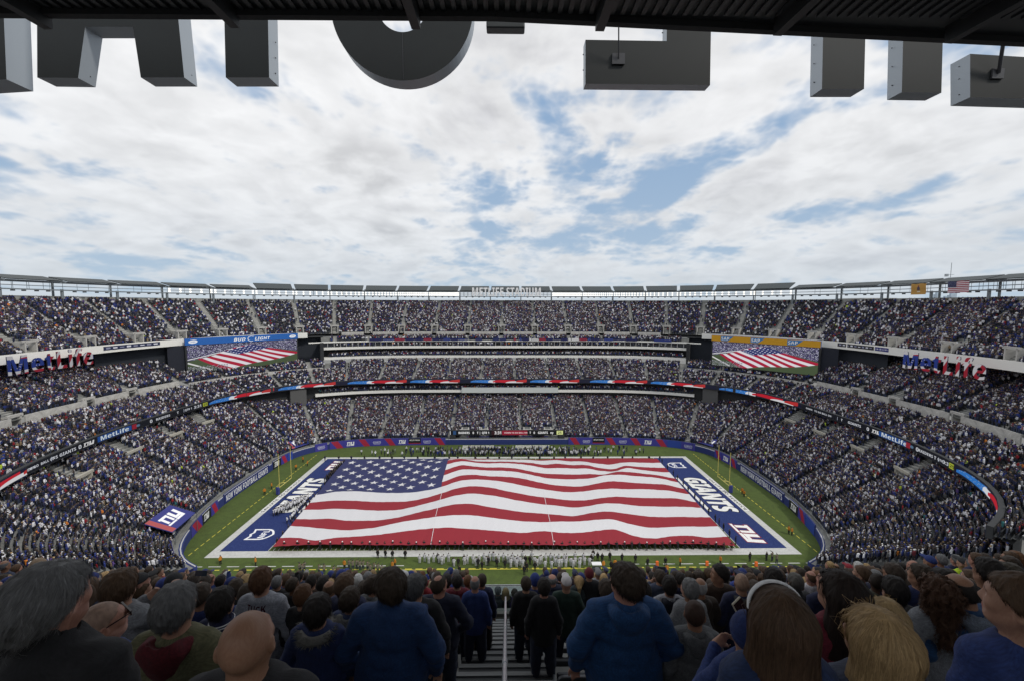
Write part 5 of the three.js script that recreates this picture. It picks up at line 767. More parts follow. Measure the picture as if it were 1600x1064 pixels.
function makeBody(o = {}) {
  const { build = 0, pose = 'down', yaw = 0, pitch = 0.1, roll = 0, cell = 0.024, headCell = 0.008, beard = null, brow = [0.35, 0.3, 0.28], hood = false, collar = 'low', legs = true, long = 0, fold = 1, female = 0 } = o;
  const b = build, sw = 0.152 + 0.02 * b - 0.016 * female, wst = 1 + 0.28 * b, T = turnPt(yaw * DEG, pitch, roll), P = ARMS[pose] ?? ARMS.down;
  const torso = [ell(0, 1.3, 0.005, 0.152 + 0.03 * b - 0.014 * female, 0.2, 0.1 + 0.03 * b), ell(0, 1.1, -0.005, 0.132 * wst, 0.2, 0.095 + 0.05 * b), ell(0, 0.95, 0.01, 0.165 * (1 + 0.16 * b), 0.14, 0.115 + 0.03 * b), cap(-sw * 0.8, 1.42, 0.01, sw * 0.8, 1.42, 0.01, 0.062, 0.062)];
  const arms = [], hands = [], fore = [];
  for (const k of [-1, 1]) { const [e, w, h] = P(k, b), r = 1 + 0.22 * b; arms.push([cap(k * sw, 1.405, 0.012, ...e, 0.054 * r, 0.043 * r), cap(...e, ...w, 0.042 * r, 0.031)]); fore.push([e, w]); hands.push(...hand(w, h)); }
  const legF = mirror((k) => [cap(k * 0.095, 0.93, 0.005, k * 0.115, 0.5, -0.01, 0.092 + 0.015 * b, 0.062), cap(k * 0.115, 0.5, -0.01, k * 0.12, 0.09, 0.02, 0.058, 0.04), cap(k * 0.12, 0.045, 0.03, k * 0.14, 0.035, -0.12, 0.042, 0.03)]).flat();
  const neck = [cap(0, 1.42, 0.03, 0, 1.56, 0.0, 0.062 + 0.006 * b, 0.056 + 0.008 * b)];
  const head = (x, y, z) => headFull(...T(x, y, z)), bodyOnly = join([...torso, ...arms.flat(), ...legF, ...neck], 0.03), handF = join(hands, 0.012), all = (x, y, z) => smin(smin(bodyOnly(x, y, z), handF(x, y, z), 0.02), head(x, y, z), 0.035);
  const out = {}, W = 0.36 + 0.08 * b, skinC = (x, y, z) => { const q = T(x, y, z); return q[1] > 1.52 ? faceColor(...q, beard, brow) : [1, 1, 1]; };
  // head and neck fine, hands fine, the rest at body cells; the three are one geometry
  const cut = 1.485, g1 = netMesh(all, [-0.13, cut, -0.17], [0.13, 1.80, 0.16], headCell, skinC);
  const low = netMesh((x, y, z) => Math.max(all(x, y, z), y - cut - headCell), [-W, -0.03, -0.46], [W, cut + 0.03, 0.24], cell, () => [1, 1, 1]);
  out.body = mergeGeometries([low, g1]);
  const fl = (x, y, z, a) => fold * a * (noise3(x * 9 + b * 3, y * 11, z * 9 + yaw) + 0.6 * noise3(x * 21, y * 17 + 5, z * 21 + pitch * 9) + 0.5 * noise3(x * 5, y * 30, z * 5));
  // top: torso and sleeves, open at the neck, ending at hem and cuffs
  const sleeve = fore.map(([e, w]) => { const t = 0.9; return cap(...e, lerp(e[0], w[0], t), lerp(e[1], w[1], t), lerp(e[2], w[2], t), 0.057 + 0.012 * b, 0.046); });
  const topF = join([...torso.map((f) => (x, y, z) => f(x, y, z) - 0.018), ell(0, 0.93, 0.0, 0.198 * (1 + 0.2 * b), 0.40, 0.15 + 0.05 * b), ...arms.map((a) => (x, y, z) => a[0](x, y, z) - 0.016), ...sleeve], 0.028), hem = 0.82 - long;
  const ring = collar === 'high' ? cap(0, 1.45, 0.02, 0, 1.53, 0.005, 0.092, 0.078) : ell(0, 1.475, 0.02, 0.094, 0.035, 0.088);
  const neckCut = ell(0, 1.56, -0.012, 0.07, 0.09, 0.072), hoodF = join([ell(0, 1.46, 0.115, 0.125, 0.075, 0.06), ...mirror((k) => cap(k * 0.1, 1.46, 0.05, k * 0.045, 1.41, -0.09, 0.04, 0.026)), ell(0, 1.38, 0.125, 0.085, 0.07, 0.035)], 0.05), hoodIn = ell(0, 1.53, 0.09, 0.07, 0.05, 0.06);
  out.topField = (x, y, z) => Math.max(smin(topF(x, y, z), ring(x, y, z), 0.03) + fl(x, y, z, 0.011), hem - y, -neckCut(x, y, z));
  out.top = netMesh(out.topField, [-W - 0.06, hem - 0.03, -0.5], [W + 0.06, 1.62, 0.27], cell * 0.8);
  if (hood) out.hood = netMesh((x, y, z) => Math.max(hoodF(x, y, z) + fl(x, y, z, 0.008), -hoodIn(x, y, z)), [-0.19, 1.27, -0.15], [0.19, 1.58, 0.22], Math.min(cell * 0.8, 0.014));
  if (legs) { const lg = join([...legF.filter((_, i) => i % 3 < 2).map((f) => (x, y, z) => f(x, y, z) - 0.02), ell(0, 0.92, 0.01, 0.16 * (1 + 0.16 * b), 0.12, 0.12 + 0.03 * b)], 0.05); out.legs = netMesh((x, y, z) => Math.max(lg(x, y, z) + fl(x, y, z, 0.01), y - 0.92, 0.06 - y), [-0.3, 0.03, -0.24], [0.3, 1.0, 0.24], cell); }
  out.turn = [yaw * DEG, pitch, roll]; out.shoes = null;
  return out;
}
// hair is modelled on an unturned head and turned with it
const strandM = {};
function makeHair(kind, o = {}) {
  const { cell = 0.0085, strands = 500, seed = 1, len = 0.05, w = 0.0022 } = o, r = mulberry(seed * 77 + 5), nz = (x, y, z, a, f) => a * noise3(x * f, y * f * 0.45, z * f);
  // where hair grows on the skull: line from brow over the ears to the nape
  const line = (x, y, z) => -((y - 1.705) * 0.80 + (z + 0.072) * 0.60) + 0.010 * noise3(x * 40, y * 40, z * 40);
  let f, lo = [-0.13, 1.5, -0.14], hi = [0.13, 1.82, 0.17], thick = { short: 0.017, full: 0.025, buzz: 0.006, bald: 0.006, thin: 0.010 }[kind] ?? 0.018;
  const shell = (x, y, z) => headSkull(x, y, z) - thick + nz(x, y, z, thick * 0.3, 30) + nz(x, y, z, thick * 0.22, 75);
  const flow = []; // extra hanging mass
  if (kind === 'bald' || kind === 'thin') { const top = kind === 'bald' ? ell(0, 1.80, -0.03, 0.085, 0.125, 0.12) : ell(0, 1.80, 0.0, 0.058, 0.075, 0.07); f = (x, y, z) => Math.max(shell(x, y, z), line(x, y, z), -top(x, y, z)); }
  else if (kind === 'long' || kind === 'curly' || kind === 'bob' || kind === 'ponytail') {
    const L = kind === 'long' ? o.drop ?? 0.44 : kind === 'curly' ? 0.33 : kind === 'bob' ? 0.15 : 0.0, pf = kind === 'curly' ? 0.03 : 0.0035; thick = kind === 'curly' ? 0.032 : 0.015;
    if (L) flow.push(cap(0, 1.64, 0.045, 0, 1.64 - L, 0.09, 0.074, 0.06 + L * 0.05), ...mirror((k) => cap(k * 0.058, 1.66, 0.03, k * (0.078 + L * 0.06), 1.62 - L * 0.92, 0.05, 0.036, 0.046)));
    else flow.push(cap(0, 1.66, 0.1, 0, 1.62, 0.14, 0.03, 0.024), cap(0, 1.62, 0.14, 0, 1.36, 0.15, 0.03, 0.012));
    const m = join(flow, 0.05), faceCut = ell(0, 1.59, -0.09, 0.062, 0.125, 0.085); hi = [0.19, 1.82, 0.26]; lo = [-0.19, 1.6 - Math.max(L, 0.28) - 0.12, -0.14];
    f = (x, y, z) => { let d = Math.max(smin(Math.max((kind === 'curly' ? shell : (x, y, z) => headSkull(x, y, z) - thick)(x, y, z), line(x, y, z)), m(x, y, z), 0.05), -faceCut(x, y, z)); return d + nz(x, y, z, pf, kind === 'curly' ? 34 : 60) + (kind === 'curly' ? 0.012 * noise3(x * 70, y * 70, z * 70) : 0.004 * noise3(x * 60, y * 4, z * 60)); };
  } else if (kind === 'cap') { const dome = ell(0, 1.69, 0.006, 0.092, 0.092, 0.112), brim = ell(0, 1.69, -0.14, 0.07, 0.012, 0.07); lo = [-0.13, 1.55, -0.23]; f = (x, y, z) => Math.min(Math.max(dome(x, y, z), 1.682 - y), brim(x, y, z)); }
  else if (kind === 'beanie') { const dome = ell(0, 1.69, 0.008, 0.094, 0.115, 0.114), roll2 = (x, y, z) => Math.max(ell(0, 1.69, 0.008, 0.101, 0.14, 0.121)(x, y, z), Math.abs(y - 1.675 - z * -0.25) - 0.026); f = (x, y, z) => Math.min(Math.max(dome(x, y, z), 1.665 - y - z * 0.25), roll2(x, y, z)) + 0.0015 * Math.sin(Math.atan2(x, z) * 60); }
  else f = (x, y, z) => Math.max(shell(x, y, z), line(x, y, z));
  const c = (x, y, z) => { const v = 1 + 0.35 * noise3(x * 60, y * 14, z * 60); return [v, v, v]; };
  const base = netMesh(f, lo, hi, cell, c); if (kind === 'cap' || kind === 'beanie') return base;
  // strands: thin ribbons that leave the surface and run down along it
  const P = base.attributes.position, N = base.attributes.normal, pos = [], nor = [], uv = [], col = [], idx = []; if (!P.count) return base;
  const grad = (p, e = 0.004) => V(f(p.x + e, p.y, p.z) - f(p.x - e, p.y, p.z), f(p.x, p.y + e, p.z) - f(p.x, p.y - e, p.z), f(p.x, p.y, p.z + e) - f(p.x, p.y, p.z - e)).normalize();
  const hang = kind === 'long' || kind === 'bob' || kind === 'ponytail', curl = kind === 'curly';
  for (let s = 0; s < strands; s++) {
    const i = Math.floor(r() * P.count), p = V(P.getX(i), P.getY(i), P.getZ(i)), n0 = V(N.getX(i), N.getY(i), N.getZ(i)); if (p.y < lo[1] + 0.02) continue;
    const segs = hang ? 9 : curl ? 7 : 3, L = hang ? 0.28 * (0.5 + r()) : curl ? 0.10 : len * (0.5 + r() * 0.8), st = L / segs, q = p.clone().addScaledVector(n0, hang ? 0.001 : -0.001), sh = 0.7 + r() * 0.6, k0 = pos.length / 3, ph = r() * 6.3;
    // from the crown, hair falls outward and down
    let dir = V(p.x * 3 + (r() - 0.5) * 0.5, hang ? -1.4 : -0.55, (p.z - 0.0) * 4 + (r() - 0.5) * 0.5 + (o.back ?? 0.25)).normalize();
    for (let j = 0; j <= segs; j++) {
      const n = grad(q); const wv = w * (1 - (j / segs) * 0.75), sd = n.clone().cross(dir).normalize().multiplyScalar(wv);
      pos.push(q.x - sd.x, q.y - sd.y, q.z - sd.z, q.x + sd.x, q.y + sd.y, q.z + sd.z); for (let e = 0; e < 2; e++) { nor.push(n.x, n.y, n.z); uv.push(0, 0); col.push(sh, sh, sh); }
      if (j) { const a = k0 + j * 2; idx.push(a - 2, a, a - 1, a, a + 1, a - 1); }
      dir.y -= hang ? 0.35 : 0.12; if (curl) dir.add(V(Math.cos(ph + j * 1.6) * 0.9, Math.sin(ph + j * 1.6) * 0.5, Math.sin(ph + j * 1.6) * 0.9)); dir.addScaledVector(n, -dir.dot(n) * (hang ? 1 : 0.72)).normalize();
      q.addScaledVector(dir, st); const d = f(q.x, q.y, q.z); if (hang) q.addScaledVector(grad(q), -d + 0.0015 + r() * 0.001); else if (d < 0.0005) q.addScaledVector(grad(q), 0.0006 - d);
    }
  }
  const g = new THREE.BufferGeometry(); g.setAttribute('position', new THREE.Float32BufferAttribute(pos, 3)); g.setAttribute('normal', new THREE.Float32BufferAttribute(nor, 3)); g.setAttribute('uv', new THREE.Float32BufferAttribute(uv, 2)); g.setAttribute('color', new THREE.Float32BufferAttribute(col, 3)); g.setIndex(idx);
  return mergeGeometries([base, g]);
}
// materials
const weave = noiseTex(128, (u, v) => 0.5 + 0.25 * Math.sin(u * 6.2832 * 32) * Math.sin(v * 6.2832 * 32) + 0.5 * tnoise(u, v, 20), false); weave.repeat.set(14, 14);
const heather = noiseTex(128, (u, v) => 0.82 + 0.30 * tnoise(u, v, 24, 2)); heather.repeat.set(5, 5);
const clothMats = new Map(), clothMat = (c, o = {}) => { const k = c.join() + JSON.stringify(o); if (!clothMats.has(k)) clothMats.set(k, new THREE.MeshPhysicalMaterial({ color: lin(...c), roughness: 0.88, map: heather, bumpMap: weave, bumpScale: 0.0012, sheen: 0.25, sheenRoughness: 0.6, sheenColor: lin(0.3, 0.3, 0.32), ...o })); return clothMats.get(k); };
const skinTex = noiseTex(128, (u, v) => { const n = tnoise(u, v, 12); return [0.95 + 0.08 * n, 0.92 + 0.12 * n, 0.9 + 0.12 * n]; }); skinTex.repeat.set(6, 6);
const skinMats = new Map(), skinMat = (c) => { const k = c.join(); if (!skinMats.has(k)) skinMats.set(k, new THREE.MeshPhysicalMaterial({ color: lin(...c), vertexColors: true, roughness: 0.5, map: skinTex, specularIntensity: 0.6 })); return skinMats.get(k); };
const hairMats = new Map(), hairMat = (c) => { const k = c.join(); if (!hairMats.has(k)) hairMats.set(k, new THREE.MeshPhysicalMaterial({ color: lin(...c), vertexColors: true, roughness: 0.6, specularIntensity: 0.45, side: THREE.DoubleSide })); return hairMats.get(k); };
const TONE = { fair: [0.42, 0.25, 0.18], pink: [0.46, 0.25, 0.19], tan: [0.33, 0.19, 0.125], brown: [0.14, 0.075, 0.045], dark: [0.07, 0.038, 0.025] };
const HAIRC = { black: [0.024, 0.020, 0.018], dark: [0.05, 0.036, 0.026], brown: [0.09, 0.054, 0.032], auburn: [0.14, 0.066, 0.03], grey: [0.15, 0.15, 0.15], silver: [0.33, 0.33, 0.33], blond: [0.36, 0.24, 0.11], white: [0.5, 0.5, 0.48] };
const shoeGeo = [rbox(0.09, 0.07, 0.27, 0.03, -0.13, 0.045, -0.05), rbox(0.09, 0.07, 0.27, 0.03, 0.13, 0.045, -0.05)];
const shoeM = mat(0.03, 0.03, 0.032), denim = clothMat([0.028, 0.038, 0.075]), blackTrousers = clothMat([0.012, 0.012, 0.013]), khaki = clothMat([0.2, 0.15, 0.09]);
const bodies = new Map(), hairs = new Map(), memo = (m, k, f) => { if (!m.has(k)) m.set(k, f()); return m.get(k); };
const bodyOf = (o) => memo(bodies, JSON.stringify(o), () => makeBody(o)), hairOf = (kind, o) => memo(hairs, kind + JSON.stringify(o ?? {}), () => makeHair(kind, o));
// a patch of printed cloth laid over the back of a top
function backPatch(field, x0, x1, y0, y1, tex, nx = 14, ny = 10, lift = 0.006) {
  const pos = [], uv = [], idx = [];
  for (let j = 0; j <= ny; j++) for (let i = 0; i <= nx; i++) { const x = lerp(x0, x1, i / nx), y = lerp(y0, y1, j / ny); let z = 0.42; for (let k = 0; k < 60; k++) { const d = field(x, y, z); if (d < 0.001) break; z -= Math.max(0.002, d * 0.7); } pos.push(x, y, z + lift); uv.push(i / nx, j / ny); }
  for (let j = 0; j < ny; j++) for (let i = 0; i < nx; i++) { const a = j * (nx + 1) + i; idx.push(a, a + 1, a + nx + 1, a + 1, a + nx + 2, a + nx + 1); }
  const g = new THREE.BufferGeometry(); g.setAttribute('position', new THREE.Float32BufferAttribute(pos, 3)); g.setAttribute('uv', new THREE.Float32BufferAttribute(uv, 2)); g.setIndex(idx); g.computeVertexNormals(); return g;
}
const printMat = (w, h, draw) => { const t = canvasTex(w, h, (x) => { x.clearRect(0, 0, w, h); draw(x, w, h); }); t.wrapS = t.wrapT = THREE.ClampToEdgeWrapping; return new THREE.MeshStandardMaterial({ map: t, alphaTest: 0.5, roughness: 0.85 }); };
function person(label, o) {
  const B = bodyOf(o.body ?? {}), p = thing('person', label, 'person', o.at, o.turn ?? 0, o.group); p.scale.set(o.h * (o.wide ?? 1), o.h, o.h * (o.wide ?? 1));
  mesh('body', B.body, skinMat(TONE[o.skin ?? 'fair']), p);
  const top = mesh(o.topName ?? 'jacket', B.top, Array.isArray(o.top) ? clothMat(o.top) : o.top, p); if (B.legs) { mesh('trousers', B.legs, o.legs ?? denim, p); each('shoe', shoeGeo, shoeM, p); }
  if (B.hood) mesh('hood', B.hood, o.hoodC ? clothMat(o.hoodC) : Array.isArray(o.top) ? clothMat(o.top) : o.top, p);
  if (o.hair) { const g = hairOf(o.hair, o.hairO), q = mesh(o.hair === 'cap' || o.hair === 'beanie' ? (o.hair === 'cap' ? 'cap' : 'knit_hat') : 'hair', g, o.hairM ?? hairMat(Array.isArray(o.hairC) ? o.hairC : HAIRC[o.hairC ?? 'dark']), p); const [y, pi, ro] = B.turn; q.geometry = g; q.rotation.set(pi, y, ro, 'YXZ'); const c = V(0, 1.53, 0), rc = c.clone().applyEuler(q.rotation); q.position.copy(c.sub(rc)); }
  p.userData._ = undefined; delete p.userData._;
  return { p, B, top };
}

// ---------------------------------------------------------------- the people standing in front of us, each at the row it stands in
const HERO = { cell: 0.018, headCell: 0.006 }, MEDB = { cell: 0.027, headCell: 0.0095 };
function standSpot(px, py, w, D) { // row, height and width from where the head shows
  let best = null;
  for (let i = 4; i <= 19; i++) {
    const Dr = D ?? rowD(i); if (D && Math.abs(rowD(i) - D) > 0.411) continue;
    const p = sight(px, py, Dr), h = (p.y - rowH(i)) / 1.775, want = (0.172 * 657.3) / w / (0.9965 + (0.083 * (EYE.y - p.y)) / Dr), cost = Math.abs(Math.log(want / Dr)) * 1.4 + Math.max(0, Math.abs(h - 0.97) - 0.06) * 14;
    if (!best || cost < best.cost) best = { cost, i, h: clamp(h, 0.78, 1.1), at: [p.x, rowH(i), EYE.z - Dr], wide: clamp(want > 0 ? Dr / want : 1, 0.94, 1.14) };
  }
  return best;
}
const nicks = [], takenLabels = new Set(), rp = mulberry(515), standing = [];
function stand(px, py, w, o) {
  if (o.D && !o.fix) o = { ...o, D: o.D + (o.D < 1.2 ? 0.3 : 0.2) };
  const s = standSpot(px, py, w, o.D); standing.push(s.at);
  if (Array.isArray(o.top)) o = { ...o, top: o.top.map((v) => (v < 0.12 ? v * 1.55 : v * 1.15)) };
  if (o.body?.seen) { const b = { ...o.body }; delete b.seen; b.yaw = Math.round((b.yaw ?? 0) + Math.atan((px - 800) / 657.3) / -DEG * 0.92); o = { ...o, body: b, sight: b.yaw }; }   // yaw was read as seen from here
  takenLabels.add(o.label); if (o.nick) nicks.push([px, py, o.nick]);
  const r = person(o.label, { ...o, at: s.at, h: o.hh ?? s.h, wide: (o.wide ?? 1) * clamp(s.wide, 0.95, 1.1), turn: o.turn ?? Math.atan2(s.at[0] * 0.4, 60) });
  return { ...r, s };
}
const C = CLOTH, hb = (o) => ({ ...HERO, ...o, seen: 1 });
// first row
{
  const a = stand(66, 886, 150, { D: 1.0, label: 'large man with thick grey hair and black jacket in the near left corner', nick: 'the large grey-haired man', body: hb({ yaw: -46, pitch: 0.02, build: 0.5, collar: 'high', beard: [0.75, 0.72, 0.7] }), top: C.black, hair: 'full', hairC: [0.17, 0.17, 0.17], hairO: { cell: 0.006, strands: 7000, seed: 3, len: 0.05, w: 0.0009, back: 0.5 }, skin: 'pink', wide: 1.04 });
  const b = stand(383, 953, 100, { D: 1.0, label: 'bald man seen from behind in the nearest row, dark jacket', nick: 'the bald man in front', body: hb({ yaw: -14, build: 0.6 }), top: C.black, hair: 'buzz', hairC: [0.30, 0.18, 0.13], hairO: { strands: 0, cell: 0.008, seed: 4 }, skin: 'tan', wide: 1.06 }); b.p.remove(b.p.children.find((c) => c.name === 'hair'));
  const g = stand(1222, 918, 105, { D: 1.0, label: 'woman with long straight brown hair, white headband and striped blue sleeve', nick: 'the white headband woman', body: hb({ female: 1, yaw: 14 }), top: [0.014, 0.03, 0.12], hair: 'long', hairC: [0.085, 0.05, 0.03], hairO: { cell: 0.007, strands: 6500, seed: 5, drop: 0.46, w: 0.0012 }, wide: 1.0 });
  { const t = new THREE.TorusGeometry(0.091, 0.005, 8, 40, Math.PI * 1.05); t.scale(1.0, 1.1, 2.4); t.rotateZ(-0.08); t.rotateX(-0.3); t.rotateY(-0.25); t.translate(0, 1.668, -0.02); mesh('headband', t, mat(0.72, 0.72, 0.72), g.p); for (const y of [1.27, 1.31]) { const q = new THREE.TorusGeometry(0.066, 0.008, 6, 30); q.rotateX(Math.PI / 2); q.rotateZ(-0.28); q.translate(-0.19 - (1.35 - y) * 0.25, y, 0.02); mesh('sleeve_stripe', q, mat(0.7, 0.7, 0.72), g.p); } }
  stand(1374, 950, 125, { D: 1.0, label: 'blonde woman with streaked shoulder length hair in the nearest row', nick: 'the nearest blonde woman', body: hb({ female: 1, yaw: 36 }), top: C.slate, hair: 'long', hairC: [0.40, 0.27, 0.13], hairO: { cell: 0.007, strands: 9000, seed: 6, drop: 0.36, w: 0.0011 }, wide: 1.06 });
  stand(1606, 898, 100, { D: 1.36, fix: 1, label: 'boy in profile at the right edge, short brown hair, blue jacket', nick: 'the boy in profile', body: hb({ yaw: 74, pitch: 0.02 }), top: C.royal, hair: 'short', hairC: 'brown', hairO: { cell: 0.006, strands: 2600, seed: 7, len: 0.028, w: 0.0014 } });
  stand(1552, 1022, 95, { D: 0.75, fix: 1, label: 'person in a bright blue hooded jacket at the bottom right corner', nick: 'the corner blue hood', body: hb({ yaw: 0, hood: true, build: 0.5 }), top: C.royal, hair: 'beanie', hairM: mat(0.015, 0.035, 0.17), hh: 0.82 });
}
// second row
{
  const a = stand(158, 940, 58, { D: 1.82, label: 'shaved man in sunglasses with a white stubble beard, blue shirt', nick: 'the man in sunglasses', body: hb({ yaw: -72, build: 0.3, beard: [1.15, 1.25, 1.35] }), top: C.royal, hair: 'buzz', hairC: [0.30, 0.2, 0.15], hairO: { strands: 200, seed: 8, len: 0.008 }, skin: 'pink' });
  const sg = new THREE.Group(); sg.name = 'sunglasses'; sg.rotation.set(0.1, a.B.turn[0], 0, 'YXZ'); { const c = V(0, 1.53, 0), rc = c.clone().applyEuler(sg.rotation); sg.position.copy(c.sub(rc)); } a.p.add(sg);
  const fm = mat(0.02, 0.018, 0.02, { roughness: 0.25 }); each('lens', mirror((k) => rbox(0.056, 0.036, 0.008, 0.003, k * 0.033, 1.646, -0.112)), mat(0.012, 0.01, 0.01, { roughness: 0.08 }), sg); each('frame', [box(0.14, 0.007, 0.008, 0, 1.662, -0.113), ...mirror((k) => bar(V(k * 0.068, 1.655, -0.108), V(k * 0.084, 1.652, 0.02), 0.0035))], fm, sg);
  stand(272, 912, 55, { D: 1.82, label: 'grey-haired man in a tan jacket with a dark red hood', nick: 'the red-hooded man', body: hb({ yaw: -24, build: 0.8, hood: true, pose: 'pockets' }), top: [0.15, 0.108, 0.055], hoodC: [0.13, 0.006, 0.014], hair: 'full', hairC: 'grey', hairO: { cell: 0.0065, strands: 3000, seed: 9, len: 0.04, w: 0.0014 } });
  stand(1388, 934, 52, { D: 1.82, label: 'second blonde woman just past the nearest one, hair to her neck', nick: 'the second blonde', body: hb({ female: 1, yaw: 20 }), top: C.slate, hair: 'bob', hairC: [0.42, 0.29, 0.14], hairO: { cell: 0.008, strands: 2200, seed: 10 } });
  stand(1316, 891, 60, { D: 1.82, label: 'dark-haired woman in a red and blue jacket, hair over her shoulders', nick: 'the red and blue jacket', body: hb({ female: 1, yaw: 48 }), top: [0.2, 0.012, 0.025], hair: 'long', hairC: [0.022, 0.014, 0.011], hairO: { cell: 0.008, strands: 2600, seed: 11, drop: 0.3 } });
  const ph = stand(1168, 966, 48, { D: 1.82, label: 'person with a blue hood up holding a phone, red sleeve patch', nick: 'the phone holder in blue hood', body: hb({ pose: 'phone', hood: true, build: 0.4, female: 1 }), top: C.royal, hair: 'beanie', hairM: clothMat([0.018, 0.04, 0.17]), wide: 1.05 });
  const hp = V(0.14, 1.57, -0.285).multiplyScalar(ph.p.scale.y).applyAxisAngle(V(0, 1, 0), ph.p.rotation.y).add(ph.p.position), t = thing('phone', 'dark phone held up by the person in the blue hood', 'phone', hp.toArray()); t.rotation.set(-0.35, 0.3, 0.5); mesh('case', rbox(0.075, 0.15, 0.012, 0.006), mat(0.5, 0.45, 0.36, { roughness: 0.3 }), t); mesh('screen', box(0.066, 0.136, 0.003, 0, 0, 0.0075), mat(0.015, 0.016, 0.018, { roughness: 0.1 }), t);
  stand(96, 992, 50, { D: 1.82, label: 'person in a dark cap behind the large grey-haired man', body: { ...MEDB }, top: C.navy, hair: 'short', hairC: 'dark' });
}
const jersey = (x, w, h, name, num, col = '#3a0f1e') => { block(x, name, w / 2, h * 0.14, h * 0.21, { fill: col, sx: 0.95 }); block(x, num, w / 2, h * 0.62, h * 0.72, { fill: col, sx: 0.95, stroke: '#1d2448', lw: 5 }); };
// third to fifth rows: the larger backs
{
  stand(185, 890, 43, { D: 2.64, label: 'brown-haired youth in a white and grey jersey with green sleeve', nick: 'the white-jerseyed youth', body: hb({ yaw: -20, pose: 'phone' }), top: [0.25, 0.26, 0.28], topName: 'jersey', hair: 'full', hairC: 'brown', hairO: { cell: 0.0075, strands: 1500, seed: 12 } });
  stand(495, 929, 45, { D: 2.64, label: 'dark-haired woman in a blue jacket with a shaggy grey fur collar', nick: 'the fur-collared jacket', body: hb({ female: 1, build: 0.5, yaw: -12, pose: 'folded' }), top: [0.012, 0.024, 0.12], hair: 'full', hairC: 'black', hairO: { cell: 0.007, strands: 2200, seed: 13, len: 0.06 } }).p.add((() => {
    const r = mulberry(5), sp = []; for (let i = 0; i < 900; i++) { const a = r() * 6.28, q = 0.115 + r() * 0.03, y = 1.455 + (r() - 0.5) * 0.08, L = 0.03 + r() * 0.03, d = V(Math.sin(a), (r() - 0.4) * 1.2, Math.cos(a)).normalize(), p = V(Math.sin(a) * q, y, Math.cos(a) * q * 0.95 + 0.015), g = new THREE.ConeGeometry(0.004, L, 3, 1, true); g.applyQuaternion(new THREE.Quaternion().setFromUnitVectors(V(0, 1, 0), d)); g.translate(p.x + d.x * L / 2, p.y + d.y * L / 2, p.z + d.z * L / 2); sp.push(g); }
    const t = new THREE.TorusGeometry(0.115, 0.036, 8, 28); t.rotateX(Math.PI / 2); t.translate(0, 1.455, 0.015); sp.push(t); const m = new THREE.Mesh(mergeGeometries(sp.map(plain)), mat(0.17, 0.165, 0.15)); m.name = 'fur_collar'; m.castShadow = m.receiveShadow = true; return m; })());
  stand(609, 891, 45, { D: 2.64, label: 'broad man in a plain deep blue pullover, thick dark hair', nick: 'the deep blue pullover man', body: hb({ build: 1, yaw: 18, pitch: -0.02, collar: 'high' }), top: [0.008, 0.034, 0.15], hair: 'full', hairC: 'dark', hairO: { cell: 0.0065, strands: 2600, seed: 14, len: 0.045 }, wide: 1.08 });
  stand(978, 881, 48, { D: 2.64, label: 'big man in a bright blue hooded sweatshirt, face turned slightly left', nick: 'the blue hoodie man', body: hb({ build: 1.1, yaw: 38, hood: true, pose: 'down' }), top: [0.010, 0.052, 0.21], hair: 'full', hairC: 'dark', hairO: { cell: 0.0065, strands: 2600, seed: 15, len: 0.04 }, skin: 'pink', wide: 1.1 });
  stand(1086, 962, 40, { D: 2.64, label: 'boy with cropped hair and protruding ears in a grey hooded top', nick: 'the boy in grey', body: hb({ hood: true, yaw: -4 }), top: [0.10, 0.105, 0.11], hair: 'buzz', hairC: [0.05, 0.028, 0.02], hairO: { cell: 0.007, strands: 900, seed: 16, len: 0.01 }, skin: 'tan' });
  stand(1469, 903, 48, { D: 2.64, label: 'woman with long curly brown hair in a grey marled sweater', nick: 'the curly-haired woman', body: hb({ female: 1, yaw: 28, pose: 'down' }), top: [0.20, 0.21, 0.23], topName: 'sweater', hair: 'curly', hairC: [0.08, 0.042, 0.026], hairO: { cell: 0.0075, strands: 2600, seed: 17, w: 0.002 } });
  const bj = stand(1510, 895, 42, { D: 2.64, label: 'balding man in a blue jacket with a pale hood and square badge', nick: 'the pale-hooded balding man', body: hb({ build: 0.9, yaw: 30, roll: 0.22, hood: true }), top: [0.010, 0.046, 0.17], hoodC: [0.22, 0.26, 0.33], hair: 'bald', hairC: 'black', hairO: { cell: 0.007, strands: 700, seed: 18, len: 0.02 }, skin: 'tan', wide: 1.06 });
  mesh('badge', backPatch(bj.B.topField, -0.02, 0.08, 1.12, 1.22, null, 6, 6), printMat(64, 64, (x) => { x.strokeStyle = '#aab6c8'; x.lineWidth = 5; x.strokeRect(5, 5, 54, 54); nyMark(x, 32, 32, 34, '#aab6c8'); }), bj.p);
  const tk = stand(407, 886, 29, { D: 3.46, label: 'long-haired fan in a pale jersey with dark red lettering', nick: 'the long-haired lettered jersey', body: hb({ build: 0.6, yaw: -18 }), top: [0.36, 0.38, 0.43], topName: 'jersey', hair: 'full', hairC: [0.10, 0.05, 0.026], hairO: { cell: 0.008, strands: 1000, seed: 19, len: 0.035 } });
  mesh('lettering', backPatch(tk.B.topField, -0.15, 0.15, 1.10, 1.475, null, 18, 18), printMat(160, 200, (x, w, h) => jersey(x, w, h, 'TUCK', '91')), tk.p);
  const nk = stand(1047, 900, 21, { D: 4.28, label: 'dark-haired fan in a pale jersey with a big dark red 88', nick: 'the 88 jersey', body: hb({ build: 0.4, hood: true }), top: [0.36, 0.37, 0.41], hoodC: [0.012, 0.014, 0.03], topName: 'jersey', hair: 'full', hairC: 'black', hairO: { cell: 0.009, strands: 700, seed: 20 } });
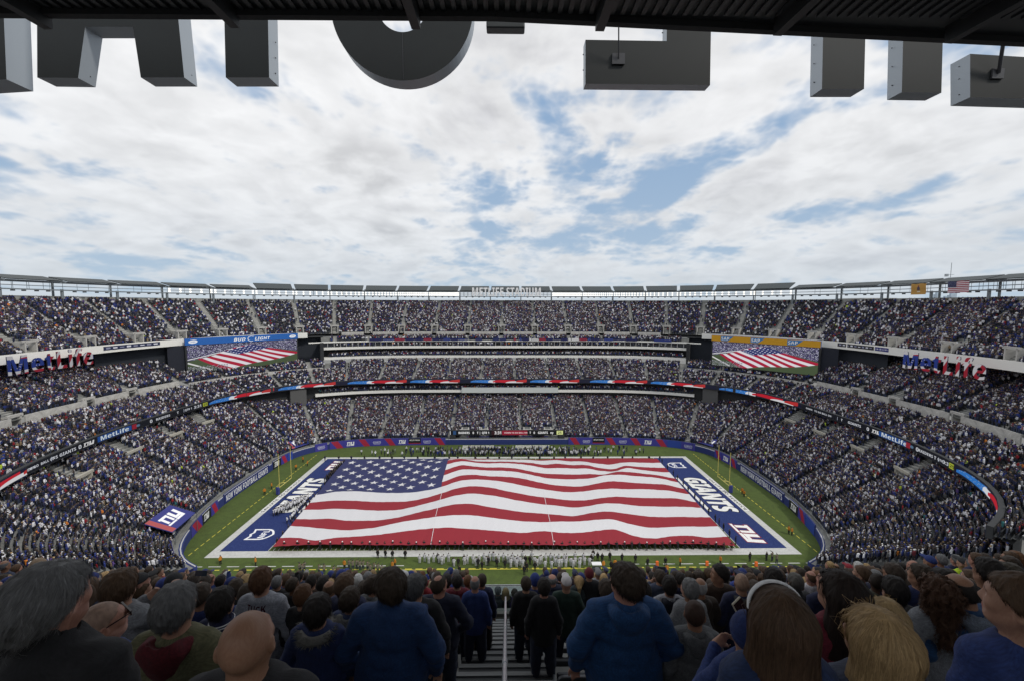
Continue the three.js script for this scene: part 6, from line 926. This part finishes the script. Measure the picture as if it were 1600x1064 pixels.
  mesh('lettering', backPatch(nk.B.topField, -0.15, 0.15, 0.96, 1.33, null, 18, 18), printMat(160, 200, (x, w, h) => jersey(x, w, h, 'NICKS', '88', '#5a1022')), nk.p);
  stand(648, 898, 32, { D: 3.46, label: 'grey-haired man in a black jacket with a blue hood', nick: 'the blue-hooded black jacket', body: hb({ build: 0.7, yaw: -30, hood: true }), top: C.black, hoodC: [0.015, 0.04, 0.17], hair: 'full', hairC: [0.09, 0.09, 0.09], hairO: { cell: 0.008, strands: 1200, seed: 21 } });
  stand(686, 898, 27, { D: 4.28, label: 'man with a bald crown in a dark navy coat near the stairs', nick: 'the bald crown navy coat', body: hb({ build: 0.9, yaw: -35, pose: 'pockets' }), top: [0.008, 0.011, 0.03], hair: 'thin', hairC: 'dark', hairO: { cell: 0.008, strands: 900, seed: 22, len: 0.02 }, skin: 'pink' });
  stand(345, 918, 37, { D: 2.64, label: 'dark-haired man in a navy jacket with white collar stripes', nick: 'the striped-collar jacket', body: hb({ yaw: -28, build: 0.3, collar: 'high' }), top: C.navy, hair: 'full', hairC: 'black', hairO: { cell: 0.007, strands: 1600, seed: 23 } }).p.add(...[1.482, 1.50].map((y, i) => { const t = new THREE.TorusGeometry(0.098 - i * 0.006, 0.0045, 6, 40); t.rotateX(Math.PI / 2); t.translate(0, y, 0.016); const m = new THREE.Mesh(t, mat(0.65, 0.65, 0.65)); m.name = 'collar_stripe'; return m; }));
  stand(547, 918, 33, { D: 3.46, label: 'dark-haired boy in a pale grey hooded top', nick: 'the pale grey hood boy', body: hb({ yaw: -25, hood: true }), top: [0.02, 0.035, 0.13], hoodC: [0.25, 0.26, 0.25], hair: 'full', hairC: 'dark', hairO: { cell: 0.008, strands: 1200, seed: 24 } });
  stand(473, 912, 28, { D: 3.46, label: 'man with short reddish hair in a black quilted jacket', nick: 'the reddish-haired man', body: hb({ yaw: -30, build: 0.5 }), top: C.black, hair: 'short', hairC: [0.10, 0.05, 0.025], hairO: { cell: 0.008, strands: 1000, seed: 25, len: 0.02 } });
  stand(312, 911, 32, { D: 3.46, label: 'man with cropped dark hair in a blue top beside the tan jacket', nick: 'the cropped-haired blue top', body: hb({ yaw: -30, build: 0.4 }), top: [0.012, 0.022, 0.10], hair: 'short', hairC: 'dark', hairO: { cell: 0.008, strands: 900, seed: 26, len: 0.015 }, skin: 'tan' });
  stand(714, 897, 16.5, { D: 5.92, label: 'person in a plain dark red sweater left of the stairs', nick: 'the dark red sweater', body: hb({ build: 0.7 }), top: [0.11, 0.008, 0.018], topName: 'sweater', hair: 'short', hairC: 'black', hairO: { cell: 0.009, strands: 500, seed: 27 }, wide: 1.1 });
  stand(863, 897, 17, { D: 8.38, fix: 1, label: 'bald man in a long navy coat right of the stairs', nick: 'the navy-coated bald man', body: hb({ build: 0.8, pose: 'pockets', long: 0.25 }), top: [0.012, 0.017, 0.04], hair: 'bald', hairC: 'grey', hairO: { cell: 0.009, strands: 400, seed: 28, len: 0.012 }, skin: 'pink', wide: 1.2 });
  stand(905, 900, 16, { D: 8.38, fix: 1, label: 'woman with a long blonde ponytail in a dark green-grey jacket', nick: 'the ponytailed woman', body: hb({ female: 1, build: 0.6, long: 0.25 }), top: [0.020, 0.032, 0.036], hair: 'ponytail', hairC: [0.40, 0.27, 0.13], hairO: { cell: 0.008, strands: 900, seed: 29 }, wide: 1.2 });
  stand(1095, 902, 22, { D: 4.28, label: 'man with a shaved grey head in a brown hooded leather jacket', nick: 'the brown leather jacket', body: hb({ build: 0.8, hood: true, yaw: 10 }), top: [0.035, 0.025, 0.018], hair: 'bald', hairC: 'silver', hairO: { cell: 0.009, strands: 500, seed: 30, len: 0.01 }, skin: 'tan', wide: 1.05 });
  stand(1160, 895, 20, { D: 4.28, label: 'bald man in a dark jacket with a grey hood', nick: 'the bald dark-hooded man', body: hb({ build: 0.7, hood: true }), top: C.navy, hoodC: [0.05, 0.055, 0.06], hair: 'buzz', hairC: [0.33, 0.22, 0.16], hairO: { cell: 0.01, strands: 0, seed: 4 }, skin: 'fair', wide: 1.05 });
  stand(1211, 887, 24, { label: 'dark-haired man behind the headband woman', nick: 'the dark head past the headband', body: hb({ build: 0.5 }), top: C.black, hair: 'full', hairC: 'black', hairO: { cell: 0.0085, strands: 900, seed: 31 } });
  stand(1244, 895, 22, { label: 'man with short grey hair and a white shirt collar', nick: 'the white-collared grey man', body: hb({ build: 0.6, yaw: 12, collar: 'high' }), top: [0.02, 0.02, 0.022], hair: 'short', hairC: [0.10, 0.095, 0.085], hairO: { cell: 0.0085, strands: 900, seed: 32, len: 0.018 } });
  stand(1399, 901, 30, { label: 'dark-haired person in a black padded jacket past the blonde', nick: 'the black padded jacket', body: hb({ build: 0.7, yaw: 25 }), top: C.black, hair: 'full', hairC: 'black', hairO: { cell: 0.008, strands: 1100, seed: 33 } });
  stand(1373, 895, 22, { label: 'man with a shaved dark head in an olive jacket', nick: 'the olive jacket', body: hb({ build: 0.6, yaw: -10 }), top: [0.06, 0.06, 0.045], hair: 'buzz', hairC: [0.02, 0.014, 0.01], hairO: { cell: 0.009, strands: 300, seed: 34, len: 0.006 }, skin: 'dark' });
  stand(1441, 882, 27, { label: 'dark-haired man in profile facing left, blue jacket', nick: 'the profile in blue', body: hb({ build: 0.6, yaw: 62 }), top: [0.012, 0.022, 0.09], hair: 'full', hairC: 'dark', hairO: { cell: 0.0085, strands: 1000, seed: 35 }, skin: 'tan' });
  stand(1481, 888, 28, { label: 'dark head tilted left just beyond the curly-haired woman', nick: 'the tilted dark head', body: hb({ yaw: 45, roll: 0.2 }), top: C.black, hair: 'full', hairC: 'black', hairO: { cell: 0.0085, strands: 900, seed: 36 } });
  stand(1547, 872, 28, { label: 'dark-haired man in a black jacket near the right edge', nick: 'the black jacket at right', body: hb({ build: 0.8, yaw: 40 }), top: C.black, hair: 'full', hairC: 'black', hairO: { cell: 0.0085, strands: 900, seed: 37 }, skin: 'tan' });
  stand(1577, 880, 33, { label: 'person with flat grey-brown hair near the right edge', nick: 'the flat grey-brown hair', body: hb({ build: 0.6, yaw: 50 }), top: C.black, hair: 'full', hairC: [0.07, 0.06, 0.045], hairO: { cell: 0.008, strands: 1200, seed: 38 } });
  stand(1508, 872, 12, { label: 'person in a neon yellow vest with dark number', nick: 'the neon vest', body: { ...MEDB, build: 0.9 }, top: [0.6, 0.85, 0.02], topName: 'vest', hair: 'cap', hairM: mat(0.02, 0.02, 0.022), wide: 1.2 });
  stand(836, 897, 11, { label: 'person in a blue knit hat and blue jersey right of the stairs', nick: 'the blue knit hat', body: { ...MEDB }, top: [0.012, 0.02, 0.085], hair: 'beanie', hairM: mat(0.016, 0.035, 0.17), wide: 1.05 });
  stand(885, 899, 12, { label: 'person in a dark green jacket and white cap', nick: 'the white cap', body: { ...MEDB, build: 1 }, top: [0.012, 0.03, 0.022], hair: 'cap', hairM: mat(0.55, 0.52, 0.52) });
  stand(921, 888, 13, { label: 'person in a maroon knit hat and black jacket', nick: 'the maroon knit hat', body: { ...MEDB, build: 0.5 }, top: C.black, hair: 'beanie', hairM: mat(0.12, 0.012, 0.02) });
  stand(59, 874, 15, { label: 'person in a tan knit hat and blue jersey near the left edge', nick: 'the tan knit hat', body: { ...MEDB, build: 0.6 }, top: [0.016, 0.024, 0.11], hair: 'beanie', hairM: mat(0.28, 0.2, 0.13) });
  stand(246, 887, 10, { label: 'person in a bright red jacket on the left side', nick: 'the bright red jacket', body: { ...MEDB, build: 0.7, yaw: -40 }, top: [0.3, 0.012, 0.02], hair: 'short', hairC: 'dark', wide: 1.15 });
}
// the smaller backs: [x, y of the head top, head width, body, hair, hair colour, cloth, skin]
const BODY = [{}, { pose: 'heart' }, { pose: 'folded', build: 0.5 }, { pose: 'pockets', yaw: -30 }, { yaw: 40 }, { build: 1, hood: true }, { hood: true, yaw: -25 }, { female: 1 }, { female: 1, yaw: -40, pose: 'heart' }, { pose: 'phone' }, { build: 0.5, yaw: 75 }, { build: 0.5, yaw: -60, hood: true }, { pose: 'raised' }].map((b) => ({ ...MEDB, ...b }));
const HW = { black: 'black-haired', dark: 'dark-haired', brown: 'brown-haired', auburn: 'auburn-haired', grey: 'grey-haired', silver: 'silver-haired', blond: 'fair-haired', white: 'white-haired' };
const CW = { navy: 'a navy jacket', royal: 'a blue jacket', black: 'a black jacket', white: 'a white top', pale: 'a pale grey top', grey: 'a grey jacket', slate: 'a slate jacket', red: 'a red jacket', tan: 'a tan jacket', brown: 'a brown jacket', maroon: 'a maroon top', green: 'a green jacket', violet: 'a purple jacket' };
function nameSmall(px, py, hair, hc, cl) {
  const who = hair === 'bald' ? 'balding person' : hair === 'buzz' ? 'crop-headed person' : hair === 'cap' ? `person in ${{ blue: 'a blue', grey: 'a grey', dark: 'a black', red: 'a red', white: 'a white' }[hc] ?? 'a dark'} cap` : hair === 'beanie' ? 'person in a knit hat' : `${HW[hc] ?? 'dark-haired'} ${hair === 'long' || hair === 'bob' ? 'person with long hair' : hair === 'curly' ? 'person with curls' : 'person'}`;
  const near = [...nicks].sort((a, b) => Math.hypot(a[0] - px, (a[1] - py) * 1.5) - Math.hypot(b[0] - px, (b[1] - py) * 1.5));
  for (const far of ['', 'further ']) for (const [nx, ny, nick] of near.slice(0, 7)) { const dx = px - nx, dy = py - ny, rel = Math.abs(dx) > Math.abs(dy) * 0.9 ? (dx < 0 ? 'left of' : 'right of') : dy < 0 ? 'beyond' : 'in front of'; const l = `${who} in ${CW[cl]}, ${far}${rel} ${nick}`.replace(/in a (\w+) cap in a/, 'in a $1 cap and a').replace('knit hat in a', 'knit hat and a'); if (!takenLabels.has(l)) { takenLabels.add(l); return l; } }
  return `${who} in ${CW[cl]} among the packed near rows`;
}
const small = (...rows) => { for (const [x, y, w, b, hair, hc, cl, sk] of rows) {
  const hatM = { blue: mat(0.016, 0.035, 0.16), grey: mat(0.2, 0.2, 0.2), dark: mat(0.02, 0.02, 0.022), red: mat(0.25, 0.02, 0.03), white: mat(0.5, 0.5, 0.5), tan: mat(0.25, 0.18, 0.1) };
  const strands = hair === 'bald' || hair === 'buzz' ? 60 : 420, o = { cell: 0.0105, strands, seed: 40 + (x % 2), len: hair === 'buzz' ? 0.006 : hair === 'bald' ? 0.01 : 0.028, w: 0.003 };
  const label = nameSmall(x, y, hair, hc, cl), st = stand(x, y, w, { label, body: BODY[b], top: C[cl], hair, hairC: hc, hairO: hair === 'cap' || hair === 'beanie' ? {} : o, hairM: hair === 'cap' || hair === 'beanie' ? hatM[hc] : undefined, skin: sk ?? ['fair', 'pink', 'tan'][x % 3], legs: [denim, blackTrousers, denim, khaki][x % 4], group: 'fans standing in the near rows' });
  if (b === 9) { const q = (b === 12 ? V(0.205, 1.80, -0.345) : V(0.14, 1.60, -0.285)).multiplyScalar(st.p.scale.y).applyAxisAngle(V(0, 1, 0), st.p.rotation.y).add(st.p.position), t = thing('phone', `dark phone held up ${label.split(', ')[1] ?? 'in the near rows'}`, 'phone', q.toArray()); t.rotation.set(-0.2, 0.1, 1.5); mesh('case', rbox(0.075, 0.15, 0.012, 0.006), mat(0.04, 0.04, 0.045, { roughness: 0.3 }), t); mesh('screen', box(0.066, 0.136, 0.003, 0, 0, 0.0075), mat(0.05, 0.07, 0.1, { roughness: 0.1 }), t); }
} };
small(
  [3, 897, 14, 3, 'short', 'dark', 'pale'], [22, 899, 24, 4, 'short', 'brown', 'grey'], [5, 875, 10, 0, 'bald', 'grey', 'slate'], [25, 881, 9, 0, 'short', 'brown', 'grey'], [87, 878, 11, 0, 'cap', 'grey', 'navy'], [97, 883, 13, 1, 'bald', 'dark', 'red'], [40, 886, 12, 0, 'short', 'dark', 'black'], [206, 885, 12, 3, 'short', 'brown', 'pale'], [217, 896, 22, 3, 'cap', 'dark', 'black'], [222, 908, 20, 3, 'short', 'brown', 'royal'], [271, 897, 20, 9, 'beanie', 'dark', 'black'], [232, 884, 9, 0, 'short', 'dark', 'navy'],
  [320, 896, 12, 1, 'short', 'brown', 'navy'], [328, 896, 9, 12, 'bald', 'brown', 'royal'], [344, 898, 12, 2, 'full', 'black', 'navy'], [354, 892, 11, 7, 'bob', 'white', 'grey'], [368, 904, 13, 0, 'full', 'dark', 'black'], [385, 911, 19, 2, 'short', 'dark', 'royal'], [300, 893, 10, 2, 'short', 'dark', 'navy'], [283, 889, 9, 0, 'cap', 'blue', 'navy'], [432, 899, 11, 12, 'short', 'grey', 'black'], [445, 896, 15, 0, 'short', 'brown', 'royal'], [457, 902, 16, 3, 'short', 'dark', 'black', 'brown'], [486, 898, 13, 7, 'full', 'black', 'brown'], [504, 900, 17, 2, 'full', 'black', 'navy'], [514, 906, 20, 5, 'bald', 'brown', 'grey', 'tan'], [538, 896, 27, 0, 'full', 'brown', 'navy'], [559, 896, 14, 7, 'bob', 'white', 'tan'], [582, 899, 22, 6, 'full', 'dark', 'grey'], [570, 893, 10, 0, 'short', 'brown', 'black'], [524, 894, 9, 0, 'cap', 'dark', 'navy'], [468, 893, 9, 7, 'full', 'black', 'slate'], [415, 893, 9, 0, 'short', 'dark', 'navy'], [632, 892, 11, 4, 'cap', 'white', 'black'], [660, 892, 10, 0, 'short', 'auburn', 'red'],
  [698, 897, 10, 1, 'full', 'black', 'maroon'], [731, 897, 11, 2, 'buzz', 'auburn', 'royal'], [742, 899, 9, 0, 'bald', 'grey', 'royal', 'pink'], [753, 896, 8, 0, 'short', 'dark', 'navy'], [822, 900, 8, 0, 'short', 'dark', 'black'], [850, 903, 9, 7, 'full', 'black', 'black'], [935, 889, 11, 0, 'cap', 'grey', 'pale'], [948, 905, 12, 7, 'full', 'dark', 'violet'], [1005, 908, 14, 5, 'full', 'black', 'black'],
  [1032, 890, 17, 9, 'full', 'dark', 'slate'], [1064, 895, 13, 0, 'full', 'black', 'navy'], [1077, 892, 11, 1, 'short', 'dark', 'brown'], [1079, 904, 15, 7, 'full', 'grey', 'pale'], [1089, 892, 8, 0, 'short', 'dark', 'black'], [1097, 892, 12, 8, 'bob', 'dark', 'black'], [1108, 888, 14, 2, 'full', 'brown', 'royal'], [1124, 882, 20, 10, 'full', 'black', 'brown', 'tan'], [1137, 887, 9, 0, 'bald', 'grey', 'royal'], [1152, 887, 10, 12, 'full', 'black', 'black'], [1165, 882, 10, 0, 'short', 'dark', 'navy'], [1176, 887, 11, 2, 'full', 'dark', 'black'], [1174, 896, 13, 6, 'full', 'brown', 'tan'], [1193, 896, 14, 1, 'short', 'brown', 'royal'], [1184, 890, 9, 0, 'cap', 'dark', 'black'],
  [1236, 883, 10, 0, 'short', 'brown', 'pale'], [1249, 885, 10, 0, 'cap', 'dark', 'navy'], [1268, 891, 15, 2, 'bald', 'brown', 'white', 'pink'], [1262, 884, 9, 7, 'full', 'black', 'black'], [1279, 893, 16, 10, 'full', 'auburn', 'black'], [1294, 890, 24, 4, 'full', 'black', 'navy'], [1276, 886, 11, 0, 'short', 'blond', 'navy'], [1298, 876, 11, 0, 'buzz', 'blond', 'red', 'pink'], [1307, 880, 8, 0, 'bald', 'brown', 'grey'], [1327, 881, 10, 12, 'cap', 'red', 'white'], [1342, 877, 12, 7, 'bob', 'white', 'slate'], [1347, 884, 18, 4, 'full', 'brown', 'navy'], [1355, 880, 9, 0, 'short', 'blond', 'red'],
  [1371, 881, 9, 1, 'cap', 'dark', 'navy'], [1397, 880, 22, 0, 'full', 'dark', 'navy'], [1410, 879, 9, 7, 'full', 'black', 'black'], [1427, 875, 12, 10, 'bald', 'brown', 'pale', 'pink'], [1454, 868, 12, 0, 'cap', 'blue', 'maroon'], [1472, 864, 11, 0, 'short', 'grey', 'royal'], [1462, 872, 9, 0, 'short', 'dark', 'black'], [1495, 867, 10, 0, 'full', 'grey', 'navy'], [1520, 873, 13, 7, 'bob', 'grey', 'royal'], [1527, 860, 12, 0, 'short', 'brown', 'navy', 'pink'], [1540, 862, 11, 2, 'short', 'dark', 'white'], [1580, 859, 10, 4, 'short', 'brown', 'navy'], [1589, 858, 12, 0, 'full', 'auburn', 'royal'], [1578, 870, 19, 10, 'full', 'dark', 'black'], [1592, 868, 14, 0, 'full', 'grey', 'black'], [1563, 864, 10, 7, 'full', 'dark', 'slate'], [1426, 886, 14, 1, 'short', 'dark', 'red'], [1333, 889, 13, 7, 'full', 'dark', 'black']);
// four people just past the glass guard
for (const [x, y, w, b, hair, hc, cl] of [[766, 921, 11, 0, 'short', 'dark', 'pale'], [778, 916, 12, 0, 'full', 'grey', 'grey'], [790, 918, 12, 7, 'bob', 'blond', 'black'], [804, 920, 12, 7, 'full', 'dark', 'violet']]) {
  const p = sight(x, y, 11.6), h = 0.98; person(`${HW[hc]} person in ${CW[cl]} beyond the glass guard`, { body: BODY[b], top: C[cl], hair, hairC: hc, hairO: { cell: 0.0105, strands: 420, seed: 40 }, at: [p.x, p.y - 1.775 * h, p.z], h });
}
// the rest of the near rows: hundreds more backs, too many and too hidden to build one by one
{
  const r = mulberry(909), kinds = [['navy', 'dark', 'short'], ['black', 'black', 'short'], ['royal', 'brown', 'short'], ['grey', 'grey', 'short'], ['navy', 'dark', 'cap'], ['slate', 'brown', 'bob'], ['black', 'dark', 'full'], ['tan', 'dark', 'short'], ['pale', 'brown', 'full'], ['red', 'dark', 'short'], ['royal', 'dark', 'beanie'], ['navy', 'blond', 'bob']], lists = kinds.map(() => []), d = new THREE.Object3D();
  for (let i = 3; i < 15; i++) for (let x = -22 + r() * 0.4; x < 22; x += 0.5 + r() * 0.12) {
    if (Math.abs(x) < 1.2 || (i > 9 && x > 0 && x < 2.6) || (i > 11 && Math.abs(x) > 9)) continue;
    const z = rowZ(i); if (standing.some((s) => Math.abs(s[0] - x) < 0.46 && Math.abs(s[2] - z) < 0.42)) continue; if (r() < 0.05) continue;
    const h = i < 9 ? 0.84 + r() * 0.1 : 0.84 + r() * 0.09; d.position.set(x, rowH(i), z + (r() - 0.5) * 0.1); d.rotation.set(0, (r() - 0.5) * 0.7, 0); d.scale.set(h * 1.02, h, h); d.updateMatrix(); lists[Math.floor(r() * kinds.length)].push([d.matrix.clone(), 0.75 + r() * 0.5]);
  }
  const tint = (g, c, keep) => { g = g.index ? g.toNonIndexed() : g.clone(); const n = g.attributes.position.count, a = new Float32Array(n * 3), o = g.attributes.color; for (let i = 0; i < n; i++) for (let k = 0; k < 3; k++) a[i * 3 + k] = c[k] * (keep && o ? o.array[i * 3 + k] : 1); g.setAttribute('color', new THREE.BufferAttribute(a, 3)); g.deleteAttribute('uv'); return g; };
  kinds.forEach(([cl, hc, hk], k) => {
    if (!lists[k].length) return; const B = bodyOf({ cell: 0.034, headCell: 0.013, build: [0, 0.5, 0.9][k % 3], yaw: [0, 25, -30, 0][k % 4], pose: ['down', 'heart', 'folded'][k % 3] }), hg = hairOf(hk, hk === 'cap' || hk === 'beanie' ? {} : { cell: 0.013, strands: 160, seed: 60 + k, len: 0.025, w: 0.004 }).clone(), [y, pi, ro] = B.turn;
    const e = new THREE.Euler(pi, y, ro, 'YXZ'); hg.translate(0, -1.53, 0); hg.applyMatrix4(new THREE.Matrix4().makeRotationFromEuler(e)); hg.translate(0, 1.53, 0);
    const g = mergeGeometries([tint(B.body, TONE[['fair', 'pink', 'tan', 'fair', 'brown'][k % 5]], true), tint(B.top, CLOTH[cl]), tint(B.legs, k % 2 ? CLOTH.black : JEANS), tint(hg, hk === 'cap' ? [0.03, 0.035, 0.08] : hk === 'beanie' ? [0.016, 0.03, 0.15] : HAIRC[hc], true)]);
    const im = new THREE.InstancedMesh(g, new THREE.MeshStandardMaterial({ vertexColors: true, roughness: 0.8 }), lists[k].length); im.name = 'spectators'; im.userData.kind = 'stuff'; im.castShadow = im.receiveShadow = true; const c = new THREE.Color(); lists[k].forEach(([m, b], i) => { im.setMatrixAt(i, m); im.setColorAt(i, c.setRGB(b, b, b)); }); crowd.add(im);
  });
}

// ---------------------------------------------------------------- people on the field
const onField = (px, py) => { const v = V((px - 800) / 657.3, (532 - py) / 657.3, -1).applyQuaternion(camera.quaternion); return v.multiplyScalar(-EYE.y / v.y).add(EYE); };
{
  const r = mulberry(606), FB = { cell: 0.042, headCell: 0.018, fold: 0 };
  const protos = new Map();
  const KIND = {
    bearer: { body: { ...FB, pose: 'carry' }, top: [0.012, 0.013, 0.022], legs: blackTrousers, hat: 'white', label: 'flag bearer in dark uniform and white cap along the near flag edge', group: 'flag bearers with white caps along the near edge' },
    helper: { body: { ...FB, pose: 'carry' }, top: [0.02, 0.02, 0.03], legs: blackTrousers, label: 'flag bearer in dark clothes holding the near flag edge', group: 'flag bearers in dark clothes along the near edge' },
    player: { body: { ...FB, build: 1.2, pose: 'heart' }, top: [0.72, 0.72, 0.74], legs: clothMat([0.7, 0.7, 0.72]), topName: 'jersey', label: 'player in white jersey and white trousers lined up on the near sideline', group: 'white-clad players on the near sideline' },
    staff: { body: { ...FB, build: 0.6 }, top: [0.012, 0.012, 0.013], legs: blackTrousers, label: 'team staff member in black standing on the near sideline', group: 'staff in black on the near sideline' },
    guard: { body: { ...FB, build: 0.8 }, top: [0.72, 0.27, 0.02], legs: blackTrousers, label: 'guard in an orange jacket on the turf beside the field', group: 'orange-jacketed guards round the field' },
    photo: { body: { ...FB, build: 0.5, pose: 'phone' }, top: [0.22, 0.19, 0.14], legs: denim, label: 'photographer in a pale vest grouped on the near sideline turf', group: 'photographers on the near sideline' },
  };
  function fieldPerson(kind, x, z, turn) {
    const k = KIND[kind], at = [x, 0, z];
    if (!protos.has(kind)) { const q = person(k.label, { ...k, at, turn, h: 1.02, hair: 'short', hairC: 'dark', hairO: { cell: 0.018, strands: 0, seed: 2 } }).p; if (k.hat) { const c = new THREE.SphereGeometry(0.13, 10, 6, 0, 6.3, 0, 1.6); c.scale(0.95, 0.75, 1.15); c.translate(0, 1.70, 0); mesh('cap', c, mat(0.8, 0.8, 0.8), q); } if (kind === 'photo') each('camera', [box(0.14, 0.1, 0.1, 0.1, 1.56, -0.36), bar(V(0.1, 1.56, -0.4), V(0.1, 1.55, -0.68), 0.05, 8)], M.dark, q); protos.set(kind, q); return q; }
    const q = protos.get(kind).clone(); q.name = numbered('person'); q.position.set(x, 0, z); q.rotation.y = turn; const h = 0.97 + r() * 0.1; q.scale.set(h, h, h); scene.add(q); return q;
  }
  const put = (kind, px, py, turn) => { const p = onField(px, py); return fieldPerson(kind, p.x, p.z, turn ?? (r() - 0.5) * 0.8); };
  for (const x of [444, 464.5, 482, 500, 516, 535, 549]) put('bearer', x, 859.5, 0);
  for (let i = 0, x = 566; x < 1152; i++, x += 11.2 + r() * 1.5) put(i % 3 === 1 ? 'bearer' : 'helper', x, 858 + r() * 2.4, (r() - 0.5) * 0.5);
  for (const [a, b, n, y] of [[655, 662, 2, 879], [668, 700, 5, 880], [730, 748, 3, 882], [756, 778, 4, 878], [793, 812, 5, 882], [797, 815, 3, 888], [834, 842, 3, 884], [845, 880, 6, 880], [868, 920, 8, 884], [850, 905, 6, 888], [690, 760, 5, 884], [770, 830, 5, 876], [885, 925, 4, 877]]) for (let i = 0; i < n; i++) put('player', lerp(a, b, n > 1 ? i / (n - 1) : 0) + r() * 2, y + (r() - 0.5) * 4, r() * 0.6 - 0.3);
  for (const [x, y] of [[590, 872], [602, 872], [613, 873], [633, 873], [684, 878], [708, 884], [716, 885], [725, 880], [747, 886], [753, 890], [763, 884], [776, 886], [789, 888], [821, 882], [828, 882], [823, 893], [836, 892], [718, 898], [819, 898], [924, 880], [927, 872], [934, 876], [941, 878], [953, 876], [955, 890], [972, 878], [993, 880], [1012, 886], [1040, 884], [1172, 877], [1198, 876]]) put('staff', x, y);
  for (const [x, y] of [[344, 882], [399, 884], [538, 889], [613, 891], [617, 886], [943, 890], [961, 888], [1063, 884], [1126, 882], [1042, 897], [1233, 834], [1238, 836], [1160, 772], [1163, 776], [424, 764], [413, 773], [473, 722], [480, 728], [462, 734]]) put('guard', x, y, r() * 6.28);
  for (const [x, y] of [[468, 894], [472, 896], [475, 893], [498, 896], [506, 897], [521, 899], [545, 889], [551, 890], [557, 889], [562, 891], [567, 890], [574, 891], [578, 896], [584, 893], [590, 895], [596, 898], [1207, 876], [1214, 880]]) put('photo', x, y, r() * 2 - 1);
  // two orange markers, a cart and a near bench on the apron
  for (const [i, x, y, l] of [[0, 1027, 884, 'left'], [1, 1105, 884, 'middle'], [2, 1182, 885, 'right']]) { const p = onField(x, y), o = thing('orange_marker', `orange foam marker on the yellow dashes, ${['left of the guards', 'among the guards', 'by the end zone corner'][i]}`, 'marker', [p.x, 0, p.z]); mesh('body', rbox(0.5, 0.9, 0.3, 0.06, 0, 0.45, 0), mat(0.75, 0.14, 0.02), o); mesh('base', box(0.6, 0.08, 0.4, 0, 0.04, 0), M.dark, o); }
  { const p = onField(932, 893), o = thing('equipment_cart', 'small white topped equipment cart on the near sideline turf', 'cart', [p.x, 0, p.z]); mesh('top', rbox(1.7, 0.16, 0.9, 0.04, 0, 1.5, 0), mat(0.75, 0.75, 0.75), o); mesh('body', rbox(1.5, 0.5, 0.8, 0.05, 0, 0.5, 0), M.dark, o); for (const a of [-1, 1]) for (const b of [-1, 1]) { mesh('post', bar(V(a * 0.7, 0.5, b * 0.35), V(a * 0.7, 1.45, b * 0.35), 0.03), M.steel, o); const w = new THREE.CylinderGeometry(0.18, 0.18, 0.1, 12); w.rotateX(Math.PI / 2); w.translate(a * 0.5, 0.18, b * 0.42); mesh('wheel', w, M.dark, o); } }
}
renderer.render(scene, camera);
